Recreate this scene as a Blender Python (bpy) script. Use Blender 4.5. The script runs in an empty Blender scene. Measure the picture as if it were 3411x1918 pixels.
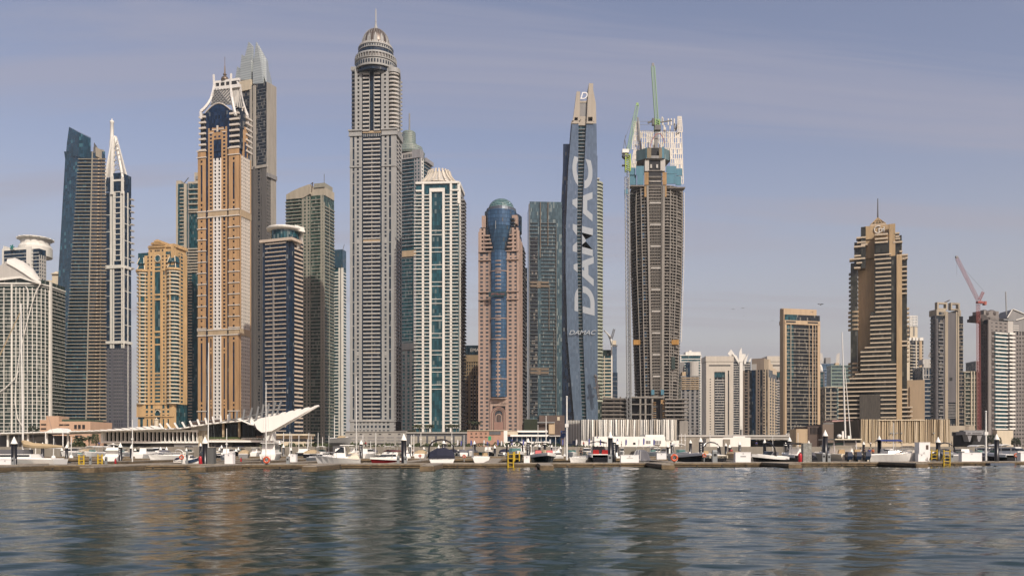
import bpy, math, random
import numpy as np
from mathutils import Vector, Matrix
C = bpy.context.scene.collection
SC = bpy.context.scene
rnd = random.Random(11)

# ------------------------------------------------------------------ camera
FPX, CPX, HPY, CAMH = 2800.0, 1705.5, 1495.0, 2.05     # focal length in photo px, centre, horizon row, eye height
cam_d = bpy.data.cameras.new('camera'); cam = bpy.data.objects.new('camera', cam_d); C.objects.link(cam)
cam_d.sensor_width = 36.0; cam_d.lens = 36.0*FPX/3411.0
cam_d.shift_y = (HPY-959.0)/3411.0
cam_d.clip_start = 0.5; cam_d.clip_end = 30000
cam.location = (0, 0, CAMH); cam.rotation_euler = (math.radians(90), 0, 0)
SC.camera = cam

# ------------------------------------------------------------------ light
SUN_AZ, SUN_EL = 30.0, 40.0            # degrees to the right of straight behind the camera / above the horizon
sdir = Vector((math.sin(math.radians(SUN_AZ))*math.cos(math.radians(SUN_EL)),
               -math.cos(math.radians(SUN_AZ))*math.cos(math.radians(SUN_EL)), math.sin(math.radians(SUN_EL))))
sun_d = bpy.data.lights.new('sun', 'SUN'); sun = bpy.data.objects.new('sun', sun_d); C.objects.link(sun)
sun_d.energy = 4.6; sun_d.angle = math.radians(0.5); sun_d.color = (1.0, 0.93, 0.82)
sun.rotation_euler = sdir.to_track_quat('Z', 'Y').to_euler(); sun.location = (200, -200, 300)

world = bpy.data.worlds.new('World'); SC.world = world; world.use_nodes = True
wn = world.node_tree; wn.nodes.clear(); WL = wn.links.new
def WN(t, **k):
    n = wn.nodes.new(t)
    for a, b in k.items(): setattr(n, a, b)
    return n
wo = WN('ShaderNodeOutputWorld'); wb = WN('ShaderNodeBackground'); sky = WN('ShaderNodeTexSky')
sky.sky_type = 'NISHITA'; sky.sun_disc = False
sky.sun_elevation = math.radians(SUN_EL); sky.sun_rotation = math.radians(180-SUN_AZ)
sky.air_density = 1.0; sky.dust_density = 3.0; sky.ozone_density = 2.0; sky.altitude = 0
# thin high cirrus: streaky noise on a plane far above, mixed into the sky radiance
tc = WN('ShaderNodeTexCoord'); sep = WN('ShaderNodeSeparateXYZ'); WL(tc.outputs['Generated'], sep.inputs[0])
mz = WN('ShaderNodeMath', operation='MAXIMUM'); WL(sep.outputs['Z'], mz.inputs[0]); mz.inputs[1].default_value = 0.0
az = WN('ShaderNodeMath', operation='ADD'); WL(mz.outputs[0], az.inputs[0]); az.inputs[1].default_value = 0.10
dv = WN('ShaderNodeVectorMath', operation='DIVIDE'); WL(tc.outputs['Generated'], dv.inputs[0])
cb = WN('ShaderNodeCombineXYZ')
for i in range(3): WL(az.outputs[0], cb.inputs[i])
WL(cb.outputs[0], dv.inputs[1])
mp = WN('ShaderNodeMapping'); WL(dv.outputs[0], mp.inputs[0])
mp.inputs['Rotation'].default_value = (0, 0, math.radians(-52)); mp.inputs['Scale'].default_value = (0.30, 1.7, 0.0)
nz = WN('ShaderNodeTexNoise'); WL(mp.outputs[0], nz.inputs['Vector'])
nz.inputs['Scale'].default_value = 1.25; nz.inputs['Detail'].default_value = 7; nz.inputs['Roughness'].default_value = 0.6; nz.inputs['Distortion'].default_value = 0.7
cr = WN('ShaderNodeMapRange', interpolation_type='SMOOTHSTEP'); WL(nz.outputs[0], cr.inputs[0])
cr.inputs[1].default_value = 0.43; cr.inputs[2].default_value = 0.64; cr.inputs[3].default_value = 0.04; cr.inputs[4].default_value = 0.62
grade = WN('ShaderNodeMix', data_type='RGBA', blend_type='MULTIPLY'); grade.inputs[0].default_value = 1.0
WL(sky.outputs[0], grade.inputs[6]); grade.inputs[7].default_value = (1.47, 1.145, 1.05, 1)
cm = WN('ShaderNodeMix', data_type='RGBA'); WL(cr.outputs[0], cm.inputs[0]); WL(grade.outputs[2], cm.inputs[6])
cm.inputs[7].default_value = (3.0, 2.96, 3.65, 1)
hzm = WN('ShaderNodeMapRange', interpolation_type='SMOOTHERSTEP'); WL(sep.outputs['Z'], hzm.inputs[0]); hzm.inputs[1].default_value = -0.05; hzm.inputs[2].default_value = 0.40; hzm.inputs[3].default_value = 0.88; hzm.inputs[4].default_value = 0.0
hmx = WN('ShaderNodeMix', data_type='RGBA'); WL(hzm.outputs[0], hmx.inputs[0]); WL(cm.outputs[2], hmx.inputs[6]); hmx.inputs[7].default_value = (3.45, 3.28, 3.20, 1)
WL(hmx.outputs[2], wb.inputs[0]); wb.inputs[1].default_value = 0.128
WL(wb.outputs[0], wo.inputs[0])
SC.view_settings.view_transform = 'Standard'; SC.view_settings.look = 'None'
SC.view_settings.exposure = 0.0; SC.view_settings.gamma = 1.0; SC.view_settings.use_curve_mapping = False

# ------------------------------------------------------------------ materials
MATS = {}
ALB = 0.74      # darkens every paint while the sun is raised, so shaded sides fall deeper
def newmat(name):
    m = bpy.data.materials.new(name); m.use_nodes = True
    nt = m.node_tree; return m, nt, nt.nodes['Principled BSDF'], nt.links.new
def col4(c): return (c[0], c[1], c[2], 1)
def paint(name, c, rough=0.65, var=0.18, scale=0.12, metal=0.0, streak=True, c2=None):
    if name in MATS: return MATS[name]
    m, nt, b, L = newmat(name); c = [v*ALB for v in c]
    g = nt.nodes.new('ShaderNodeNewGeometry'); mp = nt.nodes.new('ShaderNodeMapping'); L(g.outputs['Position'], mp.inputs[0])
    mp.inputs['Scale'].default_value = (scale*3, scale*3, scale*(0.35 if streak else 3))
    n = nt.nodes.new('ShaderNodeTexNoise'); L(mp.outputs[0], n.inputs['Vector']); n.inputs['Scale'].default_value = 1.0; n.inputs['Detail'].default_value = 5; n.inputs['Roughness'].default_value = 0.65
    mr = nt.nodes.new('ShaderNodeMapRange'); L(n.outputs[0], mr.inputs[0]); mr.inputs[1].default_value = 0.3; mr.inputs[2].default_value = 0.7
    mx = nt.nodes.new('ShaderNodeMix'); mx.data_type = 'RGBA'; L(mr.outputs[0], mx.inputs[0])
    d = c2 or [v*(1-var*1.6) for v in c]; u = [min(1, v*(1+var*0.5)) for v in c]
    mx.inputs[6].default_value = col4(d); mx.inputs[7].default_value = col4(u)
    L(mx.outputs[2], b.inputs['Base Color']); b.inputs['Roughness'].default_value = rough; b.inputs['Metallic'].default_value = metal
    MATS[name] = m; return m
def glass(name, c, fw=1.6, fh=3.4, metal=0.25, rough=0.07, var=0.55, curtain=0.04, mull=0.10, mcol=(0.02,0.027,0.035), tilt=0.012, line=0.0, ccol=(0.14,0.16,0.17)):
    """curtain wall: panes of one glass with mullions, some blinds drawn, each pane very slightly out of true"""
    if name in MATS: return MATS[name]
    m, nt, b, L = newmat(name); N = nt.nodes.new; c = [v*.68 for v in c]; ccol = [v*.7 for v in ccol]
    t = N('ShaderNodeTexCoord'); sp = N('ShaderNodeSeparateXYZ'); L(t.outputs['Object'], sp.inputs[0])
    def M(op, a, bb=None):
        n = N('ShaderNodeMath'); n.operation = op
        for i, q in enumerate((a, bb)):
            if q is None: continue
            if isinstance(q, (int, float)): n.inputs[i].default_value = q
            else: L(q, n.inputs[i])
        return n.outputs[0]
    h = M('DIVIDE', M('ADD', M('ADD', sp.outputs[0], sp.outputs[1]), 0.371), fw); z = M('DIVIDE', M('ADD', sp.outputs[2], 0.013), fh)
    cb = N('ShaderNodeCombineXYZ'); L(M('FLOOR', h), cb.inputs[0]); L(M('FLOOR', z), cb.inputs[1])
    wn_ = N('ShaderNodeTexWhiteNoise'); wn_.noise_dimensions = '2D'; L(cb.outputs[0], wn_.inputs['Vector'])
    mx = N('ShaderNodeMix'); mx.data_type = 'RGBA'; L(wn_.outputs['Value'], mx.inputs[0])
    mx.inputs[6].default_value = col4([v*(1-var) for v in c]); mx.inputs[7].default_value = col4([v*(1+var) for v in c])
    cu = N('ShaderNodeMix'); cu.data_type = 'RGBA'; L(M('LESS_THAN', wn_.outputs['Value'], curtain), cu.inputs[0])
    L(mx.outputs[2], cu.inputs[6]); cu.inputs[7].default_value = col4(ccol)
    ml = N('ShaderNodeMix'); ml.data_type = 'RGBA'
    fx = M('LESS_THAN', M('FRACT', h), mull); fz = M('LESS_THAN', M('FRACT', z), max(line, 0.001))
    L(M('MAXIMUM', fx, fz), ml.inputs[0]); L(cu.outputs[2], ml.inputs[6]); ml.inputs[7].default_value = col4(mcol)
    L(ml.outputs[2], b.inputs['Base Color'])
    ge = N('ShaderNodeNewGeometry'); va = N('ShaderNodeVectorMath'); va.operation = 'MULTIPLY_ADD'
    L(wn_.outputs['Color'], va.inputs[0]); va.inputs[1].default_value = (tilt*2,)*3; va.inputs[2].default_value = (-tilt,)*3
    vb = N('ShaderNodeVectorMath'); vb.operation = 'ADD'; L(va.outputs[0], vb.inputs[0]); L(ge.outputs['Normal'], vb.inputs[1])
    vn = N('ShaderNodeVectorMath'); vn.operation = 'NORMALIZE'; L(vb.outputs[0], vn.inputs[0]); L(vn.outputs[0], b.inputs['Normal'])
    b.inputs['Roughness'].default_value = rough; b.inputs['Metallic'].default_value = metal; b.inputs['Specular IOR Level'].default_value = .36
    MATS[name] = m; return m

# ------------------------------------------------------------------ mesh helpers
class MB:
    def __init__(s): s.v = []; s.f = []
    def add(s, vs, fs):
        o = len(s.v); s.v += [tuple(v) for v in vs]; s.f += [tuple(i+o for i in f) for f in fs]; return s
    def box(s, x0, x1, y0, y1, z0, z1):
        return s.add([(x0,y0,z0),(x1,y0,z0),(x1,y1,z0),(x0,y1,z0),(x0,y0,z1),(x1,y0,z1),(x1,y1,z1),(x0,y1,z1)],
                     [(0,3,2,1),(4,5,6,7),(0,1,5,4),(1,2,6,5),(2,3,7,6),(3,0,4,7)])
    def loft(s, rings, cap=True, closed=True):
        n = len(rings[0]); vs = [p for r in rings for p in r]; fs = []
        for k in range(len(rings)-1):
            for i in range(n if closed else n-1):
                j = (i+1) % n; fs.append((k*n+i, k*n+j, (k+1)*n+j, (k+1)*n+i))
        if cap: fs.append(tuple(range(n-1,-1,-1))); fs.append(tuple((len(rings)-1)*n+i for i in range(n)))
        return s.add(vs, fs)
    def prism(s, pts, z0, z1): return s.loft([[(x,y,z0) for x,y in pts],[(x,y,z1) for x,y in pts]])
    def ext(s, pts, y0, y1):        # outline in x,z pushed along y
        return s.loft([[(x,y0,z) for x,z in pts],[(x,y1,z) for x,z in pts]])
    def lathe(s, prof, n=24, cx=0, cy=0, cz=0, cap=True):
        return s.loft([[(cx+r*math.cos(2*math.pi*i/n), cy+r*math.sin(2*math.pi*i/n), cz+z) for i in range(n)] for r,z in prof], cap)
    def cyl(s, cx, cy, z0, z1, r, n=12, r1=None): return s.lathe([(r,z0),(r if r1 is None else r1,z1)], n, cx, cy)
    def beam(s, a, b, w, h=None):
        a = Vector(a); b = Vector(b); d = b-a
        if d.length < 1e-6: return s
        d.normalize(); up = Vector((0,0,1)) if abs(d.z) < 0.95 else Vector((0,1,0))
        x = d.cross(up).normalized()*(w/2); y = x.cross(d).normalized()*((h or w)/2)
        return s.add([a-x-y,a+x-y,a+x+y,a-x+y,b-x-y,b+x-y,b+x+y,b-x+y], [(0,3,2,1),(4,5,6,7),(0,1,5,4),(1,2,6,5),(2,3,7,6),(3,0,4,7)])
    def tube(s, pts, r, n=8):
        pts = [Vector(p) for p in pts]; rings = []
        rr = r if isinstance(r, (list, tuple)) else [r]*len(pts)
        for i, p in enumerate(pts):
            d = (pts[min(i+1,len(pts)-1)]-pts[max(i-1,0)]).normalized()
            up = Vector((0,0,1)) if abs(d.z) < 0.9 else Vector((0,1,0)); x = d.cross(up).normalized(); y = x.cross(d)
            rings.append([p+(x*math.cos(2*math.pi*k/n)+y*math.sin(2*math.pi*k/n))*rr[i] for k in range(n)])
        return s.loft(rings)
    def ball(s, c, rx, ry=None, rz=None, n=10, m=6):
        ry = ry or rx; rz = rz or rx
        return s.loft([[(c[0]+rx*math.sin(math.pi*(k+.02)/(m+.04))*math.cos(2*math.pi*i/n), c[1]+ry*math.sin(math.pi*(k+.02)/(m+.04))*math.sin(2*math.pi*i/n), c[2]-rz*math.cos(math.pi*(k+.02)/(m+.04))) for i in range(n)] for k in range(m+1)])
    def mesh(s, name, mat, smooth=False):
        me = bpy.data.meshes.new(name); me.from_pydata(s.v, [], s.f); me.materials.append(mat)
        if smooth: me.polygons.foreach_set('use_smooth', [True]*len(me.polygons))
        me.update(); return me
    def build(s, name, mat, parent=None, smooth=False, loc=None):
        o = bpy.data.objects.new(name, s.mesh(name, mat, smooth)); C.objects.link(o)
        if parent is not None: o.parent = parent
        if loc is not None: o.location = loc
        return o
def tag(o, label=None, cat=None, group=None, kind=None):
    if label: o['label'] = label
    if cat: o['category'] = cat
    if group: o['group'] = group
    if kind: o['kind'] = kind
    return o
def thing(name, label, cat, loc=(0,0,0), rz=0.0, group=None):
    o = bpy.data.objects.new(name, None); C.objects.link(o); o.location = loc; o.rotation_euler = (0,0,rz); o.empty_display_size = 0.5
    return tag(o, label, cat, group)
def kids(o): return [c for c in bpy.data.objects if c.parent is o]
def dup(root, children, loc, rz=0.0, label=None, group=None, sc=None):
    """copy a thing and its parts; children = [(part, [sub-parts])]"""
    r = root.copy(); C.objects.link(r); r.location = loc; r.rotation_euler = (0,0,rz)
    if sc: r.scale = (sc,sc,sc)
    if label: r['label'] = label
    if group: r['group'] = group
    for ch, subs in children:
        c = ch.copy(); C.objects.link(c); c.parent = r
        for g in subs:
            d = g.copy(); C.objects.link(d); d.parent = c
    return r
def P(px, py, Y): return Vector(((px-CPX)*Y/FPX, Y, CAMH+(HPY-py)*Y/FPX))
def PX(px, Y): return (px-CPX)*Y/FPX
def PZ(py, Y): return CAMH+(HPY-py)*Y/FPX
GZ = 2.4                                # street level above the water
def text_mesh(txt, mat, name, parent, size=1.0, depth=0.1, shear=0.0, sx=1.0, font=None, bold=0.0):
    cu = bpy.data.curves.new(name, 'FONT'); cu.body = txt; cu.size = size; cu.extrude = depth; cu.shear = shear; cu.offset = bold; cu.align_x = 'CENTER'; cu.align_y = 'CENTER'
    t = bpy.data.objects.new(name, cu); C.objects.link(t)
    dg = bpy.context.evaluated_depsgraph_get(); me = bpy.data.meshes.new_from_object(t.evaluated_get(dg)); me.name = name
    bpy.data.objects.remove(t); me.materials.clear(); me.materials.append(mat)
    o = bpy.data.objects.new(name, me); C.objects.link(o); o.parent = parent; o.scale = (sx,1,1)
    return o

class Tower:
    """a building: an Empty at its front left foot; local x runs along the front, y into the depth, z up"""
    def __init__(s, name, label, xl, xc, xr=None, Y=800, side='R', yaw=0.0, D=None, cat='skyscraper', group=None, gz=GZ):
        s.items = {}; y = math.radians(yaw); s.uv = Vector((math.cos(y), math.sin(y))); s.vv = Vector((-math.sin(y), math.cos(y))); s.side = side; s.gz = gz
        k = lambda px: (px-CPX)/FPX
        if xr is None: xr_ = None
        if side == 'R':
            c = Vector((k(xc)*Y, Y)); kl = k(xl); s.W = (c.x-kl*c.y)/(s.uv.x-kl*s.uv.y); s.L = c-s.uv*s.W
            if xr is not None and D is None: kr = k(xr); D = (kr*c.y-c.x)/(s.vv.x-kr*s.vv.y)
        else:
            c = Vector((k(xc)*Y, Y)); kr = k(xr); s.W = (kr*c.y-c.x)/(s.uv.x-kr*s.uv.y); s.L = c
            if xl is not None and D is None: kl = k(xl); D = (kl*c.y-c.x)/(s.vv.x-kl*s.vv.y)
        s.D = D if D is not None else s.W*0.8
        s.o = thing(name, label, cat, (s.L.x, s.L.y, gz), y, group)
    def u(s, px, y=0.0):
        k = (px-CPX)/FPX; b = s.L+s.vv*y; return (k*b.y-b.x)/(s.uv.x-k*s.uv.y)
    def v(s, px):
        k = (px-CPX)/FPX; b = s.L+s.uv*s.W if s.side == 'R' else s.L; return (k*b.y-b.x)/(s.vv.x-k*s.vv.y)
    def z(s, py, x=None, y=0.0):
        b = s.L+s.uv*(s.W*0.5 if x is None else x)+s.vv*y; return CAMH+(HPY-py)*b.y/FPX-s.gz
    def p(s, px, py, y=0.0):      # local point seen at px,py on the plane y
        x = s.u(px, y); return Vector((x, y, s.z(py, x, y)))
    def bx(s, kind, mat, x0, x1, y0, y1, z0, z1):
        if x1 < x0: x0, x1 = x1, x0
        if y1 < y0: y0, y1 = y1, y0
        s.items.setdefault(kind, []).append((mat, (round(x1-x0,3), round(y1-y0,3), round(z1-z0,3)), (x0,y0,z0), None)); return s
    def ms(s, kind, mat, mb, smooth=False):
        s.items.setdefault(kind, []).append((mat, None, (0,0,0), (mb, smooth))); return s
    def core(s, mat, x0=0, x1=None, y0=0, y1=None, z0=0, z1=10, kind='glazing'):
        return s.bx(kind, mat, x0, s.W if x1 is None else x1, y0, s.D if y1 is None else y1, z0, z1)
    def fbox(s, kind, mat, face, a, b, z0, z1, out, off=0.0):
        if face == 'F': s.bx(kind, mat, a, b, off-out, off+0.05, z0, z1)
        elif face == 'R': s.bx(kind, mat, s.W+off-0.05, s.W+off+out, a, b, z0, z1)
        else: s.bx(kind, mat, -out-off, 0.05-off, a, b, z0, z1)
    def fac(s, face, z0, z1, fh, bays, m, off=0.0):
        """bays: (type, a, b, options); types P pier, B spandrel bands, K balconies, W punched windows, N fins"""
        nf = max(1, int((z1-z0)/fh+0.3))
        for bay in bays:
            t, a, b = bay[0], bay[1], bay[2]; o = bay[3] if len(bay) > 3 else {}
            if b < a: a, b = b, a
            if t == 'P': s.fbox(o.get('k','pier'), o.get('m', m['P']), face, a, b, z0, z1, o.get('out', 0.5), off)
            elif t in 'BK':
                hb = o.get('h', 1.2)*(.84 if t == 'B' else .72); out = o.get('out', 0.3 if t == 'B' else 1.4)*(1 if t == 'B' else .8); st = o.get('st', 1)
                for k in range(0, nf, st):
                    zz = z0+k*fh
                    if zz+hb <= z1+0.01: s.fbox(o.get('k', 'spandrel' if t == 'B' else 'balcony'), o.get('m', m[t]), face, a, b, zz, zz+hb, out, off)
            elif t == 'W':
                n = o.get('n', 1); fr = o.get('w', 0.5); cw = (b-a)/n; out = o.get('out', 0.4); e = a
                for i in range(n):
                    w0 = a+cw*(i+0.5-fr/2); s.fbox('pier', o.get('m', m['P']), face, e, w0, z0, z1, out, off); e = a+cw*(i+0.5+fr/2)
                s.fbox('pier', o.get('m', m['P']), face, e, b, z0, z1, out, off)
                hb = o.get('h', fh*0.5)*.92
                for k in range(nf):
                    zz = z0+k*fh
                    if zz+hb <= z1+0.01: s.fbox('spandrel', o.get('m', m['P']), face, a+0.02, b-0.02, zz, zz+hb, out-0.08, off)
            elif t == 'N':
                n = o.get('n', 6)
                for i in range(n+1):
                    q = a+(b-a)*i/n; s.fbox('fin', o.get('m', m['P']), face, q-o.get('w',0.2), q+o.get('w',0.2), z0, z1, o.get('out', 0.5), off)
    def curved(s, kind, mat, cx, cy, r, a0, a1, z0, h, thick=None, n=8):
        """a slab of rounded plan (angles in degrees, 270 faces the viewer)"""
        pts = [(cx+r*math.cos(math.radians(a0+(a1-a0)*i/n)), cy+r*math.sin(math.radians(a0+(a1-a0)*i/n))) for i in range(n+1)]
        if thick: pts += [(cx+(r-thick)*math.cos(math.radians(a1-(a1-a0)*i/n)), cy+(r-thick)*math.sin(math.radians(a1-(a1-a0)*i/n))) for i in range(n+1)]
        else: pts += [(cx, cy)] if abs(a1-a0) < 359 else []
        return s.ms(kind, mat, MB().prism(pts, z0, z0+h))
    def done(s):
        cache = {}
        for kind, L_ in s.items.items():
            if len(L_) > 100:
                order = sorted(range(len(L_)), key=lambda i: (-(L_[i][1][0]+L_[i][1][2]) if L_[i][1] else 0, L_[i][2][2]))
                keep = set(order[:100]) if kind in KEEP_BIG else set(order[:100])
            else: keep = set(range(len(L_)))
            rest = {}
            for i, (mat, dims, loc, extra) in enumerate(L_):
                if i in keep:
                    if dims:
                        key = (dims, mat.name)
                        if key not in cache: cache[key] = MB().box(0, dims[0], 0, dims[1], 0, dims[2]).mesh(kind, mat)
                        if kind == 'glazing': MB().box(loc[0],loc[0]+dims[0],loc[1],loc[1]+dims[1],loc[2],loc[2]+dims[2]).build(kind, mat, s.o)
                        else:
                            o = bpy.data.objects.new(kind, cache[key]); C.objects.link(o); o.parent = s.o; o.location = loc
                    else: extra[0].build(kind, mat, s.o, extra[1])
                else:
                    mb = rest.setdefault(mat.name, (mat, MB()))[1]
                    if dims: mb.box(loc[0],loc[0]+dims[0],loc[1],loc[1]+dims[1],loc[2],loc[2]+dims[2])
                    else: mb.add(extra[0].v, extra[0].f)
            for mat, mb in rest.values(): tag(mb.build(kind, mat, s.o), kind='stuff')
        return s.o
KEEP_BIG = set()
# ------------------------------------------------------------------ water, land, quay
m, nt, b, L = newmat('sea_water'); N = nt.nodes.new
b.inputs['Base Color'].default_value = (.003,.016,.013,1); b.inputs['Roughness'].default_value = .02; b.inputs['IOR'].default_value = 1.333
tcw = N('ShaderNodeTexCoord'); bumps = []
prev = None
for sc_, st_, dist, dt in ((2.6,.5,.022,3),(8.0,.6,.008,3)):
    mp_ = N('ShaderNodeMapping'); L(tcw.outputs['Object'], mp_.inputs[0]); mp_.inputs['Scale'].default_value = (.32,1.8,1); mp_.inputs['Rotation'].default_value = (0,0,.12)
    n_ = N('ShaderNodeTexNoise'); L(mp_.outputs[0], n_.inputs['Vector']); n_.inputs['Scale'].default_value = sc_; n_.inputs['Detail'].default_value = dt; n_.inputs['Roughness'].default_value = .6
    bp = N('ShaderNodeBump'); bp.inputs['Strength'].default_value = st_; bp.inputs['Distance'].default_value = dist; L(n_.outputs[0], bp.inputs['Height'])
    if prev: L(prev.outputs[0], bp.inputs['Normal'])
    prev = bp
L(prev.outputs[0], b.inputs['Normal'])
def spaced(lo, hi, near, far, ds, gr):
    v = [lo]; d = ds
    while v[-1] < hi:
        v.append(v[-1]+d); d = min(d*gr, far)
    return v
ys = [-4000,-1500,-500,-150,-50,-15,0]+list(np.arange(4,14,.5))+spaced(14,120,0,.45,.075,1.0028)+[123,127,132,140,150,165,180,200,215,260]
xs_ = [-4000,-1500,-600,-300,-180,-120]+list(np.arange(-90,-44,.6))+list(np.arange(-44,44,.14))+list(np.arange(44,92,.6))+[120,180,300,600,1500,4000]
gx, gy = np.meshgrid(np.array(xs_), np.array(ys)); zz = np.zeros_like(gx); rw = np.random.RandomState(4)
for i in range(46):
    lam = 0.32*(1.16**(i*.55)) if i < 34 else rw.uniform(5,16); th = rw.normal(0,.36)+math.pi/2+.08; k_ = 2*math.pi/lam
    slope = (.030 if lam < 1.6 else .013 if lam < 5 else .0095)*rw.uniform(.6,1.2); ph = rw.uniform(0,6.28)
    d = gx*math.cos(th)+gy*math.sin(th); mod = 1+.55*np.sin(gx*rw.uniform(.04,.16)+gy*rw.uniform(.03,.12)+rw.uniform(0,6.28))
    zz += slope/k_*np.sin(k_*d+ph+.5*np.sin(.21*gx+ph))*mod
fade = np.clip((130-gy)/25,0,1)*np.clip((gy+20)/20,0,1)*np.clip((100-np.abs(gx))/15,0,1); zz *= fade
me = bpy.data.meshes.new('water'); nx, ny = len(xs_), len(ys)
me.vertices.add(nx*ny); me.vertices.foreach_set('co', np.stack([gx,gy,zz],-1).astype(np.float32).ravel())
idx = np.arange(nx*ny).reshape(ny,nx); q = np.stack([idx[:-1,:-1],idx[:-1,1:],idx[1:,1:],idx[1:,:-1]],-1).reshape(-1)
nf_ = (nx-1)*(ny-1); me.loops.add(nf_*4); me.loops.foreach_set('vertex_index', q.astype(np.int32)); me.polygons.add(nf_)
me.polygons.foreach_set('loop_start', np.arange(0,nf_*4,4,dtype=np.int32)); me.polygons.foreach_set('loop_total', np.full(nf_,4,dtype=np.int32)); me.polygons.foreach_set('use_smooth', np.ones(nf_,dtype=bool)); me.update(); me.materials.append(m)
wt = bpy.data.objects.new('water', me); C.objects.link(wt); tag(wt, kind='structure')
sand = paint('paving_sand', (.40,.35,.27), .85, .15); quaym = paint('quay_concrete', (.29,.26,.21), .85, .18)
g_ = MB().add([(-9000,212,GZ-.02),(9000,212,GZ-.02),(9000,14000,GZ-.02),(-9000,14000,GZ-.02)], [(0,1,2,3)]).build('ground', sand); tag(g_, kind='structure')
g_ = MB().box(-600,600,209.5,211.9,-1.5,GZ+.25).build('quay', quaym); tag(g_, kind='structure')
# ------------------------------------------------------------------ palette
white = paint('white_render', (.80,.78,.71), .6, .10); cream = paint('cream_stone', (.62,.54,.40), .7, .12)
offw = paint('off_white_metal', (.82,.81,.76), .45, .08); beige = paint('beige_concrete', (.46,.41,.32), .75, .14)
tan_ = paint('tan_stone', (.50,.38,.24), .75, .15); greyc = paint('warm_grey_stone', (.42,.39,.35), .7, .12)
lgrey = paint('light_grey_stone', (.50,.48,.44), .7, .10); dgrey = paint('dark_grey_cladding', (.12,.12,.125), .6, .15)
mgrey = paint('mid_grey_cladding', (.25,.245,.24), .65, .14); steel = paint('grey_steel', (.30,.31,.31), .45, .15, metal=.4)
orange = paint('orange_render', (.50,.305,.145), .75, .2); gold = paint('golden_stone', (.60,.40,.19), .75, .2)
pink = paint('pink_granite', (.41,.295,.235), .7, .17); brown = paint('brown_cladding', (.10,.065,.05), .6, .2)
black = paint('black_coating', (.012,.012,.013), .35, .2); darkin = paint('dark_interior', (.015,.016,.02), .8, .3)
gblue = glass('blue_glass', (.012,.038,.075), 1.7, 3.4, curtain=.02); gteal = glass('teal_glass', (.02,.085,.105), 1.8, 3.4, curtain=.11, ccol=(.16,.22,.22))
gdark = glass('dark_glass', (.015,.022,.03), 1.6, 3.4, metal=.1, curtain=.17, ccol=(.20,.19,.17)); ggreen = glass('green_grey_glass', (.035,.055,.045), 1.5, 3.4, curtain=.15, ccol=(.25,.26,.22))
gsky = glass('pale_blue_glass', (.145,.205,.285), 1.5, 3.5, metal=.35, var=.12, curtain=.012, ccol=(.2,.26,.34), mull=.06)

def arc(cx, cy, rx, ry, a0, a1, n):
    return [(cx+rx*math.cos(math.radians(a0+(a1-a0)*i/n)), cy+ry*math.sin(math.radians(a0+(a1-a0)*i/n))) for i in range(n+1)]

# ---- white rounded apartment block under a swept roof, far left
t = Tower('apartment_tower', 'white gridded apartment tower with rounded corner and swept shell roof, far left edge', -75, 138, None, 760, 'R', 0, 40)
xr0 = t.u(96); zt = t.z(958)
def outline(o): return [(-o, 2)] + [(-o,-o)] + arc(xr0, 14+0, t.W-xr0+o, 14+o, -90, 0, 8) + [(t.W+o, 40), (-o, 40)]
t.ms('glazing', ggreen, MB().prism(outline(0), 0, zt+8))
fh = 3.35; nf = int(zt/fh)
for k in range(1, nf+2): t.ms('floor_band', white, MB().prism(outline(.55), k*fh-.42, k*fh))
t.ms('floor_band', white, MB().prism(outline(.9), zt+3.2, zt+4.4))
for px, w in ((-40,.5),(-12,.6),(14,.5),(40,1.3),(54,.5),(67,.5),(80,.5),(92,.5)):
    x = t.u(px); t.bx('mullion', white, x-w/2, x+w/2, -.75, 0.1, 0, zt if px != 40 else zt+3)
for a in (-75,-58,-42,-26,-8):
    x = xr0+(t.W-xr0+.3)*math.cos(math.radians(a)); y = 14+14.3*math.sin(math.radians(a)); t.ms('mullion', white, MB().cyl(x, y, 0, zt, .36, 6))
t.bx('side_blade', white, t.W+.6, t.W+1.6, 12, 15, 0, t.z(930))
# swept roof: grey gable, white shell
G_ = [t.p(-75,922)]+[t.p(a,b) for a,b in ((-75,896),(0,888),(22,873),(45,886),(80,908),(110,930),(134,944),(105,936),(72,928),(0,931))]
t.ms('gable', lgrey, MB().ext([(q.x,q.z) for q in G_], -1.2, 6))
lo = [(22,874),(50,889),(80,908),(110,929),(136,946)]; hi = [(26,867),(50,859),(80,872),(112,896),(139,936)]
ra = [t.p(*q, y=-2.5) for q in lo]; rb = [t.p(*q, y=22) for q in hi]; n_ = 6; rings = []
for a, b in zip(ra, rb):
    arcp = [a.lerp(b, i/n_)+Vector((0,0,2.2*math.sin(math.pi*i/n_))) for i in range(n_+1)]
    rings.append(arcp+[q-Vector((0,0,.9)) for q in reversed(arcp)])
t.ms('roof_shell', white, MB().loft(rings))
t.ms('roof_shell', white, MB().ext([(t.u(-75),t.z(928)),(t.u(0),t.z(929)),(t.u(70),t.z(921)),(t.u(137),t.z(943)),(t.u(137),t.z(948)),(t.u(72),t.z(928)),(t.u(0),t.z(936)),(t.u(-75),t.z(934))], -2.4, -1.3))
t.bx('roof_unit', lgrey, t.u(24), t.u(33), 22, 25, t.z(866), t.z(859)); t.bx('roof_unit', lgrey, t.u(38), t.u(46), 22, 25, t.z(866), t.z(859))
for cv_ in ([(134,946),(119,972),(104,1020),(82,1105),(62,1200),(52,1290),(50,1340),(58,1392),(75,1420)],[(86,955),(93,966),(96,990),(92,1030)],[(-20,1318),(20,1290),(48,1262),(62,1235)]): t.ms('facade_arc', white, MB().tube([t.p(a,b,-2.6) for a,b in cv_], .42, 6))
t.done()

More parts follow.
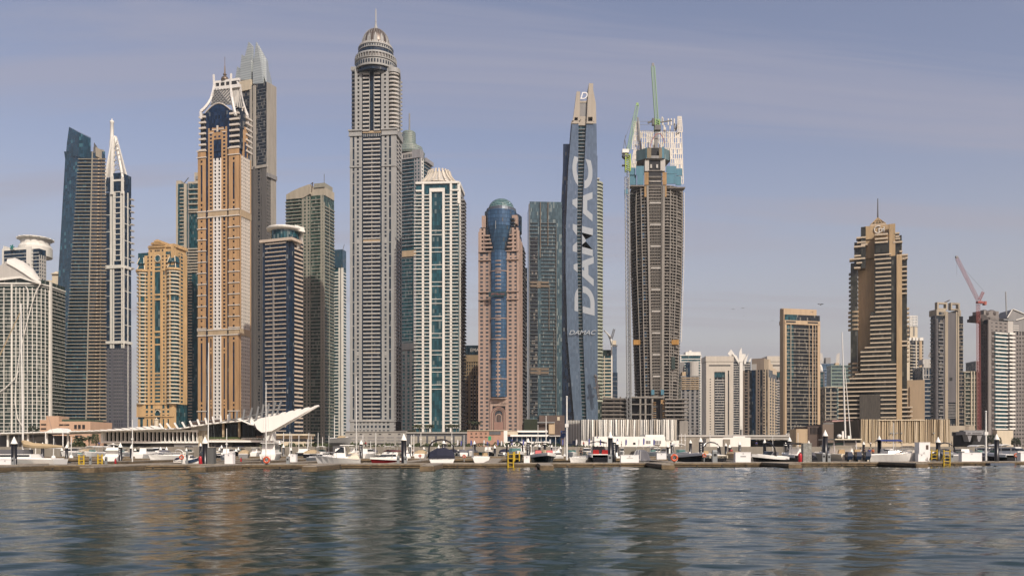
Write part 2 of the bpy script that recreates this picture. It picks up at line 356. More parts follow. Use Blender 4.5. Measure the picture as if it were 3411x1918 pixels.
# ---- white tower with a round crown ring
t = Tower('office_tower', 'white tower with blue ribbon windows and a flared round crown ring on its roof', 8, 130, 153, 850, 'R', -14)
zt = t.z(832); t.core(gblue, z1=zt)
m = dict(P=white, B=white, K=white); U = t.u
t.fac('F', 0, zt, 3.6, [('P',0,U(13)),('B',U(13),U(89),{'h':.5}),('P',U(89),U(105)),('W',U(105),U(110),{'n':1,'w':.6}),('B',U(110),t.W,{'h':.6})], m)
t.fac('R', 0, zt-6, 3.6, [('W',0,t.D,{'n':3,'w':.55})], dict(P=lgrey))  # right side greyer than the front: its shade is put into the colour
cx, cy = U(74), 17.
t.ms('roof_drum', white, MB().lathe([(15.8,zt-4),(15.8,t.z(814)),(15.2,t.z(811)),(14.5,t.z(806)),(13.6,t.z(806)),(13.6,t.z(790)),(13,t.z(788))], 32, cx, cy))
t.ms('crown_ring', white, MB().lathe([(13.4,t.z(790)),(16.6,t.z(786.5)),(16.8,t.z(783)),(15.,t.z(781)),(10,t.z(784))], 32, cx, cy))
for i in range(16):
    a = 2*math.pi*(i+.3)/16; t.ms('crown_scallop', offw, MB().ball((cx+16.2*math.cos(a), cy+16.2*math.sin(a), t.z(785)), 1.7, 1.7, .9, 8, 5))
t.bx('roof_unit', white, cx-2, cx+2, cy-2, cy+2, t.z(781), t.z(774)); t.bx('parapet', white, 0, U(105), -.4, .4, zt, t.z(824))
t.bx('roof_fin', offw, 1, 2, 0, 10, zt, t.z(815)); g_ = paint('green_logo', (.02,.25,.22), .5)
lg = MB()
for a in range(5): lg.beam((U(47),-2.6,t.z(824)), (U(47)+2.6*math.cos(a*1.2),-2.6,t.z(824)+2.6*math.sin(a*1.2)), .9)
t.ms('palm_emblem', g_, lg); t.done()

# ---- beige block glimpsed between the two
t = Tower('residential_tower', 'narrow beige tower glimpsed between the round crowned tower and the tapering glass tower', 146, 196, None, 980, 'R', 0, 25)
zt = t.z(948); t.core(gdark, z1=zt)
t.fac('F', t.z(1070), zt-10, 3.6, [('B',0,t.W,{'h':1.3,'m':tan_})], dict(B=tan_, P=tan_))
t.bx('attic', tan_, 0, t.W, -.5, .2, zt-10, zt); t.bx('roof_block', cream, t.u(153), t.u(172), 1, 14, zt, t.z(933)); t.bx('roof_block', cream, t.u(170), t.u(190), 2, 14, zt, t.z(912))
t.ms('roof', cream, MB().loft([[(t.u(167),0,t.z(912)),(t.u(193),0,t.z(912)),(t.u(193),16,t.z(912)),(t.u(167),16,t.z(912))],[(t.u(179),6,t.z(900)),(t.u(181),6,t.z(900)),(t.u(181),8,t.z(900)),(t.u(179),8,t.z(900))]]))
t.fac('F', 0, t.z(1072), 3.6, [('P',0,t.u(153)),('P',t.u(166),t.u(170))], dict(P=tan_)); t.done()

# ---- tapering blue glass tower with balcony faces
t = Tower('residential_tower', 'tapering tower with a blue glass blade rising above stacked balconies, second from the left', 172, 287, 350, 800, 'R', -8)
sbt = paint('side_balcony_tan', (.42,.34,.245), .75, .14); olv = paint('olive_beige_render', (.36,.335,.27), .75, .14)
def wp(px, py, Y): q = P(px, py, Y); d = Vector((q.x,q.y))-t.L; return Vector((d.dot(t.uv), d.dot(t.vv), q.z-GZ))
def lerp(a, b, f): return a+(b-a)*f
def edge(tab, py):
    for (p0, x0), (p1, x1) in zip(tab, tab[1:]):
        if py <= p1: return lerp(x0, x1, (py-p0)/(p1-p0))
    return tab[-1][1]
EA = [(440,228),(497,212),(530,217),(900,195),(1380,172),(1500,168)]; EB = [(440,270),(520,264),(1380,208),(1500,202)]
EC = [(440,310),(495,308),(1380,287),(1500,284)]; ED = [(440,348),(500,350),(1420,352),(1500,352)]
def ring(py): return [wp(edge(EA,py),py,815), wp(edge(EB,py),py,801), wp(edge(EC,py),py,796), wp(edge(ED,py),py,822), wp(edge(ED,py),py,836), wp(edge(EA,py),py,836)]
pys = [1495,1380,1100,900,700,530,505]
goh = glass('sea_blue_glass', (.03,.085,.13), 1.7, 3.26, curtain=.05, var=.35, ccol=(.08,.22,.27))
t.ms('glazing', goh, MB().loft([ring(p) for p in pys]))
tp = [wp(222,475,815), wp(265,520,801), wp(302,528,799), wp(310,530,822), wp(222,530,836)]
t.ms('glass_blade', goh, MB().loft([[wp(219,520,814),wp(262,522,800.4),wp(302,530,797),wp(305,530,820),wp(225,525,836)],[wp(223,475,814),wp(262,470,800.4),wp(302,500,797),wp(305,498,820),wp(226,470,836)],[wp(230,423,814),wp(262,441,801),wp(302,461,798),wp(304,458,818),wp(234,424,834)]]))
npy = 1495
fpx = 11.6; k = 0
while npy > 522:
    b, c, d = wp(edge(EB,npy),npy,801), wp(edge(EC,npy),npy,796), wp(edge(ED,npy),npy,822)
    hB = .58; n1 = Vector((c-b).yx.to_3d() if False else ((c-b).y, -(c-b).x, 0)).normalized(); n2 = Vector(((d-c).y, -(d-c).x, 0)).normalized()
    mb = MB(); q = [b+n1*1.5, c+n1*1.5, c-n1*.2, b-n1*.2]; mb.loft([q, [v+Vector((0,0,hB)) for v in q]]); t.ms('balcony', olv, mb)
    mb = MB(); c2 = c+n1*.3; dn = (d-c)
    seg = [c2+n2*1.1, c+dn*.36+n2*1.1, c+dn*.38+n2*2.3, c+dn*.62+n2*2.3, c+dn*.64+n2*1.1, d+n2*1.1, d-n2*.2, c2-n2*.2]
    mb.loft([seg, [v+Vector((0,0,1.3)) for v in seg]]); t.ms('side_balcony', sbt, mb)
    npy -= fpx
b0, b1 = wp(edge(EC,1495),1495,795), wp(edge(EC,505),505,795)
t.ms('corner_pier', olv, MB().beam(b0, b1, .8)); 
for f in (.66,):
    a0 = wp(edge(EC,1495),1495,796).lerp(wp(edge(ED,1495),1495,822), f); a1 = wp(edge(EC,505),505,796).lerp(wp(edge(ED,505),505,822), f)
    t.ms('side_pier', olv, MB().beam(a0+Vector((1.2,-1,0)), a1+Vector((1.2,-1,0)), .7))
t.ms('roof_fin', mgrey, MB().loft([[wp(311,510,797),wp(330,508,810),wp(331,508,814),wp(311,510,801)],[wp(313,474,797),wp(322,488,806),wp(323,488,808),wp(313,474,800)]]))
t.bx('roof_box', beige, t.u(302), t.u(312), 4, 12, t.z(520), t.z(490)); t.ms('roof_box', beige, MB().loft([[wp(331,520,812),wp(350,520,822),wp(350,520,834),wp(331,520,834)],[wp(331,497,812),wp(347,500,822),wp(347,500,834),wp(331,497,834)]]))
t.done()

# ---- white framed tower with tapering open crown and mast
t = Tower('residential_tower', 'blue glass tower with white frame, tapering open crown and white mast', 340, 413, 437, 870, 'R', -12)
U, Z = t.u, t.z; zs = Z(640); t.core(gblue, z1=zs); m = dict(P=white, B=white, K=white)
t.fac('F', Z(885), zs, 17.5, [('B',0,U(371),{'h':.8}),], m); t.fac('F', Z(1395), Z(1150), 3.7, [('B',0,t.W,{'h':1.3,'m':mgrey})], dict(B=mgrey))
bgr = paint('dusky_blue_grey', (.13,.13,.15), .6, .12); t.fac('F', 0, Z(1160), 3.7, [('W',0,U(372),{'n':3,'w':.5,'h':1.7}),('P',U(372),U(376)),('N',U(378),t.W,{'n':6,'w':.5}),('B',U(378),t.W,{'h':1.3})], dict(P=bgr,B=bgr))
for a in (346,371,379,407,413): t.fbox('pier', white, 'F', U(a)-.6-.5*(a==371), U(a)+.6+.5*(a==371), Z(1160), zs, .9)
nfl = 14
for k in range(14):
    z0 = Z(870-k*17.5); t.fbox('balcony', white, 'F', U(380), U(406), z0, z0+.9, .7)
    for a in (383.5,403): t.fbox('window_frame', white, 'F', U(a)-.55, U(a)+.55, z0+.9, z0+5.4, .6)
t.fbox('pier', white, 'F', U(370), U(410), Z(890), Z(884), 1.4)
for zz in (895,1145): t.fbox('belt', white, 'F', 0, t.W, Z(zz), Z(zz-9), 1.5); t.fbox('belt', white, 'R', 0, t.D, Z(zz), Z(zz-9), 1.5)
t.fac('F', Z(1140), Z(898), 4.0, [('B',U(378),U(412),{'h':1.2,'m':lgrey}),('B',0,U(370),{'h':.5,'st':4})], dict(B=white))
t.fac('R', Z(1140), zs, 17.5, [('B',0,t.D,{'h':.8})], m); t.fbox('pier', white, 'R', t.D*.45, t.D*.55, 0, zs, .6); t.fac('R', 0, Z(1150), 3.7, [('W',0,t.D,{'n':4})], dict(P=bgr))
for k in range(12): t.bx('side_balcony', lgrey, t.W+.5, t.W+3.0, t.D*.8, t.D+1.5, Z(660+k*21), Z(656+k*21))
t.fbox('belt', white, 'F', U(371), U(408), Z(606), Z(600), 1.2); t.core(gblue, U(371), U(408), -.6, 14, zs, Z(578), 'glazing')
apx = t.p(384, 470, 13)
for (a, b, w) in ((348,610,1.6),(374,592,2.6),(408,592,2.0),(430,622,1.8)):
    q = t.p(a, b, -1.0 if a < 420 else 16); t.ms('crown_rib', white, MB().beam(q, t.p(380+ (a-385)*.12, 455, 12), w))
    t.ms('crown_rib', white, MB().beam(t.p(a,b,-1 if a < 420 else 16), (q.x, q.y, zs-3), w))
t.ms('crown_panel', lgrey, MB().loft([[t.p(349,592,2),t.p(370,590,0),t.p(368,590,20),t.p(352,590,20)],[t.p(372,505,9),t.p(376,505,9),t.p(376,505,14),t.p(373,505,14)]]))
t.ms('crown_panel', lgrey, MB().loft([[t.p(411,600,0),t.p(428,622,12),t.p(428,622,22),t.p(411,600,20)],[t.p(392,480,10),t.p(395,490,12),t.p(395,490,15),t.p(392,480,14)]]))
for k in range(6): t.ms('crown_strut', lgrey, MB().beam(t.p(379+k*.6,570-k*16,2+k), t.p(404-k*2.6,562-k*16,2+k), .6).beam(t.p(379+k*.6,570-k*16,2+k), t.p(403-k*2.6,546-k*16,3+k), .45))
t.ms('glazing', gblue, MB().loft([[t.p(346,640,0),t.p(371,640,-.3),t.p(371,640,20),t.p(346,640,20)],[t.p(349,592,3),t.p(371,592,0.2),t.p(371,592,20),t.p(350,592,20)]]))
t.ms('glazing', gblue, MB().loft([[t.p(410,640,0),t.p(437,640,15),t.p(437,640,26),t.p(410,640,26)],[t.p(410,597,0.4),t.p(429,625,13),t.p(429,625,24),t.p(410,597,24)]]))
q = t.p(373,470,12); t.ms('mast', white, MB().lathe([(2.6,Z(580,0)),(2.4,Z(455)),(1.9,Z(450)),(1.6,Z(395)),(2.2,Z(392)),(2.0,Z(386)),(.6,Z(384)),(.3,Z(378))], 10, q.x, q.y), True)
t.done()

# ---- golden stone tower
t = Tower('residential_tower', 'golden stone tower with stepped pediment roof, round window and curved corner balconies', 460, 578, 622, 700, 'R', -14)
U, Z = t.u, t.z; za = Z(903); t.core(gteal, z1=Z(840)); m = dict(P=gold, B=gold, K=gold)
t.bx('glazing', gdark, 0, 0.01, 0.2, .21, 0, .1)
zb = Z(1345); fh = 3.12
t.fac('F', zb, za, fh, [('W',U(482),U(512),{'n':2,'w':.46,'h':1.35}),('P',U(512),U(516),{'out':.9}),('P',U(536),U(540),{'out':.9}),('W',U(540),U(566),{'n':2,'w':.42,'h':1.5})], m)
t.fac('F', zb, Z(1225), fh, [('B',U(516),U(536),{'h':1.5})], m); t.fac('F', Z(1150), Z(1100), fh, [('B',U(516),U(536),{'h':1.5,'st':2})], m)
for py in (1108,1000,985): t.fbox('panel', gold, 'F', U(515.5), U(536.5), Z(py), Z(py-6), .8)
t.fac('F', Z(905), Z(878), fh, [('B',U(516),U(536),{'h':1.3})], m)
# upper centre block with oculus
t.bx('upper_wall', gold, U(496), U(516), -.6, 3, za, Z(826)); t.bx('upper_wall', gold, U(536), U(552), -.6, 3, za, Z(826)); t.bx('upper_wall', gold, U(516), U(536), -.6, 3, Z(848), Z(826)); t.bx('upper_wall', gold, U(482), U(496), -.4, 3, za, Z(850)); t.bx('upper_wall', gold, U(552), U(566), -.4, 3, za, Z(850))
t.bx('upper_wall', gold, U(552), t.W, .6, t.D-1, Z(905), Z(822)); t.bx('upper_wall', gold, U(474), U(500), 8, 30, za, Z(836))
q = t.p(525.5,861,-1.0); oc = MB(); oc.add([Vector((q.x+2.6*math.cos(i*math.pi/12), q.y, q.z+2.6*math.sin(i*math.pi/12))) for i in range(24)], [tuple(range(24))]); t.ms('round_window', gteal, oc)
oc = MB(); oc.tube([(q.x+2.8*math.cos(i*math.pi/12), q.y, q.z+2.8*math.sin(i*math.pi/12)) for i in range(25)], .38, 6); t.ms('round_window_surround', cream, oc); t.bx('upper_wall', gold, U(516), U(536), -.5, 2, Z(877), Z(848))
for px in (505,519,525,531,543): t.fbox('window', gdark, 'F', U(px)-.6, U(px)+.6, Z(839), Z(833), .7)
for pr in (856,868,880,892):
    for px in (495,506,544,556): t.fbox('window', gdark, 'F', U(px)-.65, U(px)+.65, Z(pr+3), Z(pr-3), .65)
# cornices and stepped pediment
for a, b, py, h, o in ((496,553,826,4,1.6),(499,550,821,2,2.0),(504,545,815,4,1.0),(508,541,811,3,1.4),(514,535,806,4,.8),(519,528,802,3,.6)): t.bx('cornice', gold, U(a), U(b), -o, 12, Z(py), Z(py-h))
t.bx('cornice', gold, U(552), t.W+1.2, -.4, t.D, Z(826), Z(819)); t.bx('cornice', gold, U(553), t.W+.6, .4, t.D, Z(819), Z(815)); t.bx('cornice', gold, U(472), U(500), 7, 24, Z(836), Z(831)); t.bx('cornice', gold, U(478), U(496), 8, 22, Z(831), Z(817)); t.bx('cornice', gold, U(476), U(498), 7.5, 23, Z(826), Z(823))
t.bx('finial', cream, U(521), U(526), 3, 6, Z(802), Z(799))
# curved corner balconies
for cpx, r in ((472,5.6),(574,6.2)):
    cx = U(cpx); z = zb; k = 0
    while z < Z(900) - 1:
        if not (Z(1000) < z+.5 < Z(984)) and not (Z(1342) < z < Z(1335)): t.curved('balcony', cream, cx, 2.2, r-.3, 180, 360, z, 1.1)
        z += fh; k += 1
    t.curved('balcony_cap', gold, cx, 2.2, r+.5, 180, 360, Z(903), 1.6)
    t.ms('bay_glazing', gteal, MB().prism(arc(cx, 2.2, r-1.5, r-1.5, 180, 360, 8), zb, Z(905)))
    t.ms('bay_pier', gold, MB().box(cx-.4, cx+.4, 2.2-r+.4, 2.2-r+1.6, zb, Z(905)))
    for py0, py1 in ((902,880),(877,856)):
        w = r*.75 if py0 == 902 else r*.62; ww = w*.6
        t.ms('roof_lantern', gteal, MB().loft([[(cx-w,-1.6,Z(py0)),(cx+w,-1.6,Z(py0)),(cx+w,5,Z(py0)),(cx-w,5,Z(py0))],[(cx-ww,0,Z(py1)),(cx+ww,0,Z(py1)),(cx+ww,5,Z(py1)),(cx-ww,5,Z(py1))]]))
        for sx in (-1,1): t.ms('lantern_rib', cream, MB().beam((cx+sx*w,-1.7,Z(py0)), (cx+sx*ww,-.1,Z(py1)), .6))
t.bx('side_wall', gold, t.W-2.2, t.W+.7, -.5, 2.6, 0, Z(822))
t.fac('R', zb, Z(840), fh, [('P',2.6,6),('B',6,9,{'h':1.5}),('P',9,t.D*.45),('B',t.D*.45,t.D*.7,{'h':1.5}),('P',t.D*.7,t.D)], m)
# base
t.fac('F', Z(1395), zb, 3.6, [('W',U(482),U(514),{'n':2,'w':.5,'h':1.6}),('W',U(537),U(569),{'n':2,'w':.5,'h':1.6}),('P',U(514),U(516.5)),('P',U(534.5),U(537))], m)
t.fbox('panel', gold, 'F', U(516), U(535), Z(1362), zb, .5); t.fac('F', 0, Z(1395), 30, [('W',0,U(484),{'n':1,'w':.4}),('W',U(484),U(514),{'n':2,'w':.35}),('P',U(514),U(518)),('P',U(533),U(537)),('W',U(537),U(569),{'n':2,'w':.35}),('W',U(569),t.W,{'n':1,'w':.35})], m)
t.bx('belt', gold, -1.0, t.W+1, -1.2, .2, Z(1388), Z(1384)); t.bx('belt', gold, -.8, t.W+1, -1.0, .2, Z(1347), Z(1344))
t.bx('corner_block', gold, -.8, U(484), -.9, .1, Z(1384), Z(1347)); t.bx('corner_block', gold, U(566), t.W+.8, -.9, .1, Z(1384), Z(1347))
q = t.p(525.5,1375,-.7); ar = MB(); ar.tube([(q.x+2.5*math.cos(i*math.pi/10), -.9, q.z+2.5*math.sin(i*math.pi/10)) for i in range(11)], .4, 6); t.ms('arch', cream, ar); t.ms('fountain', cream, MB().lathe([(1.8,0),(1.8,Z(1400)),(2.3,Z(1398)),(.6,Z(1394)),(.3,Z(1390))], 12, q.x, -2.5))
t.done()

# ---- beige and glass tower behind
t = Tower('residential_tower', 'beige and dark glass tower with stepped roof partly hidden behind the orange tower', 587, 662, None, 960, 'R', -6, 40)
U, Z = t.u, t.z; t.core(gteal, z1=Z(612)); m = dict(P=beige, B=beige, K=beige); zt = Z(612)
t.fac('F', Z(880), zt, 4.1, [('P',0,U(593)),('K',U(600),U(613),{'h':1.4}),('P',U(613),U(622)),('P',U(626),U(630),{'m':mgrey})], m)
for py in (634,650,666,683,702,710): t.fbox('balcony', beige, 'F', U(630), U(661), Z(py), Z(py-4), 1.6)
t.bx('roof_block', beige, 0, U(603), 0, 14, zt, Z(601)); t.bx('roof_block', beige, U(622), U(640), 2, 14, zt, Z(604)); t.bx('roof_block', beige, U(640), t.W, 0, 20, Z(616), Z(606)); t.bx('roof_block', beige, U(642), t.W, 4, 20, Z(606), Z(572)); t.bx('roof_block', mgrey, U(648), U(655), 3, 4, Z(596), Z(585))
t.ms('roof_crane', steel, MB().beam(t.p(612,612,3), t.p(628,592,3), .8))
for k in range(9): t.fbox('balcony', beige, 'F', U(626), U(661), Z(832+k*9.5), Z(828+k*9.5), 1.4)
t.fac('F', 0, Z(880), 3.4, [('P',0,U(600)),('K',U(628),U(640),{'h':1.3})], m); t.done()

# ---- orange tower with lantern roof (tallest on the left)
t = Tower('residential_tower', 'tall orange and white tower with blue glass top, white curved lantern roof and finial', 660, 797, 835, 780, 'R', -15)
U, Z = t.u, t.z; W_, D_ = t.W, t.D; fh = 3.42; trim = paint('pale_trim', (.68,.62,.54), .6, .08); whit2 = paint('bright_white_render', (.78,.76,.72), .6, .06)
gnavy = glass('navy_glass', (.010,.030,.075), 1.7, 3.42, metal=.2, curtain=.02, mull=.05)
t.core(gnavy, 0.6, W_-.6, 0.6, D_-.6, 0, Z(505)); m = dict(P=orange, B=orange, K=trim)
B1, B2, ZT = (Z(1118), Z(1096)), (Z(724), Z(700)), Z(520)
def midz(z0, z1, **k): return t.fac('F', z0, z1, fh, [('W',U(694),U(712),{'n':1,'w':.34,'h':1.9}),('W',U(738),U(757),{'n':1,'w':.34,'h':1.9})], m)
for z0, z1 in ((0,B1[0]),(B1[1],B2[0]),(B2[1],ZT)):
    top = z1 if z1 < ZT-1 else Z(425)
    if z0 > 1: t.fac('F', z0, top, fh, [('W',U(694),U(712),{'n':1,'w':.42,'h':1.6}),('W',U(738),U(757),{'n':1,'w':.42,'h':1.6})], m)
    else:
        t.fac('F', z0, z1, 200, [('W',U(694),U(712),{'n':1,'w':.28,'h':.1}),('W',U(738),U(757),{'n':1,'w':.28,'h':.1})], m)
        for py in (1120,1158,1170,1330,1340,1352):
            for a, b in ((694,712),(738,757)): t.fbox('spandrel', orange, 'F', U(a)+.1, U(b)-.1, Z(py+7), Z(py), .38)
    t.fac('F', z0, min(z1, Z(528)), fh, [('W',U(712),U(738),{'n':2,'w':.5,'h':1.55,'m':whit2,'out':.9})], dict(P=whit2))
# corner piers with tall strip windows and white sills
for a, b in ((660,686),(763,797)):
    c_ = (a+b)/2-1
    for z0, z1 in ((0,ZT),):
        t.fbox('pier', orange, 'F', U(a), U(c_-3.3), z0, z1, .5); t.fbox('pier', orange, 'F', U(c_+3.3), U(b), z0, z1, .5)
    py = 1080
    for k in range(10): t.fbox('spandrel', orange, 'F', U(c_-3.2), U(c_+3.2), Z(py-k*37+4), Z(py-k*37-10), .42); t.fbox('sill', trim, 'F', U(a)-.6, U(b)+.6, Z(py-k*37+14), Z(py-k*37+11), 1.1); t.fbox('spandrel', orange, 'F', U(c_-3.2), U(c_+3.2), Z(py-k*37-16), Z(py-k*37-20), .42)
    for py in (1345,1360,1125,1140,690,675,545,530,515): t.fbox('spandrel', orange, 'F', U(c_-3.2), U(c_+3.2), Z(py), Z(py-7), .42)
    for py in (1370,522,500): t.fbox('sill', trim, 'F', U(a)-.8, U(b)+.8, Z(py), Z(py-3), 1.2)
    t.fbox('pier_cap', orange, 'F', U(a), U(b), ZT, Z(502), .9); t.fbox('pier_cap', trim, 'F', U(a)-.6, U(b)+.6, Z(501), Z(497), 1.4)
for z0, z1 in (B1, B2):
    for a, b in ((660,686),(694,757),(763,797)): t.fbox('belt', tan_, 'F', U(a), U(b), z0, z1, .75); t.fbox('belt_trim', trim, 'F', U(a)-.5, U(b)+.5, z1-1.1, z1, 1.2); t.fbox('belt_trim', trim, 'F', U(a)-.5, U(b)+.5, z0, z0+1.0, 1.2)
# right face
v = lambda f: D_*f
for z0, z1 in ((0,B1[0]),(B1[1],B2[0]),(B2[1],ZT)):
    t.fac('R', z0, z1, fh, [('P',0.6,v(.12)),('W',v(.12),v(.3),{'n':1,'w':.4,'h':1.8,'m':trim}),('W',v(.32),v(.72),{'n':3,'w':.5,'h':1.7,'m':trim}),('W',v(.74),v(.92),{'n':1,'w':.4,'m':trim}),('P',v(.92),D_)], m)
    if z1 > 20 and z1 < ZT-1: t.fbox('belt', tan_, 'R', .6, D_, z1, z1+6.3, .8)
t.bx('gable_wall', orange, W_-.5, W_+.4, v(.3), v(.72), ZT, Z(432)); t.bx('gable_wall', orange, W_-.5, W_+.5, v(.4), v(.62), Z(432), Z(420)); t.fbox('window', gnavy, 'R', v(.42), v(.6), Z(520), Z(470), .6)
# stepped orange gable front, tall window
t.fbox('gable_wall', orange, 'F', U(698), U(753), Z(445), Z(434), .45); t.fbox('gable_wall', orange, 'F', U(708), U(746), Z(434), Z(426), .5); t.fbox('gable_wall', orange, 'F', U(712), U(738), Z(465), Z(445), .48); t.fbox('gable_trim', trim, 'F', U(723), U(728), Z(440), Z(419), .9)
for a, b, py in ((697,711,444),(741,755,444),(708,722,433),(730,747,433)): t.fbox('gable_trim', trim, 'F', U(a), U(b), Z(py), Z(py-2.5), .8)
for px in (718,732):
    for py in (438,456): t.fbox('window', gnavy, 'F', U(px)-1, U(px)+1, Z(py+3), Z(py-3), .7)
# blue upper body
x0, x1, y1 = U(686), U(768), D_-6
t.core(gnavy, x0, x1, -.2, y1, Z(505), Z(385)); pts = [(x0,Z(385)),(x1,Z(385))]+[(lerp(x1,x0,i/10), Z(385)+ (Z(346)-Z(385))*(1-(2*i/10-1)**2)**.5*1.0) for i in range(11)]
t.ms('glazing', gnavy, MB().ext([(x0,Z(386)),(x1,Z(386))]+[(lerp(x1,x0,i/12), Z(372)+(Z(347)-Z(372))*math.sin(math.pi*i/12)) for i in range(13)], -.19, 4))
t.ms('arch_trim', trim, MB().tube([(lerp(x1+.4,x0-.4,i/12), -.6, Z(372)+(Z(345)-Z(372))*math.sin(math.pi*i/12)) for i in range(13)], .55, 6))
xs = U(797)+1; t.core(gnavy, x1-.3, W_-1.5, 8, D_-8, Z(505), Z(378))
t.ms('glazing', gnavy, MB().loft([[(W_-4,8+i*(D_-16)/8,Z(378)+ (Z(352)-Z(378))*math.sin(math.pi*i/8)-k_) for i in range(9)]+[(W_-4,D_-8,Z(385)),(W_-4,8,Z(385))] if False else [(W_-4-k_,8,Z(385)),(W_-4-k_,D_-8,Z(385)),(W_-4-k_,D_*.5,Z(352))] for k_ in (0,6)]))
t.ms('arch_trim', trim, MB().tube([(W_-1.4, 6+(D_-12)*i/10, Z(378)+(Z(352)-Z(378))*math.sin(math.pi*i/10)) for i in range(11)], .6, 6))
for px0, px1 in ((665,687),(767,798)):
    t.core(gdark, U(px0)+.8, U(px1), .4, 10, Z(500), Z(372))
    for k in range(7): t.fbox('balcony', trim, 'F', U(px0), U(px1), Z(500-k*18.6), Z(494-k*18.6), 1.6, 0)
for k in range(7): t.bx('side_balcony', trim, W_-2, W_+1.4, D_-9, D_+1, Z(500-k*18.6), Z(494-k*18.6))
# lantern roof: white curved corner ribs, lattice infill, top frame
def rib(pts, w): mb = MB(); [mb.beam(pts[i], pts[i+1], w*(1-.04*i)) for i in range(len(pts)-1)]; t.ms('roof_rib', whit2, mb)
cvs = lambda A, B, top: [A.lerp(B, f)+Vector((0,0,0)) for f in (0,)]
def curve(pa, pb, pc, ptop, n=9):      # quadratic through corner, control, neck then the horn
    q = [(pa*(1-f)**2+pb*2*f*(1-f)+pc*f*f) for f in [i/n for i in range(n+1)]]; return q+[ptop]
yb = 22
FLp, FRp = t.p(669,372,-1), t.p(786,385,-1); BRp = t.p(824,385,D_-4)
nl, nr, nb = t.p(713,285,6), t.p(769,285,6), t.p(800,290,D_-12)
rib(curve(FLp, t.p(706,345,2), nl, t.p(712,249,6)), 2.2); rib(curve(FRp, t.p(772,350,2), nr, t.p(770,246,6)), 2.2); rib(curve(BRp, t.p(806,350,D_-8), nb, t.p(787,265,D_-12)), 2.2)
rib([FLp, Vector((FLp.x+.4,FLp.y,Z(392)))], 1.8); rib([BRp, Vector((BRp.x+.4,BRp.y,Z(410)))], 1.8); rib([FRp, Vector((FRp.x+.4,FRp.y,Z(388)))], 1.8)
lat = MB(); L0, R0, L1, R1 = t.p(699,350,1.5), t.p(772,350,1.5), t.p(716,288,6), t.p(767,288,6)
for i in range(-6, 7):
    for s_ in (1,-1):
        pts = []
        for j in range(9):
            f = j/8; xx = (i/6.0)+s_*f*.9
            if -0.02 <= xx <= 1.02: pts.append((L0.lerp(R0,xx)).lerp(L1.lerp(R1,xx), f))
        for q0, q1 in zip(pts, pts[1:]): lat.beam(q0, q1, .55)
t.ms('lattice', steel, lat); t.ms('lattice_backing', lgrey, MB().loft([[t.p(701,350,2.6),t.p(771,350,2.6),t.p(771,350,3.4),t.p(701,350,3.4)],[t.p(717,288,7),t.p(767,288,7),t.p(767,288,8),t.p(717,288,8)]]))
lat = MB(); A0, A1, B0_, B1_ = t.p(780,352,4), t.p(812,362,D_-8), t.p(772,290,8), t.p(797,292,D_-12)
for i in range(5): lat.beam(A0.lerp(A1,i/4), B0_.lerp(B1_,i/4), .6); lat.beam(A0.lerp(A1,i/4), B0_.lerp(B1_,max(0,i-1)/4), .5)
t.ms('lattice', steel, lat); t.ms('lattice_backing', lgrey, MB().loft([[A0+Vector((-1,0,0)),A1+Vector((-1,0,0)),A1+Vector((-3,0,0)),A0+Vector((-3,0,0))],[B0_+Vector((-1,0,0)),B1_+Vector((-1,0,0)),B1_+Vector((-3,0,0)),B0_+Vector((-3,0,0))]]))
xa, xb, ya, yb2 = nl.x-.5, nb.x+.5, 5.2, D_-11
t.bx('lantern_frame', whit2, xa, xb, ya, yb2, Z(290), Z(279)); t.bx('lantern_frame', whit2, xa+1, xb-1, ya+.6, yb2, Z(266), Z(258)); t.bx('lantern_frame', darkin, xa+3, xb-4, ya+2, yb2-2, Z(279), Z(266))
for px in (716,733,751,767): t.bx('lantern_post', whit2, U(px,6)-.7, U(px,6)+.7, ya+.3, ya+1.8, Z(279), Z(266))
q = t.p(749,262,D_*.42); t.ms('finial', paint('bronze_finial', (.20,.15,.11), .45, .2, metal=.5), MB().lathe([(3.6,Z(258)),(3.5,Z(254)),(3.2,Z(250)),(2.4,Z(246)),(1.0,Z(243)),(.9,Z(241)),(1.7,Z(239)),(1.6,Z(236)),(.8,Z(234)),(.7,Z(228)),(.5,Z(212)),(.25,Z(205)),(.2,Z(178))], 14, q.x, q.y), True)
t.done()

# ---- grey tower with crystal blade crown
t = Tower('residential_tower', 'tall grey tower topped by overlapping pale crystal shaped blades, right behind the orange tower', 786, 888, 918, 905, 'R', -24)
U, Z = t.u, t.z; W_, D_ = t.W, t.D; shard = glass('pale_crystal_cladding', (.52,.57,.56), 40, 2.6, metal=.25, rough=.3, var=.06, curtain=0, line=.22, mcol=(.22,.25,.26), mull=.01); ribc = paint('grey_stone_rib', (.40,.37,.32), .7, .12)
t.core(gdark, z1=Z(285)); m = dict(P=ribc, B=ribc, K=ribc); zb = Z(560); low = paint('shadowed_stone', (.125,.118,.11), .7, .12)
t.fac('F', zb, Z(290), 3.6, [('P',U(786),U(802)),('B',U(803),U(833),{'h':.35,'m':dgrey}),('P',U(834),U(840),{'out':1.2}),('P',U(846),U(853),{'out':1.6}),('B',U(855),U(885),{'h':.5,'m':steel})], m)
low = paint('shadowed_stone', (.125,.118,.11), .7, .12)  # lower storeys: the shadow of a neighbouring tower is put into this dark colour
t.fac('F', 0, zb, 3.6, [('P',U(786),U(800)),('W',U(800),U(870),{'n':5,'w':.5,'h':1.7,'m':low}),('P',U(834),U(839),{'out':1.3}),('P',U(846),U(852),{'out':1.6}),('P',U(872),t.W,{'m':low})], dict(P=low,B=low))
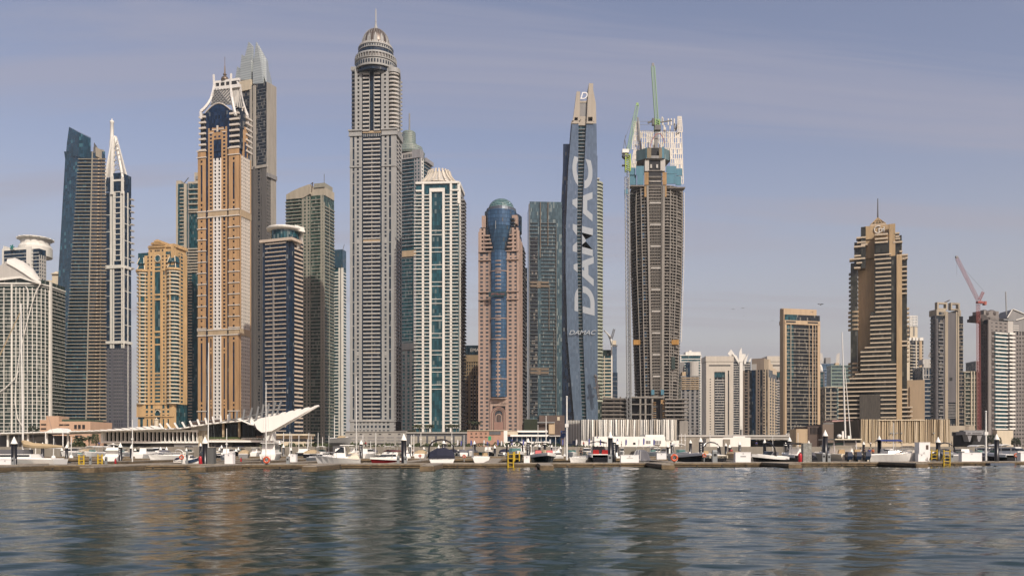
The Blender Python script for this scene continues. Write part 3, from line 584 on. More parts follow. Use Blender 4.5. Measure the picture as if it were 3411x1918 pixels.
t.fac('R', Z(590), Z(285), 3.6, [('N',.5,D_-.5,{'n':7,'w':D_/26,'out':1.2}),('B',0,D_,{'h':.8,'m':low})], m); t.fac('R', 0, Z(590), 3.6, [('W',0,D_*.45,{'n':3,'m':low}),('N',D_*.45,D_-.5,{'n':4,'w':D_/28,'out':.9}),('B',D_*.45,D_,{'h':.8,'m':low})], m)
t.bx('belt', ribc, 0, W_+1.2, -1.2, 0, zb-2, zb+1); t.bx('belt', mgrey, W_, W_+2.2, -.5, D_, Z(592)-2, Z(585))
t.bx('roof_box', cream, U(797), U(837), -1, 12, Z(285), Z(265)); t.bx('roof_box', cream, U(800), U(838), -1.6, 0, Z(300), Z(283))
def blade(pts, y0, th, kind='crown_blade'): q = [t.p(a,b,y0) for a,b in pts]; t.ms(kind, shard, MB().loft([[v for v in q],[v+Vector((0,th,0)) for v in q]]))
blade([(783,266),(790,222),(798,228),(808,232),(812,268)], 6, 3); blade([(796,266),(805,182),(818,190),(836,200),(836,266)], 3, 3); blade([(812,200),(828,140),(839,152),(839,266),(812,266)], 9, 3)
blade([(842,280),(843,212),(862,178),(868,205),(876,278)], -.5, 2.5); blade([(842,225),(853,140),(860,160),(866,200),(858,230)], 8, 2.5)
shl = [((876,282),(884,250),(862,186)), ]
t.ms('crown_blade', shard, MB().loft([[t.p(862,200,10),t.p(888,282,0),t.p(900,285,14)],[t.p(862,150,16),t.p(887,198,14),t.p(893,205,20)]]))
t.ms('crown_blade', shard, MB().loft([[t.p(876,278,2),t.p(898,286,14),t.p(906,290,26)],[t.p(880,200,12),t.p(896,240,20),t.p(900,245,26)]]))
t.ms('crown_blade', shard, MB().loft([[t.p(890,286,6),t.p(908,292,26),t.p(900,290,32)],[t.p(894,238,18),t.p(904,262,26),t.p(902,262,30)]]))
t.done()

# ---- dark blue tower banded by cream balconies, ring roof
t = Tower('residential_tower', 'dark blue glass tower banded with cream balconies under a round white canopy ring', 866, 962, 1010, 700, 'R', -20)
U, Z = t.u, t.z; W_, D_ = t.W, t.D; gnv2 = glass('deep_blue_glass', (.006,.022,.05), 1.6, 3.3, metal=.15, curtain=.03); bal = paint('cream_balcony', (.60,.50,.40), .65, .1)
def ol(o): return [(-o,4)]+arc(5,5,5+o,5+o,180,270,4)+arc(W_*.86,D_*.35,W_*.14+o,D_*.35+o,270,360,4)+[(W_+o,D_),(-o,D_)]
t.ms('glazing', gnv2, MB().prism(ol(0), 0, Z(800)))
k = 0; fh = 14.15
while 812+k*fh < 1480:
    py = 812+k*fh
    t.fbox('balcony', bal, 'F', U(885), U(953), Z(py+1.5), Z(py-1.3), .9); k += 1
k = 0
while 808+k*fh < 1480: t.fbox('side_balcony', bal, 'R', D_*.32, D_*.92, Z(808+k*fh+5.5), Z(808+k*fh), 1.0); k += 1
t.fbox('pier', mgrey, 'F', U(912), U(914.5), 0, Z(930), 1.6); t.bx('end_wall', gnv2, W_-1.5, W_+1.2, D_*.12, D_*.3, 0, Z(790))
t.bx('roof_slab', bal, U(868), U(976), -1.8, 14, Z(806), Z(797)); cx, cy = U(918), 13.5
t.ms('penthouse_glazing', gteal, MB().lathe([(11.8,Z(797)),(11.8,Z(762))], 24, cx, cy)); t.ms('canopy_ring', white, MB().lathe([(11,Z(762)),(15.2,Z(758)),(15.6,Z(754)),(14.6,Z(750)),(10,Z(752))], 28, cx, cy))
q = [(U(958),10,Z(752)),(U(975),16,Z(757)),(U(990,16),20,Z(772)),(U(1000,20),22,Z(800)),(W_+1.2,D_*.5,Z(815))]
mb = MB(); [mb.beam(q[i], q[i+1], 1.4, 4) for i in range(4)]; t.ms('canopy_arm', white, mb); t.bx('end_wall', gnv2, U(965), W_, 8, D_*.5, Z(815), Z(785)); t.done()

# ---- grey-green balcony tower behind, half in shade
t = Tower('residential_tower', 'grey green balcony tower with a curved sloping roof, lower part in shadow', 953, 1078, 1113, 960, 'R', -16)
U, Z = t.u, t.z; W_, D_ = t.W, t.D; zt = Z(655); gg = paint('grey_green_render', (.33,.32,.26), .7, .12); ggl = glass('green_glass', (.05,.10,.08), 1.8, 3.6, metal=.15, curtain=.1, ccol=(.25,.3,.25))
t.core(ggl, z1=zt); m = dict(P=gg, B=gg, K=gg); fh = 3.95
t.fac('F', 0, zt, fh, [('K',0,U(1005),{'h':1.3,'out':1.6}),('P',U(1006),U(1010)),('W',U(1010),U(1034),{'n':2,'w':.5,'h':1.7}),('B',U(1036),U(1046),{'h':1.3}),('K',U(1046),U(1068),{'h':1.2,'out':.9}),('P',U(1068),U(1072)),('W',U(1072),W_,{'n':1,'w':.3})], m)
t.fac('R', 0, zt-8, fh, [('P',0,2),('K',2,D_*.5,{'h':1.3}),('P',D_*.5,D_*.55),('K',D_*.55,D_,{'h':1.3})], m)
for k in range(0, int(zt/fh)): t.bx('end_balcony', gg, -1.8, 0, 1, 10, k*fh, k*fh+1.2)
t.ms('roof_shell', beige, MB().ext([(U(955),Z(660)),(U(955),Z(644)),(U(975),Z(634)),(U(1000),Z(625)),(U(1030),Z(617)),(U(1034),Z(617)),(U(1034),Z(648)),(U(1012),Z(660))], -1.2, 26))
t.bx('roof_block', beige, U(1034), U(1080), 2, 24, zt, Z(628)); t.bx('roof_block', gg, U(1044), U(1080), 1, 20, Z(628), Z(614)); t.bx('roof_block', gg, U(1062), U(1100,20), 4, 20, Z(655), Z(645))
t.ms('mast', steel, MB().beam(t.p(1080,614,8), t.p(1080,580,8), .5)); t.ms('roof_crane', brown, MB().beam(t.p(1038,640,2), t.p(1042,608,2), .8).beam(t.p(1042,608,2), t.p(1034,616,2), .6)); t.done()

# ---- white slab with blue glass top
t = Tower('residential_tower', 'slim white tower with square windows and a blue glass top, beside the dome tower', 1110, 1141, 1153, 1020, 'R', -12)
U, Z = t.u, t.z; W_, D_ = t.W, t.D; t.core(gteal, z1=Z(832)); t.bx('glass_top', glass('blue_top_glass', (.06,.13,.19), 1.6, 3.4, metal=.3, var=.2), -.5, W_+.5, -.8, D_*.9, Z(892), Z(832))
m = dict(P=white, B=white, K=white); t.fac('F', 0, Z(892), 3.95, [('B',0,U(1128),{'h':1.6}),('P',U(1128),U(1133)),('P',U(1133),U(1136),{'out':.1,'m':dgrey}),('P',U(1136),W_),], m); t.fac('R', 0, Z(892), 3.95, [('P',0,2),('B',2,D_,{'h':1.5})], m)
t.ms('roof_mast', steel, MB().beam(t.p(1142,832,5), t.p(1147,815,5), .5)); t.done()
# ---- the tallest tower: grey stone with a domed crown
stone = paint('dome_tower_stone', (.355,.358,.345), .7, .14); domec = paint('bronze_dome', (.13,.10,.08), .4, .2, metal=.4); gst = glass('slate_blue_glass', (.018,.036,.06), 1.7, 3.6, metal=.2)
t = Tower('residential_tower', 'tallest tower, grey stone with ringed drum, ribbed dome and spire', 1166, 1318, 1337, 757, 'R', -6)
U, Z = t.u, t.z; W_, D_ = t.W, t.D; fh = 3.57; m = dict(P=stone, B=stone, K=lgrey); z1 = Z(445); zb = Z(1402)
t.core(gst, z1=z1)
bays = [('P',U(1166),U(1175)),('B',U(1175),U(1181),{'h':1.0,'st':3}),('P',U(1181),U(1189)),('B',U(1189),U(1196),{'h':1.8,'out':.42}),('P',U(1196),U(1206)),
  ('B',U(1211),U(1267),{'h':1.3,'out':1.3,'k':'balcony','m':lgrey}),('P',U(1272),U(1281)),('B',U(1281),U(1288),{'h':1.8,'out':.42}),('P',U(1288),U(1296)),('B',U(1296),U(1303),{'h':1.0,'st':3}),('P',U(1303),U(1318)+.5)]
t.fac('F', zb, z1-1.5, fh, bays, m); t.fbox('pier', lgrey, 'F', U(1238.4), U(1239.8), zb, z1-8, .6)
t.fac('R', zb, z1-1.5, fh, [('P',0,D_*.12),('K',D_*.12,D_*.4,{'h':1.5,'out':.8}),('P',D_*.4,D_*.52),('K',D_*.52,D_*.85,{'h':1.5,'out':.8}),('P',D_*.85,D_)], m)
for py in (555,): 
    for a, b in ((1165,1206),(1272,1320)): t.fbox('cornice', stone, 'F', U(a), U(b), Z(py+2), Z(py-3), 1.1)
    t.fbox('cornice', stone, 'R', 0, D_, Z(py+2), Z(py-3), 1.1)
for py, h in ((805,5),(1178,5)): t.fbox('panel', tan_, 'F', U(1211), U(1267), Z(py), Z(py-h), 1.1); t.fbox('panel', stone, 'F', U(1181), U(1206), Z(py+6), Z(py-8), .52); t.fbox('panel', stone, 'F', U(1272), U(1296), Z(py+6), Z(py-8), .52)
for a, b in ((1163,1206),(1272,1322)): t.fbox('cornice', stone, 'F', U(a), U(b), Z(452), Z(433), .9); t.fbox('cornice', stone, 'F', U(a)-.5, U(b)+.5, Z(436), Z(431), 1.8); t.fbox('cornice', stone, 'F', U(a)-.3, U(b)+.3, Z(453), Z(450), 1.4)
t.fbox('cornice', stone, 'R', -.5, D_+.5, Z(452), Z(431), 1.6); t.fbox('panel', tan_, 'F', U(1209), U(1269), Z(444), Z(437), .8); t.fbox('fin_row', gst, 'F', U(1209), U(1269), Z(456), Z(446), .5)
for k in range(10): t.fbox('fin', stone, 'F', U(1212+k*6), U(1214+k*6), Z(456), Z(447), .9)
# base
t.fac('F', 0, zb, 4.2, [('P',0,U(1178)),('W',U(1178),U(1205),{'n':3,'w':.55,'h':2.0}),('W',U(1206),U(1272),{'n':5,'w':.5,'h':2.2}),('W',U(1272),U(1300),{'n':2,'w':.6,'h':2.0}),('P',U(1300),W_)], m); t.bx('cornice', stone, -.8, W_+.8, -1.2, .2, zb-.6, zb+1.6)
# upper body
ux0, ux1 = U(1171), U(1333,8)-.2; zu = Z(226)
t.bx('glazing', gst, ux0, ux1-4, .8, D_-1, z1-2, zu); f2 = 3.62
m2 = dict(P=stone, B=stone, K=lgrey)
t.fac('F', z1+2, zu, f2, [('B',U(1172),U(1183),{'h':1.5,'m':dgrey}),('W',U(1183),U(1207),{'n':1,'w':.26,'h':2.0}),('W',U(1271),U(1296),{'n':1,'w':.26,'h':2.0}),
   ('B',U(1210),U(1231),{'h':1.7,'out':1.0,'k':'balcony','m':lgrey}),('B',U(1248),U(1267),{'h':1.7,'out':1.0,'k':'balcony','m':lgrey}),('P',U(1231),U(1233)),('P',U(1246),U(1248))], m2, -.8)
k = 0
while z1+2+k*f2 < zu-6:
    t.curved('balcony', lgrey, U(1306), 4.2, 5.6, 190, 352, z1+2+k*f2, 1.5); t.bx('side_balcony', stone, ux1-4.2, ux1-1.2, 8, 16, z1+2+k*f2, z1+3.6+k*f2); t.bx('side_balcony', stone, ux1-4.2, ux1-.6, 20, D_-3, z1+2+k*f2, z1+3.6+k*f2); k += 1
t.bx('side_pier', stone, ux1-4.2, ux1-2, 16, 19, z1, zu-3); t.bx('roof_band', stone, ux0-.6, U(1207), -.4, 6, zu-1.5, zu+1.6); t.bx('roof_band', stone, U(1271), U(1308), -.4, 6, zu-1.5, zu+1.6)
t.ms('roof_band', stone, MB().prism(arc(U(1306),4.2,6.4,6.4,180,360,10)+[(ux1-2,D_-2),(U(1300),D_-2)], zu-5, zu-1)); t.bx('glazing', gst, U(1298), ux1-5, 4, D_-3, zu-1, Z(220))
ped = [(U(1208),Z(246)),(U(1208),Z(234)),(U(1239),Z(221)),(U(1270),Z(234)),(U(1270),Z(246)),(U(1248),Z(240)),(U(1239),Z(231)),(U(1231),Z(240))]
t.ms('pediment', stone, MB().ext(ped, -1.4, .9)); t.bx('roof_slab', stone, U(1206), U(1272), -.6, 4, zu-3, zu)
# drums, rings and dome
c = t.p(1252, 200, D_*.46); cx, cy = c.x, c.y
r = lambda pxw: pxw*(757+cy)/FPX; z = lambda py, w=0: Z(py, cx, cy-r(w))
t.ms('drum_glazing', gst, MB().lathe([(r(64),zu-4),(r(64),z(212,64))], 36, cx, cy)); t.ms('drum_ledge', stone, MB().lathe([(r(66),z(214,66)),(r(70),z(213,70)),(r(70),z(209,70)),(r(66),z(208,66))], 40, cx, cy))
t.ms('drum_wall', stone, MB().lathe([(r(67),z(210,67)),(r(67),z(190,67)),(r(70),z(187,70)),(r(70),z(184,70)),(r(65),z(184,65)),(r(65),z(174,65)),(r(69),z(171,69)),(r(68),z(166,68)),(r(57),z(165,58))], 44, cx, cy))
def ringwins(n, w, py0, py1, kind, mat, wd, th=.5):
    rr = r(w)
    for i in range(n):
        a = 2*math.pi*(i+.5)/n
        if math.sin(a) > .25: continue
        mb = MB(); x, y = math.cos(a), math.sin(a); p = Vector((cx+x*rr, cy+y*rr, 0)); tx = Vector((-y,x,0))*wd/2; nn = Vector((x,y,0))*th
        q = [p-tx-nn,p+tx-nn,p+tx+nn*.4,p-tx+nn*.4]; mb.loft([[v+Vector((0,0,z(py0,w))) for v in q],[v+Vector((0,0,z(py1,w))) for v in q]]); t.ms(kind, mat, mb)
ringwins(44, 67, 206, 195, 'drum_window', gst, 1.25); ringwins(40, 65.3, 184, 174, 'drum_niche', domec, 1.8); ringwins(40, 68, 184, 172, 'drum_bracket', stone, .7, 1.2)
t.ms('upper_drum', gst, MB().lathe([(r(56.5),z(172,57)),(r(56.5),z(152,57))], 36, cx, cy)); t.ms('drum_wall', stone, MB().lathe([(r(56),z(154,57)),(r(58.5),z(153,58)),(r(58),z(151,58)),(r(57),z(150,57)),(r(57),z(143,57)),(r(59),z(141,59)),(r(58),z(138,58)),(r(49),z(137,50))], 44, cx, cy))
ringwins(44, 57.2, 150, 144, 'drum_window', gst, 1.0); ringwins(44, 54, 139, 133, 'crown_cresting', lgrey, 1.3, .6)
zd0, zd1 = z(139,47), z(99,0); dp = [(r(47)*math.cos(a)**.9, zd0+(zd1-zd0)*math.sin(a)) for a in [i*math.pi/2/10 for i in range(10)]]
t.ms('dome', domec, MB().lathe(dp+[(r(7),zd1)], 48, cx, cy), True)
for i in range(26):
    a = 2*math.pi*i/26
    if math.sin(a) > .3: continue
    t.ms('dome_rib', stone, MB().tube([(cx+q[0]*1.01*math.cos(a), cy+q[0]*1.01*math.sin(a), q[1]) for q in dp], [.24*(1-.05*j) for j in range(len(dp))], 5))
    if i % 2 == 0:
        a2 = a+math.pi/26; mb = MB(); L_ = [[], []]
        for (q, zz), w in zip([dp[0],dp[2],dp[4]], [1.5,1.1,.1]):
            for s_, S_ in ((-1,L_[0]),(1,L_[1])): S_.append((cx+q*1.015*math.cos(a2)-s_*w*math.sin(a2), cy+q*1.015*math.sin(a2)+s_*w*math.cos(a2), zz))
        mb.add(L_[0]+L_[1], [(0,3,4,1),(1,4,5,2)]); t.ms('dome_panel', stone, mb)
t.ms('spire', stone, MB().lathe([(r(11),zd1-1),(r(8),z(97)),(r(5),z(91)),(r(3.2),z(82)),(r(2.4),z(75)),(r(2.2),z(73)),(r(3.1),z(72)),(r(2.2),z(71)),(r(1.9),z(34)),(r(1),z(32)),(r(.6),z(29))], 14, cx, cy), True)
t.done()

# ---- tower behind with round green crown and mast
t = Tower('residential_tower', 'dark balcony tower with stepped round green glass crown and thin mast, behind the dome tower', 1322, 1400, 1437, 960, 'R', -20)
U, Z = t.u, t.z; W_, D_ = t.W, t.D; gcr = glass('pale_green_crown_glass', (.20,.26,.22), 1.5, 2.2, metal=.25, var=.15, mull=.14, mcol=(.3,.33,.3), line=.16); zt = Z(520); mg2 = paint('cool_grey_render', (.30,.30,.31), .65, .1)
t.core(gteal, z1=zt); m = dict(P=mg2, B=mg2, K=mg2); fh = 4.15
t.fac('F', Z(820), zt, fh, [('K',0,U(1378),{'h':1.1,'out':1.8}),('W',U(1380),W_,{'n':2,'w':.5,'h':2.0})], m); t.fac('F', Z(1150), Z(850), fh, [('B',0,U(1374),{'h':.7}),('P',U(1378),W_)], m); t.fac('F', 0, Z(1160), fh, [('W',0,W_,{'n':5,'w':.5,'h':1.6,'m':dgrey})], m)  # bottom storeys in dark grey: the shadow lying on them is painted in
t.fbox('belt', tan_, 'F', 0, W_, Z(855), Z(835), 1.0); t.fbox('belt', dgrey, 'F', 0, W_, Z(1165), Z(1142), 1.0); t.fac('R', 0, zt, fh, [('P',0,1.5),('W',1.5,8,{'n':1,'w':.5,'h':2.0,'m':white}),('K',10,D_,{'h':1.2})], m)
t.bx('attic', mg2, U(1374), W_+.4, -1, 8, Z(530), Z(503)); t.bx('attic', lgrey, 0, U(1374), -.8, 8, Z(531), Z(508)); t.bx('attic', mg2, W_-1, W_+3, 10, D_, Z(535), Z(522))
for k in range(6): t.fbox('window', gdark, 'F', U(1344+k*5), U(1347+k*5), Z(526), Z(513), 1.0)
c = t.p(1367, 500, 14); r = lambda w: w*(960+14)/FPX; cx, cy = c.x, c.y
t.ms('crown_drum', gcr, MB().lathe([(r(47),Z(505)),(r(49),Z(498)),(r(45),Z(494)),(r(40),Z(478)),(r(31),Z(476))], 32, cx, cy)); t.ms('crown_drum', gcr, MB().lathe([(r(32),Z(480)),(r(32),Z(467)),(r(24),Z(462))], 32, cx-3, cy)); t.ms('crown_drum', gcr, MB().lathe([(r(24),Z(466)),(r(23),Z(428)),(r(20),Z(424))], 28, cx-2, cy))
q = t.p(1364,430,14); t.ms('mast', steel, MB().lathe([(1.2,Z(430)),(.9,Z(400)),(.9,Z(362)),(.3,Z(360))], 8, q.x, q.y)); t.done()

# ---- white tower with teal centre strip and fluted crown
t = Tower('residential_tower', 'white balcony tower with a teal glass centre strip and fluted cream roof crown', 1386, 1529, 1544, 716, 'R', -4)
U, Z = t.u, t.z; W_, D_ = t.W, t.D; zt = Z(612); t.core(gteal, z1=zt); m = dict(P=white, B=white, K=white); fh = 11.72; zz0 = Z(1424)
k = 0
while 1424-k*fh > 640:
    py = 1424-k*fh
    for a, b in ((1384,1431),(1481,1527)): t.fbox('balcony', white, 'F', U(a)-1.2*(a<1400), U(b), Z(py+1.2), Z(py-1.2), 1.2)
    t.bx('side_balcony', mgrey, W_+.3, W_+1.8, 5, 9, Z(py+2), Z(py-2.5)); t.bx('side_balcony', mgrey, W_+.3, W_+2.8, D_*.5, D_-1, Z(py+2), Z(py-2.5)); k += 1
for a, b in ((1406,1413),(1431,1438),(1474,1482),(1499,1506)): t.fbox('pier', white, 'F', U(a), U(b), 0, Z(640) if a in (1431,1474) else zt, 1.2)
t.fbox('pier', white, 'F', U(1431), U(1482), Z(640), Z(628), 1.3); t.fbox('pier', white, 'F', W_-1.2, W_+.6, Z(680), zt, .8)
t.fbox('band', white, 'F', U(1386)-.3, W_+.4, Z(613), Z(606), 1.4); t.fbox('band', white, 'F', U(1386), U(1412), Z(638), Z(633), 1.4); t.fbox('band', white, 'F', U(1500), W_, Z(638), Z(633), 1.4)
for k in range(10):
    for py in (768+k*57, 782+k*57):
        if py < 1420: t.fbox('transom', white, 'F', U(1438), U(1474), Z(py+1.2), Z(py-.7), .5)
t.fac('R', 0, Z(690), 3.0, [('W',0,4.5,{'n':2,'w':.4,'m':lgrey,'h':1.5}),('P',9.5,D_*.5,{'m':mgrey})], dict(P=lgrey)); t.bx('side_wall', mgrey, W_, W_+.3, D_*.5, D_, 0, zt); t.bx('side_frame', white, W_, W_+.9, 0, 1.2, Z(690), zt); t.bx('side_frame', white, W_, W_+.9, 5, 6.2, 0, zt); t.bx('band', white, W_, W_+1.2, 0, D_, zt-2, zt+1)  # unlit right side: shade put into its grey walls and balconies
c = t.p(1463, 600, 19); cx, cy = c.x, c.y; r = lambda w: w*(716+19)/FPX; cc = paint('cream_crown', (.66,.60,.50), .65, .08)
t.ms('crown_wall', tan_, MB().lathe([(r(60),zt),(r(60),Z(598))], 20, cx, cy)); t.ms('crown_roof', lgrey, MB().lathe([(r(61),Z(600)),(r(57),Z(590)),(r(45),Z(576)),(r(36),Z(560)),(r(33),Z(556)),(r(20),Z(556))], 20, cx, cy))
for i in range(20):
    a = 2*math.pi*(i+.5)/20
    if math.sin(a) > .35: continue
    x, y = math.cos(a), math.sin(a); pr = [(66,Z(600)),(64,Z(594)),(50,Z(580)),(40,Z(566)),(36,Z(554)),(36,Z(550)),(33,Z(550))]
    mb = MB(); [mb.beam((cx+r(p0[0])*x,cy+r(p0[0])*y,p0[1]), (cx+r(p1[0])*x,cy+r(p1[0])*y,p1[1]), 1.5, 1.7) for p0, p1 in zip(pr, pr[1:])]; t.ms('crown_rib', cc, mb); t.ms('crown_bracket', cc, MB().beam((cx+r(61)*x,cy+r(61)*y,zt), (cx+r(65)*x,cy+r(65)*y,Z(600)), 1.3))
t.ms('crown_ring', cc, MB().lathe([(r(60),Z(603)),(r(66),Z(599)),(r(65),Z(596)),(r(60),Z(597))], 20, cx, cy)); t.done()

# ---- brown block with lettering on its glass top
t = Tower('residential_tower', 'brown balcony block with EMAAR lettering on its dark glass top, between white and pink towers', 1530, 1640, None, 930, 'R', 0, 24)
U, Z = t.u, t.z; W_ = t.W; brn = paint('brown_render', (.24,.17,.09), .75, .15); zt = Z(1184); t.core(gdark, z1=zt); m = dict(P=brn, B=brn, K=tan_)
t.bx('sign_glazing', glass('sign_glass', (.02,.04,.055), 1.6, 8, metal=.15, curtain=0), U(1549), W_, 0, 12, zt, Z(1150)); t.bx('attic', brn, U(1536), W_, -1, 10, Z(1205), zt+.6)
t.fac('F', Z(1250), Z(1205), 4.0, [('W',0,U(1600),{'n':9,'w':.5,'h':1.2})], m)
t.fac('F', 0, Z(1250), 4.0, [('P',0,U(1541)),('W',U(1541),U(1562),{'n':2,'w':.5,'h':1.2}),('P',U(1562),U(1568)),('K',U(1568),U(1574),{'h':1.5,'m':cream}),('P',U(1574),U(1577)),('K',U(1579),U(1584),{'h':1.5,'m':cream,'st':1}),('W',U(1585),U(1640),{'n':4,'w':.55,'h':1.1})], m)
s_ = text_mesh('EMAAR', lgrey, 'lettering', t.o, 5.4, .15, 0, .92); s_.rotation_euler = (math.radians(90),0,0); q = t.p(1590,1166,-.4); s_.location = q; t.done()

# ---- pink granite hotel with blue glass bow and green dome
t = Tower('hotel_tower', 'pink granite hotel tower with blue glass bow front, round dome and arched entrance', 1595, 1728, 1747, 690, 'R', -7)
U, Z = t.u, t.z; W_, D_ = t.W, t.D; gbow = glass('mid_blue_glass', (.075,.155,.26), 1.4, 3.15, metal=.45, var=.25, curtain=.02, line=.12, mcol=(.02,.04,.08)); m = dict(P=pink, B=pink, K=pink); fh = 3.19
zA = Z(838); zt = Z(755); t.core(gdark, z1=zA, y1=D_); t.core(gdark, U(1600), U(1720), 1, D_-4, zA, zt)
gwin = glass('grey_window_glass', (.07,.075,.085), 2.4, 3.2, metal=.1, curtain=.2, ccol=(.14,.14,.15)); t.bx('window_wall', gwin, .2, W_-.2, -.12, .5, 0, zA)
zf = Z(1325)
for a, b, n_ in ((1595,1632,2),(1690,1728,2)):
    t.fac('F', zf-fh*11+.2 if False else .8, zA-2, fh, [('W',U(a),U(b),{'n':2,'w':.52,'h':1.55})], m)
t.bx('corner_pier', pink, -.3, .9, -.9, 1, 0, zt-4); t.bx('corner_pier', pink, W_-1.6, W_+.5, -.9, 1.5, 0, Z(770))
t.fac('F', zA, Z(760), fh, [('W',U(1597),U(1617),{'n':1,'w':.28,'h':1.6}),('W',U(1705),U(1727),{'n':1,'w':.28,'h':1.6})], m, -.0)
k = 0
for py in (785,798,811,824):
    t.fbox('balcony', pink, 'F', U(1616), U(1632+k*3), Z(py+2.5), Z(py-2), 1.8); t.fbox('balcony', pink, 'F', U(1698-k*3), U(1708), Z(py+2.5), Z(py-2), 1.8); k += 1
for py in (838,866,972,998): 
    t.fbox('belt', pink, 'F', U(1594), U(1647), Z(py+1.5), Z(py-1.5), 1.7); t.fbox('belt', pink, 'F', U(1677), U(1729), Z(py+1.5), Z(py-1.5), 1.7)
t.fbox('pink_wall', pink, 'F', U(1627), U(1645), Z(866), Z(838), .5); t.fbox('pink_wall', pink, 'F', U(1680), U(1698), Z(866), Z(838), .5)
xm = U(1661.5); rb = (U(1689)-U(1634))/2
def bow(r_, d_, z0, z1): return MB().prism([(xm+r_*math.cos(math.radians(a)), .2+d_*math.sin(math.radians(a))) for a in range(180, 361, 15)], z0, z1)
t.ms('bow_glazing', gbow, bow(rb, 5, Z(1322), zA)); t.ms('bow_glazing', gbow, bow(rb*.66, 4.2, Z(866), zA+.01))
rings = []
for py, w in ((838,22),(810,28),(790,33),(770,38),(752,42),(700,42)):
    rr = w*690/FPX; rings.append([(xm+rr*math.cos(math.radians(a)), 3+rr*.62*math.sin(math.radians(a)), Z(py)) for a in range(180, 361, 12)])
t.ms('bow_glazing', gbow, MB().loft(rings))
k = 0
while 872+k*13 < 1315:
    py = 872+k*13
    if not 975 < py < 997:
        if py > 1140:
            t.ms('bow_band', pink, bow(rb*.62, 5.35, Z(py+2.6), Z(py-2.6)))
        else: t.ms('bow_band', pink, MB().prism([(xm+rb*.5*math.cos(math.radians(a)), -2.2+3.2*math.sin(math.radians(a))) for a in range(200, 341, 14)], Z(py+2), Z(py-1.2)))
    k += 1
for py in (905,1062,1130,1196,1262,1327): t.ms('bow_band', pink, bow(rb+.4, 5.5, Z(py+1.2), Z(py-1.2)))
t.fbox('pier', pink, 'F', U(1632), U(1634), 0, zA, 1.0); t.fbox('pier', pink, 'F', U(1689), U(1691), 0, zA, 1.0); t.ms('bow_pier', pink, MB().box(xm-.4,xm+.4,-5.3,-4.6,Z(1322),Z(1140)))
# entrance with nested arch
t.bx('entrance_wall', pink, U(1633), U(1690), -1.4, .4, Z(1352), Z(1322)); t.bx('entrance_wall', pink, U(1633), U(1641), -1.4, .4, 0, Z(1352)); t.bx('entrance_wall', pink, U(1684), U(1690), -1.4, .4, 0, Z(1352)); rose = paint('rose_granite', (.30,.175,.135), .6, .12)
for i, w in enumerate((25,21,16.5,11,6.5)):
    rr = w*690/FPX; za_ = Z(1379-0) if i < 3 else Z(1388); o_ = -1.2+i*.45; n_ = 12
    outer = [(xm-rr,0)]+[(xm-rr*math.cos(math.pi*j/n_), za_+rr*math.sin(math.pi*j/n_)) for j in range(n_+1)]+[(xm+rr,0)]
    rin = rr-.75; inner = [(xm+rin,0)]+[(xm+rin*math.cos(math.pi*j/n_), za_+rin*math.sin(math.pi*j/n_)) for j in range(n_+1)]+[(xm-rin,0)]
    t.ms('entrance_arch', rose if i % 2 == 0 else pink, MB().loft([[(x,o_-.6,zz) for x, zz in outer+inner],[(x,o_+.5,zz) for x, zz in outer+inner]]))
t.bx('entrance_back', rose, xm-rb, xm+rb, .35, .6, 0, Z(1352)); t.bx('entrance_door', brown, xm-1.2, xm+1.2, -.2, .33, Z(1402), Z(1378)); t.bx('entrance_step', rose, xm-4, xm+4, -1.4, .3, 0, Z(1405))
# signs
sg = paint('dark_teal_sign', (.012,.045,.055), .4, .1); t.bx('sign_panel', sg, U(1632), U(1690), -6.6, -5.9, Z(992), Z(976)); redl = paint('red_letters', (.30,.10,.09), .5, .1)
s_ = text_mesh('JW Marriott', redl, 'sign_lettering', t.o, 2.3, .08, .25, .95); s_.rotation_euler = (math.radians(90),0,0); s_.location = (xm, -6.75, Z(984))
dl = paint('dark_letters', (.03,.03,.03), .5, .1); s_ = text_mesh('MARRIOTT  ماريوت', dl, 'arch_lettering', t.o, 1.7, .06); s_.rotation_euler = (math.radians(90),0,0); s_.location = (xm, -1.5, Z(1343))
# crown: blue drum, grey ring and dome
cx, cy = xm, 15; r = lambda w: w*(690+15)/FPX
t.ms('upper_drum', gblue, MB().lathe([(r(64),Z(760)),(r(64),Z(706)),(r(60),Z(702))], 32, cx+1, cy+3)); t.ms('upper_drum', gbow, MB().lathe([(r(53),Z(752)),(r(53),Z(697))], 32, cx, cy-4)); t.bx('crown_block', pink, U(1604), U(1617), 1, 8, Z(770), Z(716)); t.bx('crown_block', pink, U(1704), U(1722), 2, 10, Z(745), Z(716))
for py in (730,742,752): t.fbox('window', gdark, 'F', U(1701), U(1716), Z(py+4), Z(py-2), -1.6)
slate = paint('slate_ring', (.10,.12,.15), .4, .12, metal=.3); t.ms('crown_ring', slate, MB().lathe([(r(50),Z(700)),(r(51),Z(696)),(r(49),Z(682)),(r(44),Z(680))], 32, cx, cy))
dgl = glass('green_dome_glass', (.03,.12,.13), 1.6, 1.55, metal=.3, var=.3, line=.3, mull=.06, mcol=(.25,.33,.32)); t.ms('dome', dgl, MB().lathe([(r(43)*math.cos(a), Z(682)+(Z(645)-Z(682))*math.sin(a)) for a in [i*math.pi/20 for i in range(10)]]+[(.4,Z(644.5))], 32, cx, cy), False)
t.ms('dome_emblem', slate, MB().loft([[(cx-1.8,cy-r(43)-.3,Z(680)),(cx+1.8,cy-r(43)-.3,Z(680)),(cx+1.8,cy-r(41),Z(680)),(cx-1.8,cy-r(41),Z(680))],[(cx-1.4,cy-r(15),Z(648)),(cx+1.4,cy-r(15),Z(648)),(cx+1.4,cy-r(12),Z(648)),(cx-1.4,cy-r(12),Z(648))]]))
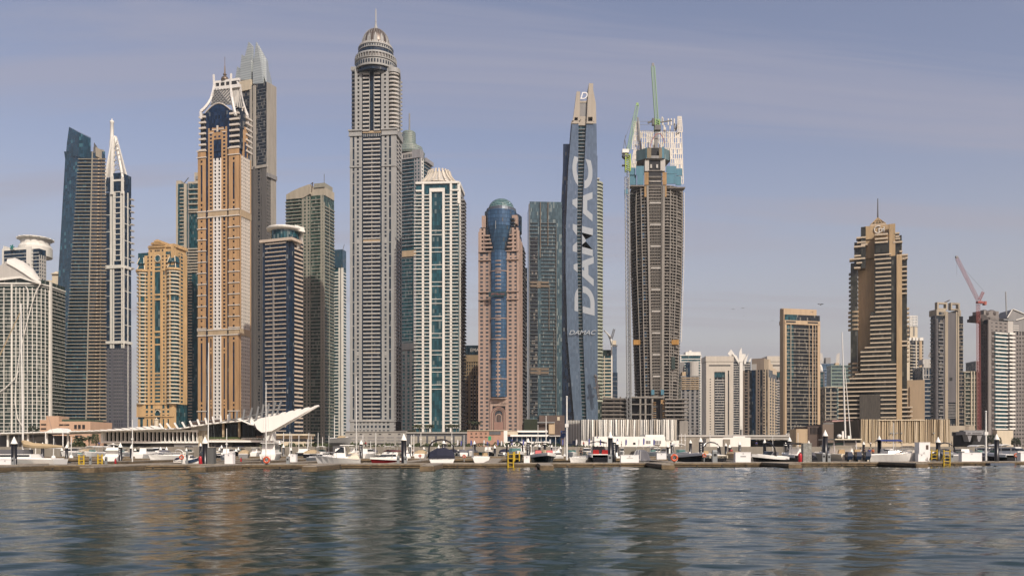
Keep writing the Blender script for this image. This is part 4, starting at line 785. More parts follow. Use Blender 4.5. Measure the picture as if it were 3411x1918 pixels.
# right face with dark balconies
t.bx('side_wall', darkin, W_, W_+.1, D_*.55, D_, 0, Z(790)); t.fac('R', 0, Z(790), fh, [('W',0,D_*.45,{'n':2,'w':.3,'h':1.8}),('P',D_*.45,D_*.55),('K',D_*.6,D_,{'h':1.1,'out':1.6,'m':dgrey})], m)
t.ms('mast', steel, MB().beam(t.p(1651,762,-5), t.p(1651,735,-5), .5)); t.done()

# ---- dark slab in the gap
t = Tower('apartment_tower', 'dark glass slab in the gap between the pink hotel and the teal glass tower', 1735, 1775, None, 820, 'R', 0, 22)
t.core(gdark, z1=t.z(892)); t.fac('F', 0, t.z(895), 3.4, [('P',0,t.u(1742)),('B',t.u(1742),t.W,{'h':.9,'m':dgrey})], dict(P=dgrey, B=dgrey)); t.done()

# ---- teal glass tower
t = Tower('residential_tower', 'teal glass tower with thin balcony lines and brown bands at two levels', 1764, 1872, None, 740, 'R', 3, 30)
U, Z = t.u, t.z; W_ = t.W; zt = Z(680); gt2 = glass('grey_teal_glass', (.07,.125,.15), 1.1, 3.25, metal=.3, var=.3, curtain=.12, ccol=(.22,.28,.28), line=.0, mull=.12); t.core(gt2, z1=zt); t.bx('glazing', gdark, U(1767), U(1791), -.4, .05, Z(1385), Z(790)); bt = paint('bronze_fin', (.16,.12,.08), .6, .15); st_ = paint('slab_edge_grey', (.10,.12,.13), .6, .15)
t.bx('glazing', gt2, .05, W_-.05, -.2, .05, Z(730), zt+2)
m = dict(P=st_, B=st_, K=st_)
t.fac('F', 6, Z(725), 3.25, [('B',U(1766),U(1792),{'h':.55,'out':1.3,'k':'balcony'}),('B',U(1803),U(1852),{'h':.55,'out':1.2,'k':'balcony'})], m)
for px, w, y0, y1 in ((1800,.6,860,675),(1825,.6,820,675),(1829,.4,1100,950),(1845,.3,1300,1100),(1852,.3,1385,760)): t.fbox('fin', bt, 'F', U(px)-w/2, U(px)+w/2, Z(y0), Z(y1), 1.6)
for py in (945,1233):
    for dy in (0,12): t.fbox('brown_band', bt, 'F', U(1766), U(1788), Z(py+dy), Z(py+dy-7), 1.5); t.fbox('brown_band', bt, 'F', U(1802), U(1828), Z(py+dy), Z(py+dy-7), 1.5)
    t.fbox('brown_band', bt, 'F', U(1788), U(1802), Z(py+14), Z(py-8), 1.0)
t.bx('roof_block', tan_, U(1838), U(1850), 4, 9, zt, Z(668)); t.bx('roof_block', steel, U(1812), U(1820), 4, 8, zt, Z(676)); t.bx('corner_pier', dgrey, -.6, .2, -.5, 4, 0, zt)
t.bx('podium', brown, U(1795), W_+2, -3, 20, 0, Z(1383)); t.bx('podium_window', cream, U(1855), U(1863), -3.2, -2.9, Z(1400), Z(1388)); t.done()

# ---- twisted blue glass tower with giant lettering
D0 = 800.0
t = Tower('residential_tower', 'slanting blue glass tower with giant DAMAC lettering and a concrete twin-fin top', 1905, 1990, None, D0, 'R', 0, 40)
U, Z = t.u, t.z; W_ = t.W; conc = paint('buff_concrete', (.42,.375,.31), .8, .1); gdk = glass('shaded_blue_glass', (.008,.02,.045), 1.6, 3.5, metal=.15, curtain=.02)
EL = [(300,1922),(345,1916),(412,1905),(560,1893),(760,1885),(900,1884),(1120,1890),(1250,1900),(1400,1913),(1500,1920)]; ES0 = [(412,1927),(560,1926),(760,1922),(900,1924),(1120,1928),(1400,1940),(1500,1943)]
ES1 = [(412,1953),(560,1946),(760,1938),(900,1938),(1120,1942),(1400,1954),(1500,1957)]; ER = [(278,1976),(345,1984),(412,1987),(560,1989),(760,1989),(900,1990),(1120,1991),(1400,1990),(1500,1990)]; EW = [(412,1902),(560,1890),(760,1875),(900,1868),(1500,1866)]
pr = [1494,1400,1250,1120,1000,900,760,660,560,480,412]
def strip(Ea, Eb, yf, yb, mat, kind, rows=pr): t.ms(kind, mat, MB().loft([[t.p(edge(Ea,p),p,yf),t.p(edge(Eb,p),p,yf),t.p(edge(Eb,p),p,yb),t.p(edge(Ea,p),p,yb)] for p in rows]))
strip(EL, ES0, 0, 30, gsky, 'glazing'); strip(ES1, ER, -1.0, 30, gsky, 'glazing'); strip(ES0, ES1, 2.5, 28, gteal, 'slot_glazing'); strip(EW, EL, 3, 32, gdk, 'side_glazing')  # left flank: its shade is put into a near-black glass colour
py = 1480
while py > 420:
    a, b = t.p(edge(ES0,py),py,0), t.p(edge(ES1,py),py,0); t.bx('slot_balcony', steel, a.x+.05, b.x-.05, .6, 3, Z(py+.7), Z(py-.8)); py -= 11.8
# top
def poly(kind, pts, y0, y1, mat=None): q = [t.p(a,b,y0) for a,b in pts]; q2 = [Vector((v.x,y1,v.z)) for v in q]; t.ms(kind, mat or conc, MB().loft([q, q2]))
poly('crown_wall', [(1905,412),(1904,420),(1927,420),(1927,405),(1912,404),(1913,391),(1923,391),(1923,404),(1927,405),(1930,345),(1933,306),(1921,305)][:0] or [(1904,414),(1927,414),(1928,402),(1912,402)], 0, 12)
poly('crown_wall', [(1907,402),(1913,402),(1914,391),(1910,391)], 0, 12); poly('crown_wall', [(1924,402),(1933,402),(1933,391),(1925,391)], 0, 12); poly('crown_wall', [(1910,391),(1931,391),(1932,342),(1933,306),(1921,305),(1916,345)], 0, 12)
poly('crown_wall', [(1904,418),(1955,418),(1955,402),(1904,402)], 1.0, 11); poly('crown_wall', [(1930,392),(1936,402),(1948,402),(1957,392),(1957,388),(1931,388)], 1.2, 11); poly('crown_louvre', [(1930,389),(1956,389),(1957,342),(1931,342)], 1.6, 10, mgrey); poly('crown_wall', [(1930,343),(1958,343),(1958,336),(1931,336)], 1.2, 11)
for px0, px1 in ((1913,1924),(1935,1949),(1958,1974)): poly('crown_opening', [(px0,403),(px1,403),(px1,390),(px0,390)], 2.4, 4, darkin)
poly('crown_fin', [(1953,416),(1976,416),(1976,404),(1954,404)], -1, 18); poly('crown_fin', [(1954,404),(1959,404),(1959,390),(1955,390)], -1, 18); poly('crown_fin', [(1974,404),(1978,404),(1977,390),(1974,390)], -1, 18); poly('crown_fin', [(1955,390),(1976,390),(1976,278),(1962,278),(1957,345)], -1, 18)
poly('crown_side', [(1976,416),(1987,432),(1985,345),(1976,300)], 0, 20); poly('crown_wall', [(1958,300),(1963,300),(1960,340),(1957,340)], 2, 10)
# right balcony stack
k = 0; cxp = t.p(1984,900,8); gbal = paint('sage_balcony', (.34,.37,.29), .7, .12); t.ms('stack_glazing', ggreen, MB().prism(arc(cxp.x, 9, 6.3, 7.5, -85, 90, 8)+[(cxp.x,16)], 0, Z(603)))
while 1335-k*11.75 > 596: t.ms('balcony', gbal, MB().prism(arc(cxp.x, 9, 7.2, 9, -85, 80, 8)+[(cxp.x,12)], Z(1335-k*11.75+2), Z(1335-k*11.75-4.2))); k += 1
t.bx('roof_slab', lgrey, cxp.x-2, cxp.x+3, -.5, 10, Z(597), Z(593)); t.ms('edge_pier', gsky, MB().beam(t.p(1989,1400,1), t.p(1988,520,1), 1.2))
# left wing
EWa = [(480,1876),(560,1875),(700,1868),(1000,1866),(1500,1864)]; EWb = [(480,1898),(700,1892),(1000,1880),(1500,1876)]
t.ms('wing_glazing', gblue if False else glass('wing_glass', (.04,.09,.17), 1.5, 3.5, metal=.3, var=.25), MB().loft([[t.p(edge(EWa,p),p,34),t.p(edge(EWb,p)+26,p,34),t.p(edge(EWb,p)+26,p,50),t.p(edge(EWa,p),p,50)] for p in (1494,1000,700,560,480)]))
t.ms('wing_glazing', gsky, MB().loft([[t.p(1882-(p-617)*.006,p,32.5),t.p(1893-(p-617)*.01,p,32.5),t.p(1893-(p-617)*.01,p,34),t.p(1882-(p-617)*.006,p,34)] for p in (1494,1000,617)]))
k = 0
while 1400-k*12 > 690: q = t.p(1868,1400-k*12,30); t.bx('wing_balcony', mgrey, q.x-1.2, q.x+1.4, 28, 34, q.z-1.0, q.z+.8); k += 1
# giant letters lying on the glass: upward reading
ltr = paint('pale_frit', (.36,.40,.44), .5, .05)
def giant(ch, pyc, hgt, wid, pxc):
    o = text_mesh(ch, ltr, 'giant_letter', t.o, 1.0, .012, .18, 1.0, None, .035); me = o.data
    xs = [v.co.x for v in me.vertices]; ys = [v.co.y for v in me.vertices]; w, h = max(xs)-min(xs), max(ys)-min(ys); mx_, my_ = (max(xs)+min(xs))/2, (max(ys)+min(ys))/2
    c_ = t.p(pxc, pyc, 0)
    for v in me.vertices:
        a = (v.co.x-mx_)/w*hgt; b = (v.co.y-my_)/h*wid; v.co = Vector((c_.x-b, -v.co.z*3, c_.z+a))
    o.scale = (1,1,1); py_ = pyc
    xa, xb = t.p(edge(ES0,py_),py_,0).x-.1, t.p(edge(ES1,py_),py_,0).x+.2       # the letter is broken by the balcony slot
    import bmesh
    me2 = me.copy(); o2 = bpy.data.objects.new('giant_letter', me2); C.objects.link(o2); o2.parent = t.o
    for mm, xx, nx, oo, yy in ((me, xa, 1, o, -.12), (me2, xb, -1, o2, -1.12)):
        bm = bmesh.new(); bm.from_mesh(mm)
        bmesh.ops.bisect_plane(bm, geom=bm.verts[:]+bm.edges[:]+bm.faces[:], plane_co=(xx,0,0), plane_no=(nx,0,0), clear_outer=True)
        bm.to_mesh(mm); bm.free(); oo.location = (0,yy,0)
for ch, pyc, pxc in (('D',1003,1947),('A',905,1944),('M',800,1941),('A',690,1940),('C',575,1940)): giant(ch, pyc, 28 if ch in 'DA' else 31, 19, pxc)
s_ = text_mesh('DAMAC', ltr, 'lettering', t.o, 6.0, .3, .35, 1.18, None, .06); s_.rotation_euler = (math.radians(90),0,0); s_.location = t.p(1938,1108,-1.8)
s_ = text_mesh('D', paint('white_letter', (.8,.8,.8), .5, .05), 'roof_letter', t.o, 9.5, .5, .3, 1.0, None, .08); s_.rotation_euler = (math.radians(90),0,0); s_.location = t.p(1943,321,.4); t.done()
# ---- tower under construction
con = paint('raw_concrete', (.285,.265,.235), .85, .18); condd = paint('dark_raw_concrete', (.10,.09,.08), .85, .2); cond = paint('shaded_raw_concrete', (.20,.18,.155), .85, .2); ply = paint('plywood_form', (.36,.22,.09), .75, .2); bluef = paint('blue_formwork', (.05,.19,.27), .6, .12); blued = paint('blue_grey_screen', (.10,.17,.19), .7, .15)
wsc = paint('white_facade_screen', (.74,.70,.62), .6, .08); blug = glass('site_blue_glass', (.03,.13,.24), 1.5, 3.3, metal=.3, curtain=0)
t = Tower('unfinished_tower', 'concrete tower under construction with open floors, blue formwork and a white screen crown', 2098, 2276, None, 830, 'R', 0, 44)
U, Z = t.u, t.z; YC = 22
HL = [(380,2112),(450,2106),(580,2099),(700,2096),(900,2100),(1130,2108),(1300,2113),(1500,2116)]; HR = [(380,2262),(450,2268),(600,2276),(730,2277),(900,2274),(1100,2267),(1300,2261),(1500,2259)]
KL = [(500,2156),(700,2160),(1000,2166),(1300,2172),(1500,2174)]; KR = [(500,2208),(700,2207),(1000,2205),(1300,2204),(1500,2204)]
def plan(py, o=0.0):      # left flank, front left, recessed core, front right, right flank
    l, r_, kl, kr = (edge(E,py) for E in (HL,HR,KL,KR)); q = lambda px, y: (U(px,y)+(o if px > 2180 else -o), y-o, Z(py))
    return [q(l,24),q(l+3,14),q(l+22,5),q(kl-24,1),q(kl,0),q(kl,0.3),q(kr,0.3),q(kr,0),q(kr+26,1),q(r_-22,5),q(r_-4,13),q(r_,24),q(r_-6,44),q(l+6,44)]
rows = [1494,1300,1130,1000,900,800,700,620]
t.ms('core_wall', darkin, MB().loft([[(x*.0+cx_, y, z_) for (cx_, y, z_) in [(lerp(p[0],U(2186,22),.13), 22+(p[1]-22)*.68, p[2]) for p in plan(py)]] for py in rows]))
fpx = 10.3; py = 1330; k = 0
while py > 612:
    pl = plan(py); mb = MB(); mb.loft([pl, [(x,y,z_+.75) for x,y,z_ in pl]]); t.ms('floor_slab', con, mb); py -= fpx; k += 1
def col(f, kind='column', w=1.2, mat=con, dy=-.1, rows=rows, w2=None):
    mb = MB(); pts = [f(p) for p in rows]
    for a, b in zip(pts, pts[1:]): mb.beam(a, b, w, w2 or w)
    t.ms(kind, mat, mb)
for i in (1,2,3,8,9,10): col(lambda p, i=i: Vector(plan(p)[i])+Vector((0,-.05,0)), w=.8)
col(lambda p: Vector(plan(p)[4])+Vector((-.6,-.4,0)), 'core_column', 2.0); col(lambda p: Vector(plan(p)[7])+Vector((.8,-.4,0)), 'core_column', 2.4); col(lambda p: Vector(plan(p)[7])+Vector((-1.0,-.2,0)), 'core_column', .8)
for i, j, f in ((8,9,.5),(3,4,.45)): col(lambda p, i=i, j=j, f=f: Vector(plan(p)[i]).lerp(Vector(plan(p)[j]), f)+Vector((0,.8,0)), 'partition', .45, con if i > 6 else condd, w2=1.6)
# core bay: stacked dark storeys, pale transfer beams every seven floors
py = 1325; k = 0
while py > 590:
    a, b = edge(KL,py), edge(KR,py); t.bx('core_beam', lgrey if k % 7 == 0 else cond, U(a)+1.2, U(b)-1.6, -.2, 1.2, Z(py+ (1 if k % 7 else 2)), Z(py-(.6 if k % 7 else 2.5)))
    if k % 7: [t.bx('core_block', condd, U(a+8+9*j), U(a+8+9*j)+1.0, 1.0, 2.4, Z(py), Z(py-4)) for j in range(4)]
    py -= fpx; k += 1
rnd.seed(3); py = 1330-fpx
while py > 640:      # wall infill and blue windows between slabs
    pl = plan(py); zz = Z(py); 
    for (i, j, fs) in ((2,3,((.12,.4),(.55,.95))),(3,4,((.1,.45),)),(8,9,((.1,.3),(.34,.42))),(7,8,((.12,.36),(.55,.8))),(9,10,((.2,.8),))):
        for f0, f1 in fs:
            if rnd.random() < .45:
                a, b = Vector(pl[i]).lerp(Vector(pl[j]), f0), Vector(pl[i]).lerp(Vector(pl[j]), f1); off = Vector((0,1.2,0)); h = 2.5 if rnd.random() < .75 else 1.1
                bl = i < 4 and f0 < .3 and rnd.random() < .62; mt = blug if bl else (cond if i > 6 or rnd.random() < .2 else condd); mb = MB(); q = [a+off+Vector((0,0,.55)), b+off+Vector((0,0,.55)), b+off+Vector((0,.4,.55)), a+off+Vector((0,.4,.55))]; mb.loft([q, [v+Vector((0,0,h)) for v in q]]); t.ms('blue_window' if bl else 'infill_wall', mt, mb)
    py -= fpx
col(lambda p: Vector(plan(p)[11])+Vector((.3,-3,0)), 'edge_screen', .5, wsc, rows=[p for p in rows if p < 1150]); 
t.bx('orange_net', paint('orange_net', (.42,.22,.05), .8, .2), U(2237), U(2263), 3, 7, Z(1146), Z(1130)); t.bx('orange_net', MATS['orange_net'], U(2112), U(2135), 4, 8, Z(1146), Z(1130))
t.bx('green_sheet', paint('dark_green_sheet', (.01,.03,.025), .7, .2), U(2238), U(2250), 2.2, 2.6, Z(1228), Z(1187))
# blue climbing formwork
for x0, x1, p0, p1 in ((2099,2122,613,580),(2123,2145,615,583),(2098,2118,583,556),(2119,2146,583,553)): t.bx('formwork_panel', bluef, U(x0), U(x1)-.3, 2.5 if x0 < 2115 else .2, 3.4 if x0 < 2115 else 1.2, Z(p0), Z(p1))
for x0, x1, p0, p1 in ((2220,2252,612,580),(2253,2272,614,584),(2220,2254,579,553),(2255,2276,582,558)): t.bx('formwork_panel', bluef, U(x0), U(x1)-.3, .2 if x0 < 2245 else 3, 1.2 if x0 < 2245 else 4, Z(p0), Z(p1))
for x0 in (2146,2206):
    for p0, p1 in ((657,620),(617,575)): t.bx('plywood_panel', ply, U(x0), U(x0+14), -1, 0, Z(p0), Z(p1))
t.bx('work_deck', cond, U(2222), U(2282), -1, 8, Z(628), Z(624)); t.bx('work_deck', cond, U(2100), U(2150), -1, 8, Z(622), Z(618))
# raised core with screens
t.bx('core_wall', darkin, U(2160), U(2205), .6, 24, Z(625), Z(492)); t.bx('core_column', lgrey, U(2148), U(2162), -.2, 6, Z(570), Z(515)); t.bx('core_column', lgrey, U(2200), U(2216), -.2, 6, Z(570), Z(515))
for py in (590,604,570): t.bx('core_beam', con, U(2160), U(2206), -.3, 2, Z(py), Z(py-2.5))
for k in range(2): t.bx('core_block', lgrey, U(2166+k*20), U(2172+k*20), -.2, .6, Z(560), Z(548))
hexa = lambda o: [(U(2122)+o,6),(U(2152)+o*.5,-2.2+o),(U(2208)-o*.5,-2.2+o),(U(2238)-o,6),(U(2232)-o,22),(U(2128)+o,22)]
def band(py0, py1, mat, kind, o, i0, i1):
    pts = hexa(o); 
    for i in range(i0, i1):
        a, b = Vector((*pts[i],0)), Vector((*pts[i+1],0)); n = Vector((-(b-a).y, (b-a).x, 0)).normalized()*.5; q = [a, b, b+n, a+n]; t.ms(kind, mat, MB().loft([[v+Vector((0,0,Z(py0))) for v in q],[v+Vector((0,0,Z(py1))) for v in q]]))
band(530,496,blued,'core_screen',0,0,1); band(530,496,blued,'core_screen',0,2,3); t.bx('core_screen', paint('tan_mesh_screen', (.24,.20,.13), .8, .2), U(2152), U(2168), -2.2, -1.6, Z(528), Z(497)); t.bx('core_screen', MATS['tan_mesh_screen'], U(2194), U(2204), -2.2, -1.6, Z(528), Z(497)); t.bx('core_screen', bluef, U(2204), U(2210), -2.2, -1.6, Z(530), Z(492)); t.bx('core_screen', bluef, U(2150), U(2154), -2.2, -1.6, Z(530), Z(494)); t.bx('core_screen', mgrey, U(2154), U(2208), -2.0, -1.4, Z(530), Z(521))
mb = MB(); pts = hexa(.6); mb.prism(pts, Z(531), Z(529)); mb2 = [(x*1.0+0, y, 0) for x, y in hexa(4)]; t.ms('core_deck', cond, mb); t.ms('core_deck', cond, MB().loft([[(x,y,Z(537)) for x,y in hexa(5)],[(x,y,Z(531)) for x,y in hexa(1)]]))
# white screen crown at the back and the right
def scr(pa, pb, ya, yb, p0, p1, n, rowh, fill, kind='crown_screen'):
    mb = MB(); 
    for i in range(n+1):
        f = i/n; a = t.p(lerp(pa[0],pb[0],f), p0, lerp(ya,yb,f)); b = t.p(lerp(pa[1],pb[1],f), p1, lerp(ya,yb,f)); mb.beam(a, b, .9)
    py = p0
    while py > p1:
        f = (py-p0)/(p1-p0); a = t.p(lerp(pa[0],pa[1],f), py, ya); b = t.p(lerp(pb[0],pb[1],f), py, yb); mb.beam(a, b, .55); 
        py -= rowh
    t.ms(kind, wsc, mb)
    if fill:
        for r_ in range(int((p0-p1)/rowh)):
            for i in range(n):
                if rnd.random() < fill:
                    f0, f1 = (i+.15)/n, (i+.85-.3*rnd.random())/n; q0 = p0-r_*rowh; q1 = q0-rowh*.9; g0 = (q0-p0)/(p1-p0); g1 = (q1-p0)/(p1-p0)
                    A = [t.p(lerp(lerp(pa[0],pa[1],g),lerp(pb[0],pb[1],g),f), q, lerp(ya,yb,f)+.2) for (g,q,f) in ((g0,q0,f0),(g0,q0,f1),(g1,q1,f1),(g1,q1,f0))]; t.ms('screen_panel', wsc, MB().loft([A,[v+Vector((0,.3,0)) for v in A]]))
scr((2238,2232),(2276,2272), 4, 12, 612, 495, 6, 16.5, .4); scr((2230,2228),(2272,2270), 10, 14, 495, 440, 6, 18, .35); scr((2132,2134),(2232,2230), 40, 40, 510, 436, 14, 17, .5)
scr((2100,2112),(2134,2128), 24, 38, 560, 500, 6, 15, .45); scr((2106,2112),(2134,2128), 24, 38, 498, 405, 5, 15, .12); scr((2258,2258),(2273,2269), 10, 16, 440, 388, 3, 20, 0)
for px, a, b in ((2208,418,395),(2226,418,396),(2236,418,396),(2246,420,396),(2212,438,418),(2232,436,420),(2247,436,412),(2216,440,425),(2259,430,405),(2206,410,390)): q = t.p(px,a,20); q2 = t.p(px,b,20); t.ms('screen_blade', wsc, MB().beam(q, q2, 1.2))
for a in (405,416,436): t.ms('screen_rail', steel, MB().beam(t.p(2126,a,38), t.p(2262,a,30), .25))
t.ms('screen_post', mgrey, MB().beam(t.p(2124,392,30), t.p(2135,500,30), 1.6).beam(t.p(2262,398,14), t.p(2250,436,20), 1.2)); 
redm = paint('red_boom', (.35,.08,.05), .6, .15); pb_ = [t.p(*q) for q in ((2166,492,6),(2170,470,6),(2184,448,7),(2200,446,7),(2210,462,7),(2213,478,7))]
mb = MB(); [mb.beam(a, b, .55) for a, b in zip(pb_, pb_[1:])]; t.ms('concrete_boom', redm, mb)
# podium of the site
for k in range(6):
    py = 1398-k*13; o = rnd.uniform(-3,3)
    t.bx('podium_slab', cond, U(1978+o), U(2098), -8, 30, Z(py), Z(py-2.6)); t.bx('podium_slab', con if k > 0 else cond, U(2210), U(2286), -9, 30, Z(py), Z(py-4.5)); t.bx('podium_parapet', cond, U(1978+o), U(2070+o*4), -8.3, -8, Z(py-2.6), Z(py-6))
for px in (1984,2010,2040,2062,2082): t.bx('podium_column', cond, U(px), U(px)+1.4, -6, -4, 0, Z(1322))
for px in (2128,2145,2168,2212,2240,2268): t.bx('podium_column', con, U(px), U(px)+1.6, -5, -3, 0, Z(1328))
t.bx('podium_core', darkin, U(1990), U(2280), 2, 28, 0, Z(1330)); t.bx('podium_slab', con, U(2100), U(2210), -5, 20, Z(1326), Z(1321)); t.bx('podium_slab', con, U(2100), U(2170), -5, 20, Z(1348), Z(1345)); t.bx('podium_slab', con, U(2100), U(2170), -5, 20, Z(1382), Z(1379))
for k in range(9): t.bx('stair_landing', ply if k % 3 else con, U(2172), U(2182), -6, -3, Z(1398-k*7), Z(1396-k*7)); t.bx('stair_landing', ply if k % 4 else con, U(2204), U(2212), -6, -3, Z(1398-k*7), Z(1395-k*7))
t.bx('formwork_panel', bluef, U(2168), U(2178), -3, -2, Z(1315), Z(1298)); t.bx('formwork_panel', bluef, U(2200), U(2210), -3, -2, Z(1315), Z(1298)); t.bx('plywood_panel', ply, U(2198), U(2212), -6, -5, Z(1345), Z(1332)); t.bx('podium_slab', con, U(2258), U(2286), -9, 12, 0+8, Z(1402)); t.done()

def lattice(mb, a, b, w, n, r_=.16):
    """square lattice boom or mast"""
    a, b = Vector(a), Vector(b); d = (b-a).normalized(); up = Vector((0,1,0)) if abs(d.y) < .9 else Vector((1,0,0)); x = d.cross(up).normalized()*w/2; y = x.cross(d).normalized()*w/2
    cs = [x+y, -x+y, -x-y, x-y]
    for c_ in cs: mb.beam(a+c_, b+c_, r_*2)
    for i in range(n):
        p0, p1 = a.lerp(b, i/n), a.lerp(b, (i+1)/n)
        for j in range(4): mb.beam(p0+cs[j], p1+cs[(j+1)%4], r_*1.4)
    return mb
lime = paint('lime_green_paint', (.24,.42,.12), .5, .12); mint = paint('mint_green_paint', (.26,.42,.27), .5, .1); redp = paint('faded_red_paint', (.36,.085,.075), .55, .15)
o = P(2092,1330,820); h = thing('site_hoist', 'lattice hoist mast climbing the left side of the unfinished tower', 'hoist', (o.x,o.y,GZ))
L_ = lambda px, py, Y=820, oo=None: P(px,py,Y)-Vector(((oo or h).location))
lattice(MB(), L_(2095,1400), L_(2088,590), 3.6, 60, .26).build('mast', steel, h); lattice(MB(), L_(2100,1400,822), L_(2092,560,822), 2.2, 60, .2).build('mast', steel, h)
for k in range(8): MB().beam(L_(2086,1310-k*95), L_(2108,1310-k*95,830), .5).build('tie', steel, h)
MB().box(-3.4,-.6,-2,1,L_(0,648).z,L_(0,632).z).build('hoist_car', bluef, h)
o = P(2190,440,842); cr = thing('tower_crane', 'mint green luffing crane with near upright jib on top of the unfinished tower', 'crane', (o.x,o.y,o.z)); L2 = lambda px, py, Y=842: P(px,py,Y)-cr.location
lattice(MB(), L2(2189,425), L2(2175,222), 3.0, 26, .3).build('jib', mint, cr); lattice(MB(), L2(2188,436), L2(2189,400), 4.4, 5, .5).build('jib_foot', lime, cr)
MB().box(L2(2180,436).x, L2(2200,436).x, -3, 3, L2(0,436).z, L2(0,420).z).build('machinery_deck', dgrey, cr); MB().box(L2(2171,222).x, L2(2178,222).x, -1, 1, L2(0,222).z, L2(0,212).z).build('jib_head', mgrey, cr)
MB().beam(L2(2158,410), L2(2178,402), 1.6).beam(L2(2200,408), L2(2238,402), 1.0).box(L2(2172,0).x, L2(2180,0).x, -2, 2, L2(0,418).z, L2(0,396).z).build('counter_jib', dgrey, cr); MB().beam(L2(2186,440), L2(2186,500), 3).build('mast', mgrey, cr)
o = P(2090,570,815); cr2 = thing('tower_crane', 'lime green luffing crane with hanging machinery on the left shoulder of the unfinished tower', 'crane', (o.x,o.y,o.z)); L3 = lambda px, py, Y=815: P(px,py,Y)-cr2.location
lattice(MB(), L3(2093,502), L3(2123,352), 2.8, 20, .3).build('jib', mint, cr2); lattice(MB(), L3(2091,572), L3(2091,515), 4.6, 8, .4).build('mast', paint('acid_green_paint', (.38,.52,.05), .5, .1), cr2)
MB().box(L3(2072,0).x, L3(2094,0).x, -3, 3, L3(0,512).z, L3(0,500).z).build('machinery_deck', offw, cr2); MB().ball(L3(2085,522), 4.2, 3, 3).build('slew_ring', dgrey, cr2); MB().beam(L3(2076,502), L3(2081,466), .5).beam(L3(2088,500), L3(2081,466), .5).beam(L3(2081,466), L3(2085,450), .5).beam(L3(2081,466), L3(2122,356), .2).build('a_frame', dgrey, cr2); MB().box(L3(2119,0).x, L3(2127,0).x, -1, 1, L3(0,352).z, L3(0,344).z).build('jib_head', lime, cr2); MB().box(L3(2072,0).x, L3(2090,0).x, -2, 2, L3(0,553).z, L3(0,550).z).build('platform', dgrey, cr2)
# ---- distant pieces left of the site
t = Tower('residential_tower', 'slim cream balcony tower with curved white roof ribs, glimpsed right of the slanting glass tower', 1998, 2040, None, 1150, 'R', 0, 26)
U, Z = t.u, t.z; t.core(gteal, z1=Z(1165)); m = dict(P=cream, B=cream, K=cream); t.fac('F', 0, Z(1185), 4.7, [('B',0,t.W,{'h':1.9}),('P',0,U(2002)),('P',U(2012),U(2014)),('P',U(2036),t.W)], m); t.bx('roof_band', ggreen, 0, U(2036), -.4, 3, Z(1185), Z(1165))
for dx, c_ in ((0,mgrey),(4,white),(8,white)): t.ms('roof_rib', c_, MB().tube([t.p(2012+dx,1100+dx), t.p(2024+dx,1112+dx), t.p(2032+dx*.8,1128+dx), t.p(2037,1150)], 1.0, 6)); 
t.ms('roof_rib', white, MB().beam(t.p(2037,1150), t.p(2038,1330), 1.4)); t.done()
t = Tower('office_tower', 'hazy pale blue glass tower far behind, beneath a small cream crane counterweight', 2040, 2057, None, 1500, 'R', 0, 26); t.core(gblue, z1=t.z(1240)); t.bx('upper_glazing', gsky, t.u(2041), t.u(2055), 1, 20, t.z(1240), t.z(1150)); t.fac('F', 0, t.z(1240), 8, [('B',0,t.W,{'h':.8,'m':mgrey})], dict(B=mgrey)); t.done()
o = P(2044,1150,1140); c3 = thing('tower_crane', 'small dark luffing crane poking up behind the curved ribbed cream tower', 'crane', (o.x,o.y,o.z)); L4 = lambda px, py, Y=1140: P(px,py,Y)-c3.location
lattice(MB(), L4(2037,1128), L4(2046,1096), 2.4, 8, .3).build('jib', dgrey, c3); MB().box(L4(2040,0).x, L4(2052,0).x, -2, 2, L4(0,1148).z, L4(0,1134).z).build('counterweight', cream, c3); MB().box(L4(2040,0).x, L4(2056,0).x, -2, 2, L4(0,1154).z, L4(0,1149).z).build('machinery_deck', dgrey, c3)
o = P(1990,1320,815); c4 = thing('site_crane', 'rusty brown crawler crane folded beside the site podium, against the blue glass', 'crane', (o.x,o.y,PZ(1332,815))); L5 = lambda px, py, Y=790: P(px,py,Y)-c4.location
lattice(MB(), L5(1995,1330), L5(1984,1250), 1.6, 14, .2).build('mast', brown, c4); MB().box(L5(1990,0).x, L5(2000,0).x, -2, 2, L5(0,1332).z, L5(0,1288).z).build('tower_section', paint('rust', (.22,.10,.04), .8, .2), c4); MB().beam(L5(1977,1292), L5(2000,1286), 1.6).ball(L5(1983,1252), 1.6).build('machinery', dgrey, c4)

# ---- right hand group, far
def simple(name, label, xl, xr, py, Y, wall, gl, fh=3.6, style='B', yaw=0, side='R', xs=None, D=24, h=.9, extra=None, n=4, cat='residential_tower'):
    t = Tower(cat, label, xl, xr, xs, Y, side, yaw, D if xs is None else None); zt = t.z(py); t.core(gl, z1=zt); m = dict(P=wall, B=wall, K=wall)
    if style == 'B': t.fac('F', 0, zt-1, fh, [('B',0,t.W,{'h':h}),('P',0,1.4),('P',t.W-1.4,t.W)], m)
    elif style == 'W': t.fac('F', 0, zt, fh, [('W',0,t.W,{'n':n,'w':.5,'h':h})], m)
    elif style == 'K': t.fac('F', 0, zt-1, fh, [('K',.5,t.W-.5,{'h':h}),('P',t.W*.45,t.W*.52),('P',0,1)], m)
    if xs is not None: t.fac(side, 0, zt, fh, [('W',0,t.D,{'n':3,'w':.45,'h':h})], m)
    t.bx('roof_slab', wall, -.4, t.W+.4, -.6, t.D, zt, zt+1.2)
    if extra: extra(t)
    return t.done()
def ex(t): t.bx('roof_block', white, t.u(2285), t.u(2335), 2, 20, t.z(1184), t.z(1171)); t.bx('roof_block', white, t.u(2296), t.u(2305), 3, 8, t.z(1171), t.z(1166))
